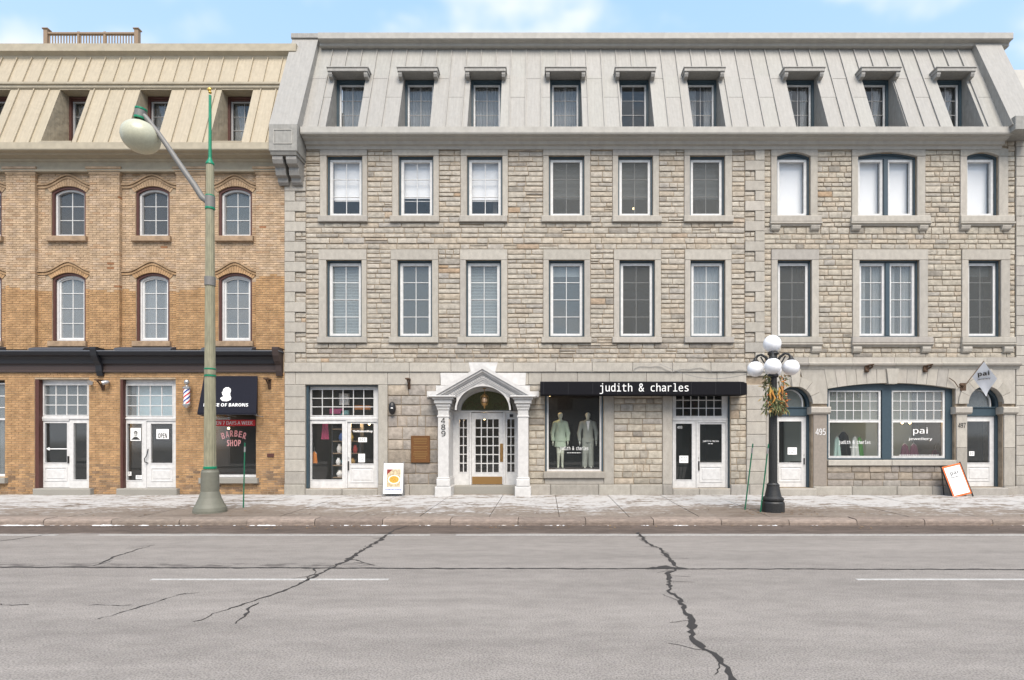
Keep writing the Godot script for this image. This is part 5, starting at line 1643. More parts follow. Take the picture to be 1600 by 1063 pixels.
func build_brick_roof(B: Node3D, xl: float, xr: float) -> void:
	var R := sub("roof", B)
	var col := Color(0.47, 0.408, 0.302)
	var x1 := fx(447); var x0 := x1 - 0.464 * 28
	var dorm := []
	for p in [[-71, -20], [60.7, 109.5], [191.6, 242.8], [324.6, 375.5]]: dorm.append([fx(p[0], 0.36), fx(p[1], 0.36)])
	# lower slope with the dormers cut in, a moulded band, then the upper slope
	mansard(R, x0, x1, 0.464, dorm, 0.605, [[]], slope_b, M.roof_beige, col, 0.02, 0.605)
	mansard(R, x0, x1, 0.464, [], 0.0, [[]], slope_b, M.roof_beige, col, 0.66, 1.0)
	for d in dorm: dormer(B, "dormer", d[0], d[1], -0.72, 10.37, 12.395, slope_b, 0.02, 0.605, M.roof_beige, col, M.maroon, false, "curtain_gap", 2)
	var b := MB.new()
	b.prism_x([Vector2(-0.72, 12.42), Vector2(-0.36, 12.42), Vector2(-0.33, 12.45), Vector2(-0.33, 12.52), Vector2(-0.29, 12.54), Vector2(-0.29, 12.60), Vector2(-0.45, 12.64), Vector2(-0.72, 12.64)], x0, x1)
	part("roof_band", b, M.beige_trim, R)
	var t := MB.new()
	t.prism_x([Vector2(-1.2, 13.64), Vector2(-0.80, 13.64), Vector2(-0.78, 13.72), Vector2(-0.70, 13.78), Vector2(-0.66, 13.80), Vector2(-0.66, 14.03), Vector2(-0.70, 14.05), Vector2(-1.2, 14.05)], x0, x1)
	part("top_cornice", t, M.beige_trim, R)
	bx("roof_deck", x0, 13.7, -11.0, x1, 13.95, -1.15, M.beige_trim, R)
	var e := MB.new()
	e.prism_x([Vector2(-0.2, 9.70), Vector2(0.04, 9.70), Vector2(0.05, 9.76), Vector2(0.03, 9.77), Vector2(0.03, 9.98), Vector2(0.07, 10.00), Vector2(0.09, 10.05), Vector2(0.30, 10.07), Vector2(0.32, 10.11), Vector2(0.48, 10.11), Vector2(0.50, 10.14), Vector2(0.50, 10.33), Vector2(0.46, 10.345), Vector2(0.3, 10.35), Vector2(-0.2, 10.3)], x0, x1 - 0.1)
	part("eaves", e, M.beige_trim, R)

func build_neighbour() -> void:
	var N := thing("neighbour_building", "pale smooth ashlar building beyond the right end of the limestone building", "building", Vector3(17, 0, 0))
	var xl := fx(1587); var xr := 20.5
	var bk := MB.new()
	bk.box(xl, -0.3, -6, xr, fy(212), -0.02)
	part("wall", bk, M.mortar, N)
	var n := 36
	for i in n:
		var ya := lerpf(-0.02, fy(214), float(i) / n); var yb := lerpf(-0.02, fy(214), float(i + 1) / n)
		var x := xl
		var first := true
		while x < xr - 0.02:
			var l := (0.45 if i % 2 == 0 else 0.8) if first else 0.95
			first = false
			if x + l > xr - 0.3: l = xr - x
			ashlar(N, "wall_stone", x, x + l, ya, yb, 0.03, 0.012)
			x += l
	var m := MB.new()
	m.prism_x([Vector2(-0.5, fy(213)), Vector2(0.06, fy(213)), Vector2(0.12, fy(208)), Vector2(0.12, fy(188)), Vector2(-0.5, fy(186))], xl + 0.02, xr)
	m.prism_x([Vector2(-0.3, fy(188)), Vector2(0.02, fy(188)), Vector2(-0.95, 13.4), Vector2(-1.2, 13.4)], xl + 0.3, xr)
	part("roof_edge", m, M.roof_trim, N)
	bx("rain_pipe_head", xl + 0.14, fy(214), 0.13, xl + 0.30, fy(160), 0.30, M.roof_trim, N, 0.02)

# ---------- things in the street
func build_street_things() -> void:
	# tall lamp
	var z := 3.66
	var bx0 := fx(328, z)
	var L := thing("street_lamp", "tall olive street lamp with one round globe on a curved arm", "street lamp", Vector3(bx0, sy(z), z))
	var o := Vector3(bx0, 0, z)
	var y := func(p: float) -> float: return fy(p, z)
	var k := 17.0 - z
	var m := MB.new()
	m.lathe([Vector2(0.0, -0.08), Vector2(0.36, -0.08), Vector2(0.36, -0.02), Vector2(0.345, 0.05), Vector2(0.30, 0.13), Vector2(0.24, 0.27), Vector2(0.205, y.call(770)), Vector2(0.195, y.call(768)), Vector2(0.19, y.call(738)), Vector2(0.172, y.call(735)), Vector2(0.172, y.call(734)), Vector2(0.0, y.call(734))], o, 24)
	part("base", m, M.pole_base, L)
	m = MB.new()
	for i in 16:      # a fluted shaft
		var a := TAU * i / 16.0; var b := TAU * (i + 1) / 16.0; var c := (a + b) / 2
		var lo: float = y.call(735); var hi: float = y.call(258)
		for h in [[a, c, 1.0, 0.93], [c, b, 0.93, 1.0]]:
			var r0 := 0.132; var r1 := 0.084
			var p := o + Vector3(sin(h[0]) * r0 * h[2], lo, cos(h[0]) * r0 * h[2]); var q := o + Vector3(sin(h[1]) * r0 * h[3], lo, cos(h[1]) * r0 * h[3])
			var s := o + Vector3(sin(h[1]) * r1 * h[3], hi, cos(h[1]) * r1 * h[3]); var t := o + Vector3(sin(h[0]) * r1 * h[2], hi, cos(h[0]) * r1 * h[2])
			m.quad(p, q, s, t)
	part("shaft", m, M.pole_paint, L)
	for c in [[733.0, 729.0, 0.145], [589.0, 586.0, 0.128], [578.0, 575.5, 0.128], [328.0, 324.0, 0.108], [308.0, 305.0, 0.104]]:
		m = MB.new()
		var ya: float = y.call(c[0]); var yb: float = y.call(c[1])
		m.lathe([Vector2(c[2] - 0.02, ya), Vector2(c[2], ya + 0.01), Vector2(c[2], yb - 0.01), Vector2(c[2] - 0.02, yb)], o, 20)
		part("collar", m, M.green_paint, L)
	for c in [[447.0, 433.0, 0.118], [586.0, 578.0, 0.122], [325.0, 307.0, 0.107]]:
		m = MB.new()
		var ya: float = y.call(c[0]); var yb: float = y.call(c[1])
		m.lathe([Vector2(c[2] - 0.02, ya), Vector2(c[2], ya + 0.005), Vector2(c[2], yb - 0.005), Vector2(c[2] - 0.02, yb)], o, 20)
		part("clamp", m, M.arm_metal if c[0] != 586.0 else M.pole_paint, L)
	m = MB.new()
	m.lathe([Vector2(0.086, y.call(258)), Vector2(0.095, y.call(257)), Vector2(0.09, y.call(255)), Vector2(0.048, y.call(250)), Vector2(0.036, y.call(247)), Vector2(0.03, y.call(149)), Vector2(0.0, y.call(148.5))], o, 14)
	part("finial", m, M.green_paint, L)
	m = MB.new()
	m.ball(o + Vector3(0, y.call(144.5), 0), Vector3(0.04, 0.03, 0.04), 10, 6)
	m.ball(o + Vector3(-0.02, y.call(139.5), 0), Vector3(0.055, 0.045, 0.03), 10, 6)
	m.tube([o + Vector3(-0.02, y.call(141), 0), o + Vector3(0.05, y.call(137), 0.0)], [0.02, 0.005], 6)
	part("finial_tip", m, M.gold, L)
	m = MB.new()
	var pts := []
	for p in [[328, 318], [316, 309], [304, 290], [291, 272], [276, 250], [261, 228], [247, 208], [236, 194], [228, 184], [222, 178.5]]: pts.append(Vector3(fx(p[0], z), fy(p[1], z), z))
	m.tube(pts, [0.07, 0.072, 0.07, 0.066, 0.062, 0.058, 0.055, 0.055, 0.06, 0.06], 12)
	part("arm", m, M.arm_metal, L)
	m = MB.new()
	var hp := Vector3(fx(219.5, z), fy(177, z), z)
	var tilt := Basis(Vector3(0, 0, 1), -0.12)
	m.xf = Transform3D(tilt, hp)
	m.lathe([Vector2(0, 0.10), Vector2(0.10, 0.095), Vector2(0.118, 0.06), Vector2(0.118, -0.10), Vector2(0.0, -0.11)].duplicate().map(func(q): return q), Vector3.ZERO, 18)
	part("head_cap", m, M.arm_metal, L)
	for q in [0.085, -0.12]:
		m = MB.new(); m.xf = Transform3D(tilt, hp)
		m.lathe([Vector2(0.10, q - 0.025), Vector2(0.128, q - 0.02), Vector2(0.128, q + 0.02), Vector2(0.08, q + 0.03), Vector2(0.0, q + 0.03)], Vector3.ZERO, 18)
		part("head_ring", m, M.green_paint, L)
	m = MB.new()
	m.xf = Transform3D(tilt, Vector3(fx(219.5, z), fy(214, z), z))
	m.ball(Vector3.ZERO, Vector3(0.405, 0.365, 0.405), 32, 20)
	part("globe", m, M.lamp_glass_old, L)
	# heritage lamp with five globes
	z = 3.62
	var gx := fx(1208, z)
	var G := thing("globe_lamp", "black iron lamp post with five white globes", "street lamp", Vector3(gx, sy(z), z))
	o = Vector3(gx, 0, z)
	m = MB.new()
	m.lathe([Vector2(0, -0.08), Vector2(0.262, -0.08), Vector2(0.262, 0.15), Vector2(0.245, 0.185), Vector2(0.225, 0.19), Vector2(0.245, 0.22), Vector2(0.245, 0.26), Vector2(0.19, 0.31), Vector2(0.16, 0.45), Vector2(0.145, 0.55), Vector2(0.15, 0.575), Vector2(0.125, 0.60), Vector2(0.115, 0.62), Vector2(0, 0.62)], o, 12)
	part("base", m, M.iron, G)
	m = MB.new()
	m.lathe([Vector2(0.101, 0.6), Vector2(0.097, 1.5), Vector2(0.088, fy(592, z)), Vector2(0.085, fy(575, z)), Vector2(0.12, fy(570, z)), Vector2(0.12, fy(566, z)), Vector2(0.09, fy(562, z)), Vector2(0.09, fy(556, z)), Vector2(0.13, fy(553, z)), Vector2(0.10, fy(549.5, z)), Vector2(0.0, fy(549, z))], o, 16)
	part("shaft", m, M.iron, G)
	m = MB.new()
	m.ball(Vector3(gx - 0.02, fy(537.4, z), z), Vector3(0.205, 0.205, 0.205), 28, 18)
	part("globe", m, M.lamp_glass, G)
	for i in 4:
		var a := deg_to_rad(23 + 90 * i)
		var dir := Vector3(cos(a), 0, sin(a))
		m = MB.new()
		var ap := []
		for q in [[0.08, 566], [0.16, 558], [0.26, 553.5], [0.34, 555], [0.39, 560]]: ap.append(o + dir * q[0] + Vector3(0, fy(q[1], z), 0))
		m.tube(ap, [0.03, 0.032, 0.03, 0.028, 0.03], 10)
		m.lathe([Vector2(0.0, fy(565.5, z)), Vector2(0.085, fy(565.5, z)), Vector2(0.085, fy(563.5, z)), Vector2(0.05, fy(561, z)), Vector2(0.035, fy(558, z)), Vector2(0.0, fy(557, z))], o + dir * 0.39, 14)
		m.tube([o + dir * 0.09 + Vector3(0, fy(572, z), 0), o + dir * 0.2 + Vector3(0, fy(566, z), 0), o + dir * 0.27 + Vector3(0, fy(557, z), 0)], [0.018], 8)
		part("arm", m, M.iron, G)
		m = MB.new()
		m.ball(o + dir * 0.39 + Vector3(0, fy(575.5, z), 0), Vector3(0.19, 0.185, 0.19), 26, 16)
		part("globe", m, M.lamp_glass, G)
	build_garland(o, z)
	# snow stakes
	for s in [[380.0, 793.0, 382.5, 692.0, 2.9, "thin green snow stake upright beside the tall olive lamp"], [1163.8, 796.0, 1176.6, 693.5, 3.3, "leaning green snow stake farther from the globe lamp post"], [1188.0, 800.6, 1201.0, 694.0, 3.7, "leaning green snow stake touching the globe lamp post"]]:
		var zz: float = s[4]
		var S := thing("snow_stake", s[5], "stake", Vector3(fx(s[0], zz), sy(zz), zz), "green snow stakes along the pavement")
		m = MB.new()
		var p0 := Vector3(fx(s[0], zz), sy(zz) - 0.05, zz); var p1 := Vector3(fx(s[2], zz), fy(s[3], zz), zz)
		m.tube([p0, p1], [0.016], 8)
		part("rod", m, M.stake_green, S)
		m = MB.new()
		m.tube([p0.lerp(p1, 0.86), p0.lerp(p1, 0.94)], [0.021], 8)
		part("reflective_band", m, M.print_grey, S)
	# pavement signs
	var A := thing("pavement_sign", "white framed board showing food by the stone wall", "sign", Vector3(fx(614, 0.4), 0, 0.4))
	var t := Transform3D(Basis(Vector3(0, 1, 0), 0.06) * Basis(Vector3(1, 0, 0), -0.16), Vector3(fx(614.5, 0.42), 0.0, 0.48))
	m = MB.new(); m.xf = t
	m.cbox(-0.30, 0.06, -0.03, 0.30, 0.98, 0.0, 0.006)
	part("board", m, M.print_grey, A)
	m = MB.new(); m.xf = t
	m.box(-0.285, 0.075, -0.01, 0.275, 0.965, 0.006)
	part("poster", m, M.print_white, A)
	m = MB.new(); m.xf = t
	for x in [-0.285, 0.285]: m.tube([Vector3(x, -0.03, -0.015), Vector3(x, 1.02, -0.015)], [0.015], 6)
	part("frame", m, M.print_grey, A)
	m = MB.new(); m.xf = Transform3D(Basis(Vector3(1, 0, 0), 0.32), Vector3(0, 0.98, -0.02)) ; m.xf = t * m.xf
	for x in [-0.27, 0.27]: m.tube([Vector3(x, 0, 0), Vector3(x, -1.0, 0)], [0.014], 6)
	part("rear_leg", m, M.print_grey, A)
	m = MB.new(); m.xf = t
	m.box(-0.19, 0.27, 0.006, 0.21, 0.79, 0.0075)
	var food := mat("food_print", Color(1, 1, 1), 0.5, {img = food_picture()})
	part("food_print", quad_uv(t, -0.19, 0.21, 0.27, 0.79, 0.0085), food, A)
	lettering(A, "TheModernShop", t * Vector3(0.0, 0.185, 0.008), 0.50, 0.06, M.blue, "Droid Sans", true, t.basis)
	faint_line(A, t * Vector3(0.0, 0.86, 0.008), 0.40, M.print_grey)
	A = thing("pavement_sign", "leaning white board with orange border and jewellery lettering", "sign", Vector3(fx(1500, 0.4), 0, 0.4))
	t = Transform3D(Basis(Vector3(0, 0, 1), 0.235) * Basis(Vector3(1, 0, 0), -0.2), Vector3(fx(1503, 0.45), 0.0, 0.50))
	m = MB.new(); m.xf = t
	m.cbox(-0.28, 0.02, -0.03, 0.28, 0.95, 0.0, 0.006)
	part("board", m, M.orange, A)
	m = MB.new(); m.xf = t
	m.box(-0.235, 0.07, -0.01, 0.235, 0.90, 0.006)
	part("poster", m, M.print_white, A)
	m = MB.new(); m.xf = t
	for x in [-0.288, 0.288]: m.box(x - 0.009, -0.07, -0.04, x + 0.009, 0.98, 0.006)
	part("frame", m, M.black, A)
	m = MB.new(); m.xf = t * Transform3D(Basis(Vector3(1, 0, 0), 0.4), Vector3(0, 0.95, -0.03))
	for x in [-0.27, 0.27]: m.tube([Vector3(x, 0, 0), Vector3(x, -1.0, 0)], [0.014], 6)
	part("rear_leg", m, M.black, A)
	lettering(A, "pai", t * Vector3(0, 0.70, 0.008), 0.24, 0.16, M.print_grey, "Droid Sans", true, t.basis)
	lettering(A, "jewellery", t * Vector3(0, 0.585, 0.008), 0.32, 0.055, M.print_grey, "Droid Sans", false, t.basis)
	m = MB.new(); m.xf = t * Transform3D(Basis(), Vector3(0, 0.29, 0))
	for r in [0.16, 0.11]:
		var oo := PackedVector2Array(); var ii := PackedVector2Array()
		for i in 24:
			var a := TAU * i / 24.0
			oo.append(Vector2(cos(a), sin(a)) * r); ii.append(Vector2(cos(a), sin(a)) * (r - 0.012))
		m.ring(oo, ii, 0.004, 0.008)
	mat("pale_grey", Color(0.5, 0.5, 0.5), 0.6)
	part("emblem", m, M.pale_grey, A)
func quad_uv(t: Transform3D, x0: float, x1: float, y0: float, y1: float, z: float) -> MB:
	var m := MB.new()
	m.xf = t
	m.quad(Vector3(x0, y0, z), Vector3(x1, y0, z), Vector3(x1, y1, z), Vector3(x0, y1, z))
	m.uv = PackedVector2Array([Vector2(0, 1), Vector2(1, 0), Vector2(1, 1), Vector2(0, 1), Vector2(0, 0), Vector2(1, 0)])
	return m
func food_picture() -> ImageTexture:
	var im := Image.create(96, 128, false, Image.FORMAT_RGB8)
	var f := FastNoiseLite.new(); f.seed = 5; f.frequency = 0.05; f.fractal_octaves = 4
	for j in 128:
		for i in 96:
			var c := Color(0.80, 0.72, 0.58) * (0.9 + 0.25 * f.get_noise_2d(i, j))
			var d := Vector2((i - 50) / 40.0, (j - 74) / 30.0).length()
			if d < 1.05: c = Color(0.92, 0.90, 0.85)
			if d < 0.85: c = Color(0.72, 0.48, 0.12).lerp(Color(0.9, 0.72, 0.3), 0.5 + f.get_noise_2d(i * 4, j * 4))
			if d < 0.7 and f.get_noise_2d(i * 3 + 200, j * 3) > 0.22: c = Color(0.35, 0.4, 0.1)
			if i + j < 40: c = Color(0.5, 0.12, 0.1)
			im.set_pixel(i, j, c.clamp())
	return ImageTexture.create_from_image(im)
func build_garland(o: Vector3, z: float) -> void:
	var G := thing("dried_garland", "bundle of dried leaves, corn and berries tied round the globe lamp post", "garland", o + Vector3(0, fy(648, z), 0))
	var greens := MB.new(); var straw := MB.new(); var corn := MB.new(); var berries := MB.new()
	for s in [[-0.17, 0.10, 0.95, 0], [0.17, 0.10, 0.95, 1], [-0.07, 0.17, 0.62, 2], [0.12, 0.15, 0.5, 3], [0.0, 0.2, 0.35, 4]]:
		var n := 130
		for i in n:
			var t := rng.randf()
			var y := fy(648, z) + 0.06 + t * float(s[2]) * 0.95
			var wide := 0.05 + 0.115 * pow(1.0 - t, 0.8)
			var a := rr(0, TAU)
			var b := o + Vector3(s[0] + cos(a) * wide * rr(0.2, 1), y, s[1] + sin(a) * wide * rr(0.2, 1))
			var dir := Vector3(rr(-0.5, 0.5) + s[0] * 1.2, rr(-1.3, 0.1), rr(-0.3, 0.7)).normalized()
			var l := rr(0.07, 0.19)
			var sd := dir.cross(Vector3(rr(-1, 1), rr(-0.3, 0.3), 1)).normalized() * rr(0.010, 0.022)
			var nn := dir.cross(sd).normalized() * 0.008
			var mb := greens
			var q := rng.randf()
			var orange_side: bool = s[3] in [1, 3]
			if q < (0.35 if s[3] == 0 or s[3] == 2 else 0.25): mb = straw
			if mb == greens: mb.col = Color(0.05, 0.075, 0.03).lerp(Color(0.12, 0.14, 0.055), rng.randf())
			else: mb.col = Color(0.30, 0.21, 0.085).lerp(Color(0.45, 0.34, 0.16), rng.randf())
			if orange_side and q > 0.84: mb.col = Color(0.30, 0.11, 0.04).lerp(Color(0.40, 0.20, 0.10), rng.randf())
			mb.tri(b, b + dir * l * 0.5 - sd + nn, b + dir * l)
			mb.tri(b, b + dir * l, b + dir * l * 0.5 + sd + nn)
	for i in 7:
		corn.col = Color(0.50, 0.30, 0.06).lerp(Color(0.42, 0.16, 0.04), rng.randf())
		var b := o + Vector3(rr(-0.17, 0.12), fy(648, z) + rr(0.25, 0.75), 0.24)
		corn.tube([b, b + Vector3(rr(-0.03, 0.03), -0.08, 0.02), b + Vector3(rr(-0.05, 0.05), -0.2, 0.01)], [0.012, 0.028, 0.008], 8)
	for i in 60:
		berries.col = Color(0.5, 0.10, 0.03).lerp(Color(0.6, 0.28, 0.05), rng.randf())
		var b := o + Vector3(rr(-0.22, 0.25), fy(648, z) + rr(0.05, 0.5), rr(0.12, 0.26))
		if rng.randf() < 0.5: b = o + Vector3(rr(0.14, 0.27), fy(648, z) + rr(0.1, 0.9), rr(0.0, 0.16))
		berries.ball(b, Vector3.ONE * rr(0.012, 0.024), 8, 5)
	part("green_leaves", greens, M.tint, G, true)
	part("straw", straw, M.tint, G, true)
	part("corn_cobs", corn, M.tint, G, true)
	part("berries", berries, M.tint, G, true)
	var t := MB.new()
	t.lathe([Vector2(0.118, fy(590, z)), Vector2(0.125, fy(589, z)), Vector2(0.125, fy(586, z)), Vector2(0.118, fy(585, z))], o, 14)
	part("tie", t, M.black, G)

# ---------- things fixed to the fronts
func build_facade_things() -> void:
	# long black awning
	var a0 := fx(844, 0.55); var a1 := fx(1167.5, 0.55)
	var A := thing("awning", "long black canvas awning with white lettering over the clothes shop", "awning", Vector3((a0 + a1) / 2, fy(617.6, 0.55), 0.05))
	var m := MB.new()
	var yb := fy(617.3, 0.55); var yt := fy(597.5, 0.55)
	m.prism_x([Vector2(0.08, yb), Vector2(0.54, yb), Vector2(0.565, yb + 0.01), Vector2(0.565, yt), Vector2(0.55, yt + 0.012), Vector2(0.08, yt + 0.07)], a0, a1 - 0.10)
	m.prism(PackedVector2Array([Vector2(a1 - 0.10, yb), Vector2(a1, yb + 0.01), Vector2(a1, yt - 0.03), Vector2(a1 - 0.10, yt + 0.01)]), 0.08, 0.54)
	part("canopy", m, M.black_cloth, A)
	m = MB.new()
	for i in 9:
		var x := lerpf(a0 + 0.1, a1 - 0.2, i / 8.0)
		m.box(x - 0.005, yb + 0.01, 0.565, x + 0.005, yt - 0.01, 0.568)
	part("canvas_seam", m, M.black, A, true)
	lettering(A, "judith & charles", Vector3(fx(1006.5, 0.57), fy(607.5, 0.57), 0.572), 2.58, 0.31, M.print_white, "Droid Sans Mono", false, Basis(), "lettering", 0.012)
	# barber's awning
	A = thing("awning", "dark navy sloping awning with white bust emblem over the barber's window", "awning", Vector3(fx(361), fy(648), 0.1))
	var q := [Vector3(fx(320), fy(588), 0.04), Vector3(fx(403.5), fy(588), 0.04), Vector3(fx(400, 0.55), fy(645, 0.55), 0.55), Vector3(fx(308, 0.55), fy(645, 0.55), 0.55)]
	m = MB.new()
	var dn := Vector3(0, -0.06, 0)
	m.quad(q[3], q[2], q[1], q[0])
	m.quad(q[3] + dn, q[2] + dn, q[2], q[3])
	m.tri(Vector3(q[0].x, q[3].y - 0.06, 0.04), q[3] + dn, q[0]); m.tri(q[3] + dn, q[3], q[0])
	m.tri(q[2] + dn, Vector3(q[1].x, q[2].y - 0.06, 0.04), q[1]); m.tri(q[2], q[2] + dn, q[1])
	part("canopy", m, M.navy_cloth, A)
	m = MB.new()
	for x in [q[3].x + 0.05, (q[3].x + q[2].x) / 2, q[2].x - 0.05]: m.tube([Vector3(x, q[3].y - 0.07, 0.52), Vector3(x, q[3].y - 0.1, 0.04)], [0.012], 6)
	m.tube([Vector3(q[3].x, q[3].y - 0.05, 0.53), Vector3(q[2].x, q[2].y - 0.05, 0.53)], [0.014], 6)
	part("awning_frame", m, M.print_grey, A)
	var up: Vector3 = ((q[0] as Vector3) + (q[1] as Vector3) - (q[2] as Vector3) - (q[3] as Vector3)).normalized()
	var tb := Basis(Vector3.RIGHT, up, Vector3.RIGHT.cross(up).normalized())
	var at := func(px: float, py: float) -> Vector3:
		var t := (py - 588.0) / 57.0
		return Vector3(fx(px, lerpf(0.04, 0.55, t)), lerpf(fy(588), fy(645, 0.55), t), lerpf(0.04, 0.55, t)) + tb.z * 0.008
	lettering(A, "HOUSE OF BARONS", at.call(353, 633.5), 1.30, 0.105, M.print_white, "Droid Sans", true, tb)
	m = MB.new()
	m.xf = Transform3D(tb, at.call(354, 617))
	var bust := [[-0.10, -0.23], [-0.17, -0.15], [-0.15, -0.11], [-0.08, -0.075], [-0.085, -0.04], [-0.12, -0.035], [-0.125, 0.0], [-0.115, 0.02], [-0.15, 0.045], [-0.115, 0.10], [-0.11, 0.17], [-0.05, 0.23], [0.04, 0.235], [0.105, 0.18], [0.12, 0.10], [0.10, 0.03], [0.115, -0.05], [0.15, -0.12], [0.14, -0.19], [0.03, -0.24]]
	m.prism(PackedVector2Array(bust.map(func(p): return Vector2(p[0], p[1]))), -0.002, 0.004)
	part("bust_emblem", m, M.print_white, A)
	# barber's banner, neon sign, pole
	var b := MB.new()
	var S := thing("banner", "red banner with white lettering in the barber's window", "banner", Vector3(fx(361), fy(665.5), 0.0))
	b.box(fx(322, -0.1), fy(665.8, -0.1), -0.115, fx(398.5, -0.1), fy(656.2, -0.1), -0.105)
	part("cloth", b, M.red, S)
	lettering(S, "OPEN 7 DAYS A WEEK", Vector3(fx(361.5, -0.1), fy(661, -0.1), -0.10), 1.28, 0.105, M.print_white, "Droid Sans", false)
	var N := thing("neon_sign", "pink and white barber shop lettering hung in the window", "sign", Vector3(fx(364), fy(698), -0.2))
	mat("neon_pink", Color(0.70, 0.36, 0.36), 0.4, {emit = Color(0.8, 0.35, 0.35), power = 0.15})
	var word := "BARBER"
	for i in 6:
		var u := i - 2.5
		lettering(N, word[i], Vector3(fx(364.5 + u * 6.8, -0.2), fy(677.5 + u * u * 0.6, -0.2), -0.225), 0.095, 0.19, M.neon_pink, "Droid Sans", true, Basis(Vector3(0, 0, 1), -u * 0.10))
	lettering(N, "SHOP", Vector3(fx(364.5, -0.2), fy(692.5, -0.2), -0.225), 0.42, 0.19, M.neon_pink, "Droid Sans", true)
	var P := thing("barber_pole", "small striped barber pole on the brick wall", "barber pole", Vector3(fx(292, 0.15), fy(639, 0.15), 0.15))
	var o := Vector3(fx(292, 0.15), 0, 0.16)
	m = MB.new()
	m.lathe([Vector2(0, fy(638, 0.15)), Vector2(0.03, fy(638, 0.15)), Vector2(0.09, fy(635, 0.15)), Vector2(0.11, fy(633.5, 0.15)), Vector2(0.11, fy(631.5, 0.15)), Vector2(0.0, fy(631.4, 0.15))], o, 18)
	var top_cap := [Vector2(0.0, fy(607.6, 0.15)), Vector2(0.11, fy(607.5, 0.15)), Vector2(0.11, fy(605.5, 0.15)), Vector2(0.05, fy(603.5, 0.15)), Vector2(0.03, fy(602, 0.15)), Vector2(0, fy(602, 0.15))]
	m.box(o.x - 0.03, fy(634, 0.15), -0.01, o.x + 0.03, fy(632, 0.15), 0.13)
	part("foot_cap", m, M.steel, P)
	m = MB.new()
	m.ball(o + Vector3(0, fy(597.5, 0.15), 0), Vector3(0.075, 0.08, 0.075), 16, 10)
	m.lathe(top_cap, o, 18)
	m.box(o.x - 0.03, fy(606.5, 0.15), -0.01, o.x + 0.03, fy(604.5, 0.15), 0.13)
	part("head_cap", m, M.steel, P)
	m = MB.new()
	m.lathe([Vector2(0.086, fy(631.4, 0.15)), Vector2(0.086, fy(607.6, 0.15))], o, 24)
	part("drum", m, M.print_white, P)
	var h0 := fy(631, 0.15); var h1 := fy(608, 0.15)
	for s in 4:
		m = MB.new()
		var nst := 26
		for i in nst:
			for w in 3:
				var ta := float(i) / nst; var tb2 := float(i + 1) / nst
				var f := func(t: float, ww: float) -> Vector3:
					var an := t * TAU * 0.9 + s * TAU / 4.0 + ww * 0.22
					return o + Vector3(sin(an) * 0.088, lerpf(h0, h1, t), cos(an) * 0.088)
				m.quad(f.call(ta, w), f.call(ta, w + 1), f.call(tb2, w + 1), f.call(tb2, w))
		part("stripe", m, M.red if s % 2 == 0 else M.blue, P)
	# iron hooks and lamps
	for k in [[161.0, 602.0, "rusty iron bracket between the two brick shop doors"], [421.0, 600.0, "rusty iron bracket right of the barber's awning"], [639.0, 600.0, "rusty bracket on stone beside the pediment"]]:
		var H := thing("iron_bracket", k[2], "bracket", Vector3(fx(k[0]), fy(k[1]), 0.0))
		m = MB.new()
		var x := fx(k[0]); var y := fy(k[1])
		m.box(x - 0.05, y + 0.11, 0.0, x + 0.06, y + 0.15, 0.28)
		m.box(x - 0.03, y - 0.16, 0.0, x + 0.05, y + 0.12, 0.03)
		m.tube([Vector3(x + 0.01, y - 0.13, 0.03), Vector3(x + 0.01, y + 0.0, 0.12), Vector3(x + 0.01, y + 0.12, 0.26)], [0.022], 6)
		part("bracket_iron", m, M.rusty_iron, H)
	for k in [[1353.5, 577.0, "first rusty lamp hook over the wide blue shop window"], [1444.6, 577.0, "second rusty lamp hook over the wide blue shop window"]]:
		var H := thing("lamp_hook", k[2], "bracket", Vector3(fx(k[0]), fy(k[1]), 0.1))
		m = MB.new()
		var x := fx(k[0]); var y := fy(k[1])
		m.cbox(x - 0.08, y - 0.10, 0.05, x + 0.05, y + 0.12, 0.09, 0.01)
		var pt := []
		for i in 10: pt.append(Vector3(x + 0.03 + sin(i * 0.6) * 0.09, y + 0.10 - i * 0.02, 0.12 + cos(i * 0.6) * 0.06))
		m.tube(pt, [0.024], 7)
		m.tube([Vector3(x - 0.05, y + 0.09, 0.08), Vector3(x + 0.10, y + 0.11, 0.24)], [0.022], 7)
		part("hook_iron", m, M.rusty_iron, H)
	for k in [[143.0, -1.0, "small grey spot lamp left of the bracket between brick shop doors"], [173.0, 1.0, "small grey spot lamp right of the bracket between brick shop doors"]]:
		var H := thing("spot_lamp", k[2], "spot lamp", Vector3(fx(k[0]), fy(598), 0.05), "spot lamps on the brick pier")
		m = MB.new()
		var c := Vector3(fx(k[0]), fy(598.5), 0.10)
		m.tube([c + Vector3(0.05 * k[1] * -1, 0.03, -0.10), c], [0.02], 7)
		m.tube([c + Vector3(0.02 * -k[1], 0.02, -0.02), c + Vector3(k[1] * -0.05, 0.0, 0.05), c + Vector3(k[1] * -0.11, -0.03, 0.1)], [0.05, 0.065, 0.068], 12)
		part("lamp_body", m, M.steel, H)
	# black speaker and bronze plaque on the rough wall
	var K := thing("wall_speaker", "black horn speaker on the rough stone wall", "speaker", Vector3(fx(614.5), fy(649), 0.1))
	m = MB.new()
	m.xf = Transform3D(Basis(Vector3(0, 1, 0), 0.5), Vector3(fx(614.5), fy(638.5), 0.13))
	m.ball(Vector3.ZERO, Vector3(0.11, 0.195, 0.10), 14, 10)
	part("speaker_case", m, M.black, K)
	m = MB.new()
	m.tube([Vector3(fx(614.5) - 0.04, fy(638), 0.0), Vector3(fx(614.5) - 0.02, fy(638), 0.08)], [0.035], 8)
	part("wall_mount", m, M.black, K)
	m = MB.new(); m.xf = Transform3D(Basis(Vector3(0, 1, 0), 0.3), Vector3(fx(615.5), fy(638.5), 0.235)); m.box(-0.03, -0.015, -0.01, 0.03, 0.015, 0.0)
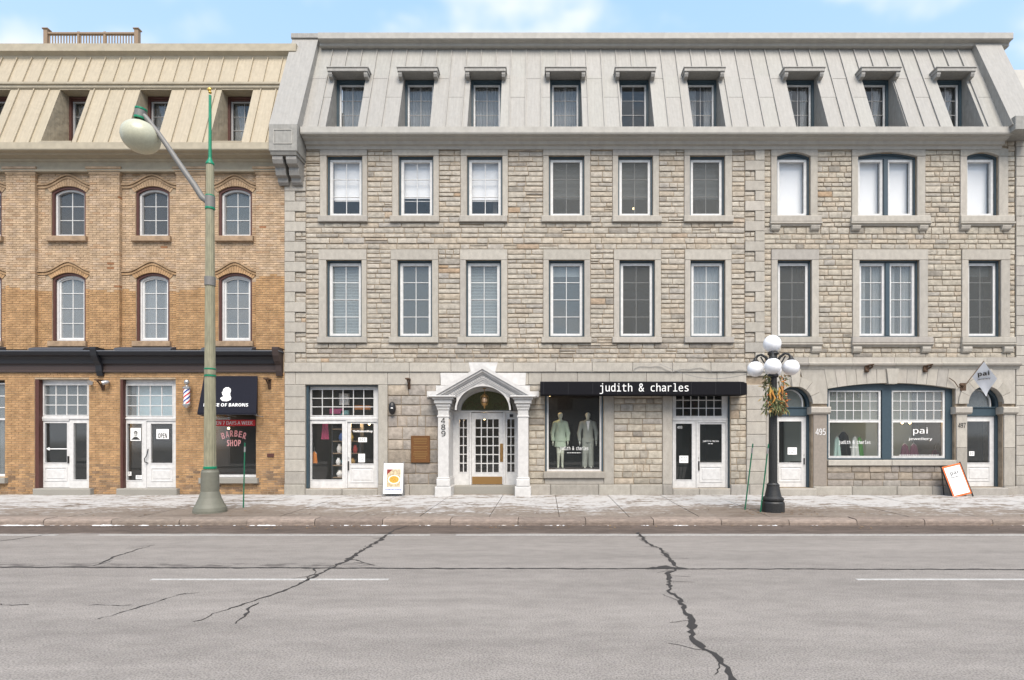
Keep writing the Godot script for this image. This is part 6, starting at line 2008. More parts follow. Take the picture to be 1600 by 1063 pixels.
	part("badge", m, M.print_white, K)
	var Q := thing("bronze_plaque", "brown bronze plaque on the wall beside the white portico", "plaque", Vector3(fx(657), fy(723.5), 0.03))
	m = MB.new()
	m.cbox(fx(642, 0.05), fy(723.3, 0.05), 0.015, fx(671.6, 0.05), fy(681.2, 0.05), 0.055, 0.006)
	part("plate", m, M.bronze, Q)
	frame_ring(Q, "border", fx(642, 0.05) + 0.01, fx(671.6, 0.05) - 0.01, fy(723.3, 0.05) + 0.01, fy(681.2, 0.05) - 0.01, 0.018, 0.05, 0.063, M.bronze)
	m = MB.new()
	for i in 13:
		if i == 4 or i == 7: continue
		var yy := fy(685, 0.05) - 0.05 * i
		var hw := rr(0.17, 0.22)
		var cx := (fx(642, 0.05) + fx(671.6, 0.05)) / 2
		m.box(cx - hw, yy - 0.012, 0.054, cx + hw, yy + 0.008, 0.0575)
	part("raised_lines", m, M.brass, Q, true)
	var bp := thing("wall_plate", "small dark plate low on the brick pier under a bracket", "plaque", Vector3(fx(422.5), fy(714), 0.0))
	m = MB.new(); m.cbox(fx(417.5), fy(714.5), -0.01, fx(428), fy(709), 0.02, 0.005)
	part("plate", m, M.maroon, bp)
	var ik := thing("door_keypad", "dark keypad above the side light of the white entrance", "keypad", Vector3(fx(799, -0.4), fy(649.5, -0.4), -0.38))
	m = MB.new(); m.cbox(fx(796.5, -0.4), fy(652, -0.4), -0.425, fx(801.5, -0.4), fy(647.5, -0.4), -0.36, 0.01)
	part("keypad_case", m, M.black, ik)
	# lettering of the entrance: three figures down the left column
	var H489 := thing("house_number", "dark figures 489 running down the white column", "house number", Vector3(fx(692.5, 0.4), fy(682, 0.4), 0.4))
	for i in 3: lettering(H489, "489"[i], Vector3(fx(692.3 + i * 0.3, 0.4), fy(657.5 + i * 10.1, 0.4), 0.407), 0.125, 0.158, M.print_black, "Droid Sans", false, Basis(), "figure", 0.014)
	# lantern under the vault
	var Ln := thing("hanging_lantern", "small brown lantern hanging under the white entrance vault", "lantern", Vector3(fx(757.5, 0.0), fy(637, 0.0), 0.0))
	o = Vector3(fx(757, 0.0), 0, 0.0)
	m = MB.new()
	m.lathe([Vector2(0, fy(606.8)), Vector2(0.055, fy(607)), Vector2(0.055, fy(608)), Vector2(0, fy(608.5))], o, 12)
	m.tube([o + Vector3(0, fy(608), 0), o + Vector3(0.01, fy(616), 0)], [0.008], 6)
	m.lathe([Vector2(0, fy(639)), Vector2(0.02, fy(638)), Vector2(0.03, fy(635)), Vector2(0.085, fy(633)), Vector2(0.10, fy(631.5)), Vector2(0.10, fy(630.5))], o, 8)
	m.lathe([Vector2(0.115, fy(620)), Vector2(0.11, fy(619)), Vector2(0.04, fy(616)), Vector2(0, fy(615))], o, 8)
	for i in 6:
		var an := TAU * i / 6
		m.tube([o + Vector3(cos(an) * 0.095, fy(631), sin(an) * 0.095), o + Vector3(cos(an) * 0.11, fy(620), sin(an) * 0.11)], [0.008], 5)
	part("lantern_frame", m, M.brass, Ln)
	m = MB.new()
	m.ball(o + Vector3(0, fy(625.5), 0), Vector3(0.085, 0.10, 0.085), 12, 8)
	mat("amber", Color(0.60, 0.42, 0.28), 0.3)
	part("lantern_glass", m, M.amber, Ln)
	# pennant of the jewellery shop
	var Fl := thing("shop_flag", "white pennant with jewellery shop lettering on a slanting pole", "flag", Vector3(fx(1504), fy(605), 0.05))
	m = MB.new()
	var f0 := Vector3(fx(1504), fy(606), 0.04); var f1 := Vector3(fx(1538, 0.62), fy(564, 0.62), 0.62)
	m.tube([f0, f1], [0.014, 0.012], 8)
	part("flag_pole", m, M.wood, Fl)
	m = MB.new()
	m.tube([Vector3(fx(1500), fy(601), 0.0), f0 + Vector3(-0.02, 0.04, 0.05)], [0.05, 0.035], 8)
	m.box(fx(1499.5), fy(611), -0.01, fx(1508), fy(599), 0.05)
	m.tube([Vector3(fx(1500), fy(604), 0.04), Vector3(fx(1494), fy(606), 0.10), Vector3(fx(1488), fy(597), 0.10), Vector3(fx(1480), fy(591), 0.08)], [0.012], 6)
	part("pole_socket", m, M.rusty_iron, Fl)
	m = MB.new()
	var dirp := (f1 - f0).normalized()
	var c0 := f0.lerp(f1, 0.42); var c1 := f0.lerp(f1, 0.99)
	var drop := Vector3(0.42, -0.60, 0.0)
	var nx := 8
	var fp := func(u: float, v: float) -> Vector3: return c0.lerp(c1, u) + drop * v * (1.0 - 0.15 * u) + Vector3(0, 0, 0.035 * sin(u * 5.0 + v * 3.0) * v)
	for i in nx:
		for j in nx:
			var u := float(i) / nx; var v := float(j) / nx; var e := 1.0 / nx
			m.quad(fp.call(u, v + e), fp.call(u + e, v + e), fp.call(u + e, v), fp.call(u, v))
	var fm := mat("flag_cloth", Color(0.74, 0.76, 0.80), 0.8)
	fm.cull_mode = BaseMaterial3D.CULL_DISABLED
	part("flag_cloth", m, fm, Fl)
	var fc: Vector3 = fp.call(0.55, 0.42); var fu: Vector3 = (fp.call(0.9, 0.42) - fp.call(0.1, 0.42)).normalized(); var fd: Vector3 = -(fp.call(0.5, 0.8) - fp.call(0.5, 0.1)).normalized()
	var fz := fu.cross(fd).normalized(); fd = fz.cross(fu)
	var fb := Basis(fu, fd, fz) * Basis(Vector3(0, 0, 1), -1.05)
	lettering(Fl, "pai", fc + fz * 0.03 + fb.y * 0.07, 0.27, 0.18, M.print_black, "Droid Sans", true, fb)
	lettering(Fl, "jewellery", fc + fz * 0.03 - fb.y * 0.08, 0.30, 0.055, M.print_black, "Droid Sans", false, fb)
	# wires along the string course, and the one to the lamp
	var Wr := thing("light_wire", "thin dark wire sagging from the globe lamp along the stone band", "wire", Vector3(fx(1100), fy(580), 0.1))
	m = MB.new()
	var wp := []
	for i in 17:
		var t := i / 16.0
		wp.append(Vector3(lerpf(gx_of_lamp(), fx(1030), t), lerpf(fy(573, 3.62), fy(570), t) - 0.35 * sin(PI * t), lerpf(3.5, 0.12, t)))
	m.tube(wp, [0.006], 5)
	wp = []
	for i in 25:
		var t := i / 24.0
		wp.append(Vector3(lerpf(fx(1196), fx(990), t), fy(582.0) + 0.03 * sin(i * 1.7) + 0.2 * t * absf(sin(t * 9.0)), 0.09))
	m.tube(wp, [0.006], 5)
	part("wire", m, M.print_grey, Wr)
	# lattice railing on the brick building's roof
	var Rl := thing("roof_railing", "wooden lattice railing on the roof of the brick building", "railing", Vector3(fx(144, -3.0), 13.95, -3.0))
	var zr := -3.0
	var rx0 := fx(70, zr); var rx1 := fx(217, zr); var ry1 := fy(50, zr)
	for x in [rx0 + 0.06, rx1 - 0.06]: bx("post", x - 0.07, 13.9, zr - 0.07, x + 0.07, ry1 + 0.06, zr + 0.07, M.wood, Rl, 0.01)
	for x in [rx0 + 0.06, rx1 - 0.06]: bx("post_cap", x - 0.10, ry1 + 0.06, zr - 0.10, x + 0.10, ry1 + 0.10, zr + 0.10, M.wood, Rl, 0.01)
	for x in [fx(123, zr), fx(164, zr)]: bx("post", x - 0.04, 13.9, zr - 0.04, x + 0.04, ry1, zr + 0.04, M.wood, Rl, 0.01)
	bx("top_rail", rx0 + 0.13, ry1 - 0.10, zr - 0.05, rx1 - 0.13, ry1 - 0.03, zr + 0.05, M.wood, Rl, 0.01)
	bx("bottom_rail", rx0 + 0.13, 14.03, zr - 0.03, rx1 - 0.13, 14.10, zr + 0.03, M.wood, Rl)
	m = MB.new()
	var hgt := ry1 - 0.1 - 14.1
	var x := rx0 + 0.15
	while x < rx1 - 0.15:
		m.box(x, 14.1, zr - 0.01, x + 0.035, ry1 - 0.1, zr + 0.01)
		x += 0.10
	for i in 3: m.box(rx0 + 0.13, 14.1 + hgt * (i + 0.6) / 3.4, zr - 0.0125, rx1 - 0.13, 14.1 + hgt * (i + 0.6) / 3.4 + 0.035, zr + 0.0125)
	part("lattice", m, M.wood, Rl, true)
func gx_of_lamp() -> float: return fx(1208, 3.62)

# ---------- smooth bodies: tapered capsules joined into one skin
func skin(bones: Array, cell: float, blend: float, cut_lo := -99.0) -> MB:     # bones: [a, b, ra, rb, flat] - flat squeezes the depth
	var lo := Vector3.ONE * 1e9; var hi := Vector3.ONE * -1e9
	for b in bones:
		for k in 2:
			var r: float = b[2 + k] + cell * 2 + blend
			lo = lo.min((b[k] as Vector3) - Vector3.ONE * r); hi = hi.max((b[k] as Vector3) + Vector3.ONE * r)
	var n := Vector3i(((hi - lo) / cell).ceil()) + Vector3i.ONE
	var val := PackedFloat32Array(); val.resize(n.x * n.y * n.z); val.fill(9.0)
	for b in bones:
		var A: Vector3 = b[0]; var Bv: Vector3 = b[1]; var ra: float = b[2]; var rb: float = b[3]
		var fl: float = b[4] if b.size() > 4 else 1.0
		var rad := maxf(ra, rb) + cell * 2 + blend
		var p0 := Vector3i(((A.min(Bv) - Vector3.ONE * rad - lo) / cell).floor()).clamp(Vector3i.ZERO, n - Vector3i.ONE)
		var p1 := Vector3i(((A.max(Bv) + Vector3.ONE * rad - lo) / cell).ceil()).clamp(Vector3i.ZERO, n - Vector3i.ONE)
		var ab := Bv - A; var l2 := maxf(ab.length_squared(), 1e-9)
		for k in range(p0.z, p1.z + 1):
			for j in range(p0.y, p1.y + 1):
				for i in range(p0.x, p1.x + 1):
					var p := lo + Vector3(i, j, k) * cell
					var t := clampf((p - A).dot(ab) / l2, 0, 1)
					var q := p - (A + ab * t)
					q.z /= fl
					var d := q.length() - lerpf(ra, rb, t)
					var at := i + n.x * (j + n.y * k)
					var v := val[at]
					if v > 8.0: val[at] = d
					else:
						var h := clampf(0.5 + 0.5 * (d - v) / blend, 0, 1)
						val[at] = lerpf(d, v, h) - blend * h * (1 - h)
	if cut_lo > -90:
		for k in n.z:
			for j in n.y:
				var y := lo.y + j * cell
				for i in n.x:
					var at := i + n.x * (j + n.y * k)
					val[at] = maxf(val[at], cut_lo - y)
	var vid := {}
	var vp := PackedVector3Array(); var vn := PackedVector3Array()
	var faces := []
	for k in n.z - 1:
		for j in n.y - 1:
			for i in n.x - 1:
				var at := i + n.x * (j + n.y * k)
				var s := 0; var mask := false; var neg := false
				var sum := Vector3.ZERO; var cnt := 0
				var c := PackedFloat32Array(); c.resize(8)
				for q in 8:
					c[q] = val[at + (q & 1) + n.x * (((q >> 1) & 1) + n.y * ((q >> 2) & 1))]
					if c[q] < 0: neg = true
					else: mask = true
				if not (neg and mask): continue
				for q in 8:
					for ax in [1, 2, 4]:
						if q & ax: continue
						var r: int = q | ax
						if (c[q] < 0) == (c[r] < 0): continue
						var t := c[q] / (c[q] - c[r])
						var pq := Vector3(q & 1, (q >> 1) & 1, (q >> 2) & 1); var pr := Vector3(r & 1, (r >> 1) & 1, (r >> 2) & 1)
						sum += pq.lerp(pr, t); cnt += 1
				vid[at] = vp.size()
				vp.append(lo + (Vector3(i, j, k) + sum / cnt) * cell)
				vn.append(Vector3(c[1] + c[3] + c[5] + c[7] - c[0] - c[2] - c[4] - c[6], c[2] + c[3] + c[6] + c[7] - c[0] - c[1] - c[4] - c[5], c[4] + c[5] + c[6] + c[7] - c[0] - c[1] - c[2] - c[3]).normalized())
	var mb := MB.new()
	var sx := 1; var sY := n.x; var sz := n.x * n.y
	for k in range(1, n.z - 1):
		for j in range(1, n.y - 1):
			for i in range(1, n.x - 1):
				var at := i + n.x * (j + n.y * k)
				var a := val[at] < 0
				for e in [[sx, sY, sz], [sY, sz, sx], [sz, sx, sY]]:
					var b := val[at + e[0]] < 0
					if a == b: continue
					var q := [at - e[1] - e[2], at - e[2], at, at - e[1]]
					if not (vid.has(q[0]) and vid.has(q[1]) and vid.has(q[2]) and vid.has(q[3])): continue
					if not a: q.reverse()
					var w := q.map(func(z): return vid[z])
					mb.quadn(vp[w[0]], vp[w[1]], vp[w[2]], vp[w[3]], vn[w[0]], vn[w[1]], vn[w[2]], vn[w[3]])
	return mb

func mannequin(label: String, at: Vector3, suit: bool, body: Material, cloth: Material, under: Material) -> void:
	var D := thing("mannequin", label, "mannequin", at, "mannequins in the clothes shop window")
	var p := func(x: float, y: float, z := 0.0) -> Vector3: return at + Vector3(x, y, z)
	var s := 1.0
	var limbs := []
	var sh := 0.20 if suit else 0.175
	# body: head, neck, trunk, legs, forearms and hands in one skin
	limbs.append([p.call(0, 1.66, 0.01), p.call(0, 1.61, 0.03), 0.082, 0.066])
	limbs.append([p.call(0, 1.57, 0.01), p.call(0, 1.45, 0), 0.046, 0.055])
	limbs.append([p.call(-sh * 0.7, 1.41), p.call(sh * 0.7, 1.41), 0.06, 0.06, 0.9])
	limbs.append([p.call(0, 1.36), p.call(0, 1.05), 0.11, 0.10, 0.7])
	limbs.append([p.call(0, 1.05), p.call(0, 0.90), 0.11, 0.13, 0.75])
	for k in [-1, 1]:
		var kn: float = 0.085 if suit else 0.06
		limbs.append([p.call(k * 0.08, 0.88), p.call(k * kn, 0.48, 0.03), 0.085, 0.052])
		limbs.append([p.call(k * kn, 0.48, 0.03), p.call(k * (0.09 if suit else 0.065), 0.09, -0.01), 0.055, 0.033])
		limbs.append([p.call(k * (0.09 if suit else 0.065), 0.07, -0.02), p.call(k * (0.10 if suit else 0.075), 0.025, 0.13), 0.036, 0.022])
		var el := p.call(k * (sh + 0.065), 1.10, -0.03) as Vector3
		var wr := p.call(k * (sh + 0.055), 0.86, 0.05) as Vector3
		limbs.append([p.call(k * sh, 1.40), el, 0.045, 0.036])
		limbs.append([el, wr, 0.036, 0.025])
		var hd := wr + Vector3(k * 0.004, -0.07, 0.02)
		limbs.append([wr, hd, 0.024, 0.028, 0.6])
		for f in 4: limbs.append([hd + Vector3(0, -0.005, (f - 1.5) * 0.018), hd + Vector3(-k * 0.006, -0.075 - (0.014 if f == 1 or f == 2 else 0.0), (f - 1.5) * 0.019 + 0.008), 0.010, 0.008])
		limbs.append([wr + Vector3(-k * 0.008, -0.025, 0.025), wr + Vector3(-k * 0.02, -0.085, 0.055), 0.010, 0.008])
	part("figure", skin(limbs, 0.016, 0.022), body, D)
	var c := []
	c.append([p.call(-sh * 0.78, 1.415), p.call(sh * 0.78, 1.415), 0.066, 0.066, 0.95])
	c.append([p.call(0, 1.38), p.call(0, 1.08), 0.155 if suit else 0.145, 0.15, 0.75])
	c.append([p.call(0, 1.10), p.call(0, 0.74 if suit else 0.78), 0.15, 0.19, 0.72])
	for k in [-1, 1]:
		var el := p.call(k * (sh + 0.07), 1.10, -0.03) as Vector3
		c.append([p.call(k * sh, 1.40), el, 0.066, 0.060])
		c.append([el, p.call(k * (sh + 0.06), 0.88, 0.045), 0.060, 0.050])
	part("jacket", skin(c, 0.018, 0.03, at.y + (0.80 if suit else 0.84)), cloth, D)
	# lapels and shirt front
	var lp := MB.new()
	for k in [-1, 1]:
		lp.prism(PackedVector2Array([Vector2(at.x + k * 0.055, at.y + 1.46), Vector2(at.x + k * 0.095, at.y + 1.36), Vector2(at.x + k * 0.07, at.y + 1.33), Vector2(at.x + k * 0.008, at.y + 1.10), Vector2(at.x + k * 0.018, at.y + 1.22)]), at.z + 0.105, at.z + 0.13)
	part("lapels", lp, cloth, D)
	if suit:
		var vf := MB.new()
		vf.prism(PackedVector2Array([Vector2(at.x - 0.055, at.y + 1.47), Vector2(at.x + 0.055, at.y + 1.47), Vector2(at.x, at.y + 1.16)]), at.z + 0.06, at.z + 0.122)
		part("shirt_front", vf, under, D)
		var t := []
		for k in [-1, 1]:
			t.append([p.call(k * 0.075, 0.88), p.call(k * 0.09, 0.48, 0.02), 0.115, 0.085])
			t.append([p.call(k * 0.09, 0.48, 0.02), p.call(k * 0.10, 0.07, 0.0), 0.085, 0.085])
		part("trousers", skin(t, 0.018, 0.02, at.y + 0.04), cloth, D)
	else:
		var t := [[p.call(-0.05, 0.84), p.call(-0.055, 0.60), 0.12, 0.145, 0.9], [p.call(0.05, 0.84), p.call(0.055, 0.60), 0.12, 0.145, 0.9]]
		part("skirt", skin(t, 0.018, 0.05, at.y + 0.66), cloth, D)
	bx("stand", at.x - 0.14, at.y - 0.012, at.z - 0.14, at.x + 0.14, at.y, at.z + 0.14, M.steel, D)

func garment(label: String, called: String, x: float, y0: float, y1: float, z: float, w: float, col: Material) -> void:
	var G := thing(called, label, "clothing", Vector3(x, y0, z))
	var m := MB.new()
	var n := 18
	var f := func(u: float, v: float) -> Vector3:
		var half := w * (0.28 + 0.22 * (1 - v)) if v < 0.82 else w * lerpf(0.32, 0.10, (v - 0.82) / 0.18)
		return Vector3(x + (u - 0.5) * 2 * half, lerpf(y0, y1, v), z + 0.03 * sin(u * 14.0) * (1 - v) + 0.05 * cos((u - 0.5) * PI))
	for i in n:
		for j in n:
			var u := float(i) / n; var v := float(j) / n; var e := 1.0 / n
			m.quad(f.call(u, v), f.call(u + e, v), f.call(u + e, v + e), f.call(u, v + e))
	part("cloth", m, col, G)
	m = MB.new()
	m.tube([Vector3(x - w * 0.3, y1 - 0.06, z), Vector3(x, y1 + 0.03, z), Vector3(x + w * 0.3, y1 - 0.06, z)], [0.008], 5)
	m.tube([Vector3(x, y1 + 0.03, z), Vector3(x, y1 + 0.14, z)], [0.006], 5)
	part("hanger", m, M.steel, G)
func portrait_picture() -> ImageTexture:
	var im := Image.create(48, 64, false, Image.FORMAT_RGB8)
	im.fill(Color(0.86, 0.87, 0.86))
	for j in 64:
		for i in 48:
			var c := Color(0.86, 0.87, 0.86)
			var e := Vector2((i - 24) / 10.0, (j - 28) / 14.0).length()
			if e < 1.0: c = Color(0.62, 0.62, 0.61) if i > 25 else Color(0.74, 0.74, 0.73)
			if e < 1.12 and j < 20 + absi(i - 24) / 3: c = Color(0.12, 0.12, 0.12)
			if j > 24 and j < 28 and (absi(i - 19) < 4 or absi(i - 29) < 4): c = Color(0.1, 0.1, 0.1)
			if e < 1.02 and j > 36 and (j > 39 or absi(i - 24) > 5): c = Color(0.28, 0.28, 0.28)
			if j > 46 and absf(i - 24) < (j - 40) * 1.1: c = Color(0.18, 0.18, 0.18)
			im.set_pixel(i, j, c)
	return ImageTexture.create_from_image(im)
func notice(label: String, px: float, py: float, w: float, h: float, z: float, txts: Array, called := "notice") -> void:
	var N := thing(called, label, "notice", Vector3(fx(px, z), fy(py, z) - h / 2, z))
	bx("sheet", fx(px, z) - w / 2, fy(py, z) - h / 2, z, fx(px, z) + w / 2, fy(py, z) + h / 2, z + 0.004, M.print_white, N)
	if txts.size() < 2:      # print too small to read
		var n := 3 if txts.is_empty() else 1
		for i in n: faint_line(N, Vector3(fx(px, z), fy(py, z) + h * (0.28 - 0.24 * i) + (h * 0.02 if n == 1 else 0.0), z + 0.005), w * 0.7, M.print_grey)
	for t in txts: lettering(N, t[0], Vector3(fx(px, z), fy(py, z) + t[1], z + 0.006), t[2], t[3], M.print_black, "Droid Sans", t.size() > 4, Basis(), "lettering", 0.004)
func build_shop_things() -> void:
	mat("mint_cloth", Color(0.42, 0.52, 0.40), 0.85)
	mat("mint_skin", Color(0.52, 0.56, 0.46), 0.5)
	mat("grey_cloth", Color(0.34, 0.37, 0.325), 0.85, {tex = "grain", scale = 4.0})
	mat("pale_skin", Color(0.50, 0.53, 0.47), 0.5)
	var zm := -0.60
	var y0 := 0.76
	# display floor and dark lining of the clothes window
	var pl := thing("display_platform", "low pale platform under the mannequins in the clothes shop window", "platform", Vector3(fx(897), 0.0, -0.9))
	bx("platform_top", fx(846), 0.0, -1.6, fx(958), y0 - 0.015, -0.455, M.room_floor, pl)
	bx("back_screen", fx(842), y0 - 0.01, -1.75, fx(960), 3.9, -1.70, M.black_cloth, pl)
	mannequin("pale green mannequin in mint jacket and short skirt", Vector3(fx(875.5, zm), y0, zm), false, M.mint_skin, M.mint_cloth, M.print_white)
	mannequin("mannequin in grey trouser suit and pale shirt", Vector3(fx(918.5, zm), y0, zm), true, M.pale_skin, M.grey_cloth, M.print_white)
	# warm spot bulbs seen in the windows
	for s in [[859.0, 618.0, -0.7, "warm bulb over the mint mannequin"], [1410.0, 661.0, -0.9, "warm bulb left of the jewellery lettering"], [1422.0, 661.0, -0.9, "warm bulb above the jewellery lettering"], [757.0, 655.0, -2.0, "warm ceiling lamp inside the white entrance door"], [577.0, 663.0, -0.9, "warm bulb behind the gift shop door"], [200.0, 666.0, -0.6, "warm bulb above the portrait in the barber's side light"], [357.0, 669.5, -0.8, "warm bulb behind the barber shop lettering"], [990.0, 326.0, -0.8, "warm bulb in a third floor window"]]:
		var z: float = s[2]
		var at := Vector3(fx(s[0], z), fy(s[1], z), z)
		var Lb := thing("ceiling_bulb", s[3], "light bulb", at, "warm bulbs inside the shops")
		var m := MB.new()
		m.ball(at, Vector3.ONE * 0.035, 12, 8)
		part("bulb", m, M.bulb, Lb)
		m = MB.new()
		m.tube([at + Vector3(0, 0.03, 0), at + Vector3(0, 0.45, 0)], [0.008], 5)
		part("flex", m, M.black, Lb)
		var l := OmniLight3D.new()
		l.name = "bulb_light"
		l.light_color = Color(1.0, 0.82, 0.58)
		l.light_energy = 0.03 if s[1] < 400.0 else 0.14 if s[0] > 1400.0 else 0.5
		l.omni_range = 8.0
		l.omni_attenuation = 2.0
		l.light_size = 0.03
		l.shadow_enabled = true
		Lb.add_child(l)
	# gift shop
	var sx := fx(511)
	var Sh := thing("display_shelf", "dark open shelves of small goods behind the gift shop window", "shelf", Vector3(sx, 0.2, -0.85))
	for k in 5: bx("shelf_board", sx - 0.1, 0.45 + k * 0.38, -1.0, sx + 0.75, 0.48 + k * 0.38, -0.68, M.wood, Sh)
	for x in [sx - 0.12, sx + 0.75]: bx("upright", x, 0.3, -1.0, x + 0.03, 2.4, -0.68, M.slate_lead, Sh)
	var goods := [["pink scarf hanging at the top of the gift shop window", "scarf", 508.0, 671.0, Color(0.42, 0.06, 0.14)], ["orange bag hanging low in the gift shop window", "bag", 491.0, 715.0, Color(0.62, 0.22, 0.04)]]
	for g in goods:
		var z := -0.5
		var mm := mat(g[1] + "_cloth", g[4], 0.85)
		var hgt := 0.62 if g[1] == "scarf" else 0.36
		garment(g[0], g[1], fx(g[2], z), fy(g[3], z) - hgt / 2, fy(g[3], z) + hgt / 2, z, 0.26 if g[1] == "scarf" else 0.22, mm)
	var jars := [["white mug on the second shelf of the gift shop", Color(0.8, 0.8, 0.8), 0.05, 1], ["teal vase on the second shelf of the gift shop", Color(0.05, 0.3, 0.32), 0.25, 1], ["ochre pot on the second shelf of the gift shop", Color(0.5, 0.3, 0.08), 0.48, 1], ["white lamp base on the third shelf of the gift shop", Color(0.78, 0.76, 0.72), 0.08, 2], ["green vase on the third shelf of the gift shop", Color(0.1, 0.3, 0.16), 0.35, 2], ["red pot on the third shelf of the gift shop", Color(0.45, 0.06, 0.05), 0.58, 2], ["white bowl on the bottom shelf of the gift shop", Color(0.8, 0.8, 0.78), 0.1, 0], ["brown basket on the bottom shelf of the gift shop", Color(0.3, 0.17, 0.08), 0.42, 0], ["blue vase on the fourth shelf of the gift shop", Color(0.08, 0.16, 0.4), 0.15, 3], ["yellow pot on the fourth shelf of the gift shop", Color(0.6, 0.45, 0.1), 0.45, 3]]
	for j in jars:
		var at := Vector3(sx + j[2], 0.482 + j[3] * 0.38, -0.80)
		var J := thing("pot", j[0], "pot", at, "pots on the gift shop shelves")
		var m := MB.new(); m.col = j[1]
		var h := rr(0.17, 0.29); var r := rr(0.07, 0.11)
		m.lathe([Vector2(0, 0), Vector2(r * 0.7, 0), Vector2(r, h * 0.35), Vector2(r * 0.9, h * 0.6), Vector2(r * 0.5, h * 0.85), Vector2(r * 0.6, h), Vector2(r * 0.45, h), Vector2(0, h * 0.8)], at, 16)
		part("vessel", m, M.tint, J)
	var boxes := [["pink box in the upper panes of the gift shop", 525.0, 643.0, Color(0.45, 0.08, 0.2), 0.42, 0.16], ["white framed print in the upper panes of the gift shop", 537.0, 624.0, Color(0.75, 0.74, 0.70), 0.30, 0.36], ["teal box in the upper panes of the gift shop", 538.0, 645.0, Color(0.2, 0.4, 0.4), 0.25, 0.14], ["orange rug roll in the upper panes of the gift shop", 566.0, 637.0, Color(0.5, 0.2, 0.06), 0.5, 0.14]]
	for b in boxes:
		var z := -0.62
		var c := Vector3(fx(b[1], z), fy(b[2], z), z)
		var O := thing("display_item", b[0], "display item", c)
		var m := MB.new(); m.col = b[3]
		m.cbox(c.x - b[4] / 2, c.y - b[5] / 2, z - 0.1, c.x + b[4] / 2, c.y + b[5] / 2, z, 0.01)
		part("item_body", m, M.tint, O)
	bx("shelf_rail", fx(478), fy(649.5), -0.9, fx(592), fy(648), -0.5, M.slate_lead, Sh)
	# wide window: pale room, hanging dresses, lamps on the ceiling
	var rm := thing("window_partition", "pale green partition behind the wide blue shop window", "partition", Vector3(fx(1392), 0.3, -2.2))
	bx("partition_board", fx(1275), 0.2, -2.30, fx(1500), 3.92, -2.22, M.room_pale, rm)
	bx("display_floor", fx(1285), 0.3, -2.2, fx(1500), fy(722) - 0.06, -0.46, M.room_floor, rm)
	mat("mint_dress", Color(0.45, 0.62, 0.56), 0.8); mat("white_dress", Color(0.72, 0.76, 0.72), 0.8); mat("green_dress", Color(0.16, 0.42, 0.12), 0.8); mat("dark_dress", Color(0.03, 0.035, 0.04), 0.85); mat("plum_dress", Color(0.12, 0.03, 0.06), 0.8)
	garment("mint dress hanging on the left side of the wide shop window", "dress", fx(1308, -0.8), fy(714, -0.8), fy(683, -0.8), -0.8, 0.24, M.mint_dress)
	garment("white dress hanging beside a green one", "dress", fx(1336, -0.8), fy(713, -0.8), fy(683, -0.8), -0.8, 0.26, M.white_dress)
	garment("green dress hanging beside a white one", "dress", fx(1343, -0.9), fy(713, -0.9), fy(683, -0.9), -0.9, 0.26, M.green_dress)
	garment("dark coat hanging behind the mint dress", "coat", fx(1318, -1.3), fy(712, -1.3), fy(675, -1.3), -1.3, 0.5, M.dark_dress)
	for s in [[1414.0, "plum shawl draped behind the jewellery lettering"], [1428.0, "plum scarf beside the draped shawl"], [1462.0, "small plum bag at the right of the jewellery window"]]:
		garment(s[1], "shawl", fx(s[0], -0.8), fy(713, -0.8), fy(694 if s[0] < 1450 else 703, -0.8), -0.8, 0.3, M.plum_dress)
	for i in 6:
		var px := 1300.0 + i * 14.0 if i < 6 else 0.0
		var z := -0.9
		var at := Vector3(fx(px, z), fy(616 + (i % 2) * 2, z), z)
		var Tl := thing("track_lamp", ["first", "second", "third", "fourth", "fifth", "sixth"][i] + " small white spot lamp from the left in the blue window's upper panes", "spot lamp", at, "track lamps in the wide shop window")
		var m := MB.new()
		m.lathe([Vector2(0, 0.07), Vector2(0.03, 0.06), Vector2(0.05, -0.06), Vector2(0, -0.05)].duplicate(), at, 10)
		m.tube([at + Vector3(0, 0.06, 0), at + Vector3(0, 0.25, 0)], [0.008], 5)
		part("lamp_shade", m, M.print_white, Tl)
	# notices on the glass
	var zg := -0.195
	notice("plain white notice high on the gift shop door", 566.5, 687.5, 0.26, 0.14, zg, [])
	notice("small pale notice low on the gift shop door", 565, 716, 0.20, 0.26, zg, [])
	notice("white notice on the clothes shop side light", 1068.5, 718, 0.27, 0.22, zg, [])
	notice("white notice on the left arched door", 1238, 705, 0.28, 0.22, -0.262, [])
	notice("small white notice on the right arched door", 1518.5, 709, 0.16, 0.14, -0.262, [])
	notice("white open sign on the barber's door", 254, 678.5, 0.38, 0.30, zg + 0.01, [["OPEN", -0.05, 0.27, 0.15, 1]], "open_sign")
	notice("small white label low on the barber's side light", 202.5, 740.5, 0.10, 0.12, zg, [])
	notice("white card at the foot of the barber's side light", 217, 746, 0.19, 0.12, zg, [])
	var pt := thing("portrait_poster", "black and white portrait poster in the barber's side light", "poster", Vector3(fx(211.5, zg), fy(689, zg), zg))
	bx("sheet", fx(203.5, zg), fy(689, zg), zg - 0.004, fx(219.8, zg), fy(669, zg), zg, M.print_white, pt)
	part("print", quad_uv(Transform3D(), fx(205, zg), fx(218.4, zg), fy(687.5, zg), fy(670.3, zg), zg + 0.002), mat("portrait_print", Color(1, 1, 1), 0.6, {img = portrait_picture()}), pt)
	# white arrow on the door of the brick building
	var ar := thing("arrow_sign", "white arrow pointing left on the white door of the brick building", "sign", Vector3(fx(88, zg), fy(702, zg), zg))
	var m := MB.new()
	var ya := fy(701.6, zg); var xa := fx(72, zg); var xb := fx(104.5, zg)
	m.box(xa + 0.05, ya - 0.014, zg, xb, ya + 0.014, zg + 0.004)
	m.prism(PackedVector2Array([Vector2(xa, ya), Vector2(xa + 0.1, ya - 0.055), Vector2(xa + 0.1, ya + 0.055)]), zg, zg + 0.0045)
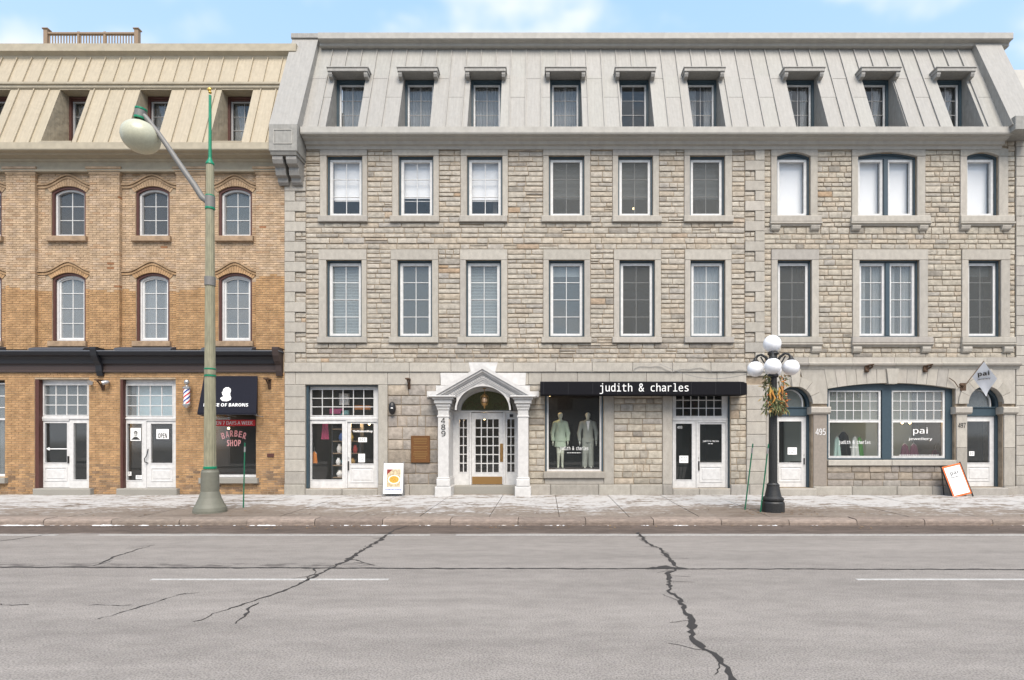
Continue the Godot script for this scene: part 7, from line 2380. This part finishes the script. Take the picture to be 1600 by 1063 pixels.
	part("arrow", m, M.print_white, ar)
	# pale blind in the upper panes of the barber's door
	var tb := thing("roller_blind", "pale blue blind behind the upper panes of the barber's door", "blind", Vector3(fx(233), fy(650), -0.4))
	mat("blue_blind", Color(0.42, 0.56, 0.62), 0.8)
	bx("fabric", fx(213, -0.4), fy(650, -0.4), -0.42, fx(271, -0.4), fy(600, -0.4), -0.41, M.blue_blind, tb)

# ---------- the other side of the street, which the windows mirror
func build_far_side() -> void:
	for t in [[-13.0, 29.0, 9.0, "tall bare tree across the street facing the brick building"], [-1.5, 27.5, 8.0, "bare tree across the street facing the white portico"], [6.0, 28.5, 9.5, "bare tree across the street facing the clothes shop"], [15.0, 27.8, 8.5, "bare tree across the street facing the blue shop window"]]:
		var at := Vector3(t[0], -0.06, t[1])
		var W := thing("bare_tree", t[3], "tree", at, "bare trees across the street")
		var tr := MB.new(); var cr := MB.new()
		tr.tube([at, at + Vector3(0.1, t[2] * 0.2, 0), at + Vector3(0.0, t[2] * 0.4, 0.1)], [0.2, 0.16, 0.12], 9)
		for i in 11:
			var a := TAU * i / 11.0 + rr(-0.3, 0.3)
			var p0 := at + Vector3(0, t[2] * rr(0.28, 0.42), 0)
			var p1 := p0 + Vector3(cos(a) * rr(0.8, 1.8), t[2] * rr(0.16, 0.30), sin(a) * rr(0.8, 1.8))
			var p2 := p1 + Vector3(cos(a) * rr(0.2, 1.0), t[2] * rr(0.12, 0.26), sin(a) * rr(0.2, 1.0))
			cr.tube([p0, p0.lerp(p1, 0.5) + Vector3(0, -0.1, 0), p1, p2], [0.075, 0.06, 0.045, 0.012], 6)
			for k in 9:
				var s := p0.lerp(p1, rr(0.3, 1.0)) if k < 4 else p1.lerp(p2, rr(0.0, 0.9))
				var e := s + Vector3(rr(-0.9, 0.9), rr(0.3, 1.3), rr(-0.9, 0.9))
				cr.tube([s, s.lerp(e, 0.5) + Vector3(rr(-0.1, 0.1), 0.05, rr(-0.1, 0.1)), e], [0.025, 0.018, 0.005], 5)
		part("trunk", tr, M.bark, W)
		part("crown", cr, M.bark, W)
	var H := thing("opposite_building", "long low grey stone building across the street", "building", Vector3(0, 0, 36))
	mat("far_stone", Color(0.24, 0.22, 0.19), 0.9, {tex = "grain", scale = 0.6})
	var m := MB.new()
	var hs := []
	for f in 2:
		for i in 14: hs.append(Hole.new(-27.0 + i * 4.0, -25.6 + i * 4.0, 1.0 + f * 3.6, 3.2 + f * 3.6))
	backing(m, -30, 30, -0.3, 8.2, 36, 42, hs)
	part("wall", m, M.far_stone, H)
	bx("parapet", -30.2, 8.2, 35.8, 30.2, 8.7, 42, M.far_stone, H)
	for h: Hole in hs: bx("pane", h.x0, h.y0, 36.15, h.x1, h.y1, 36.2, M.black, H)
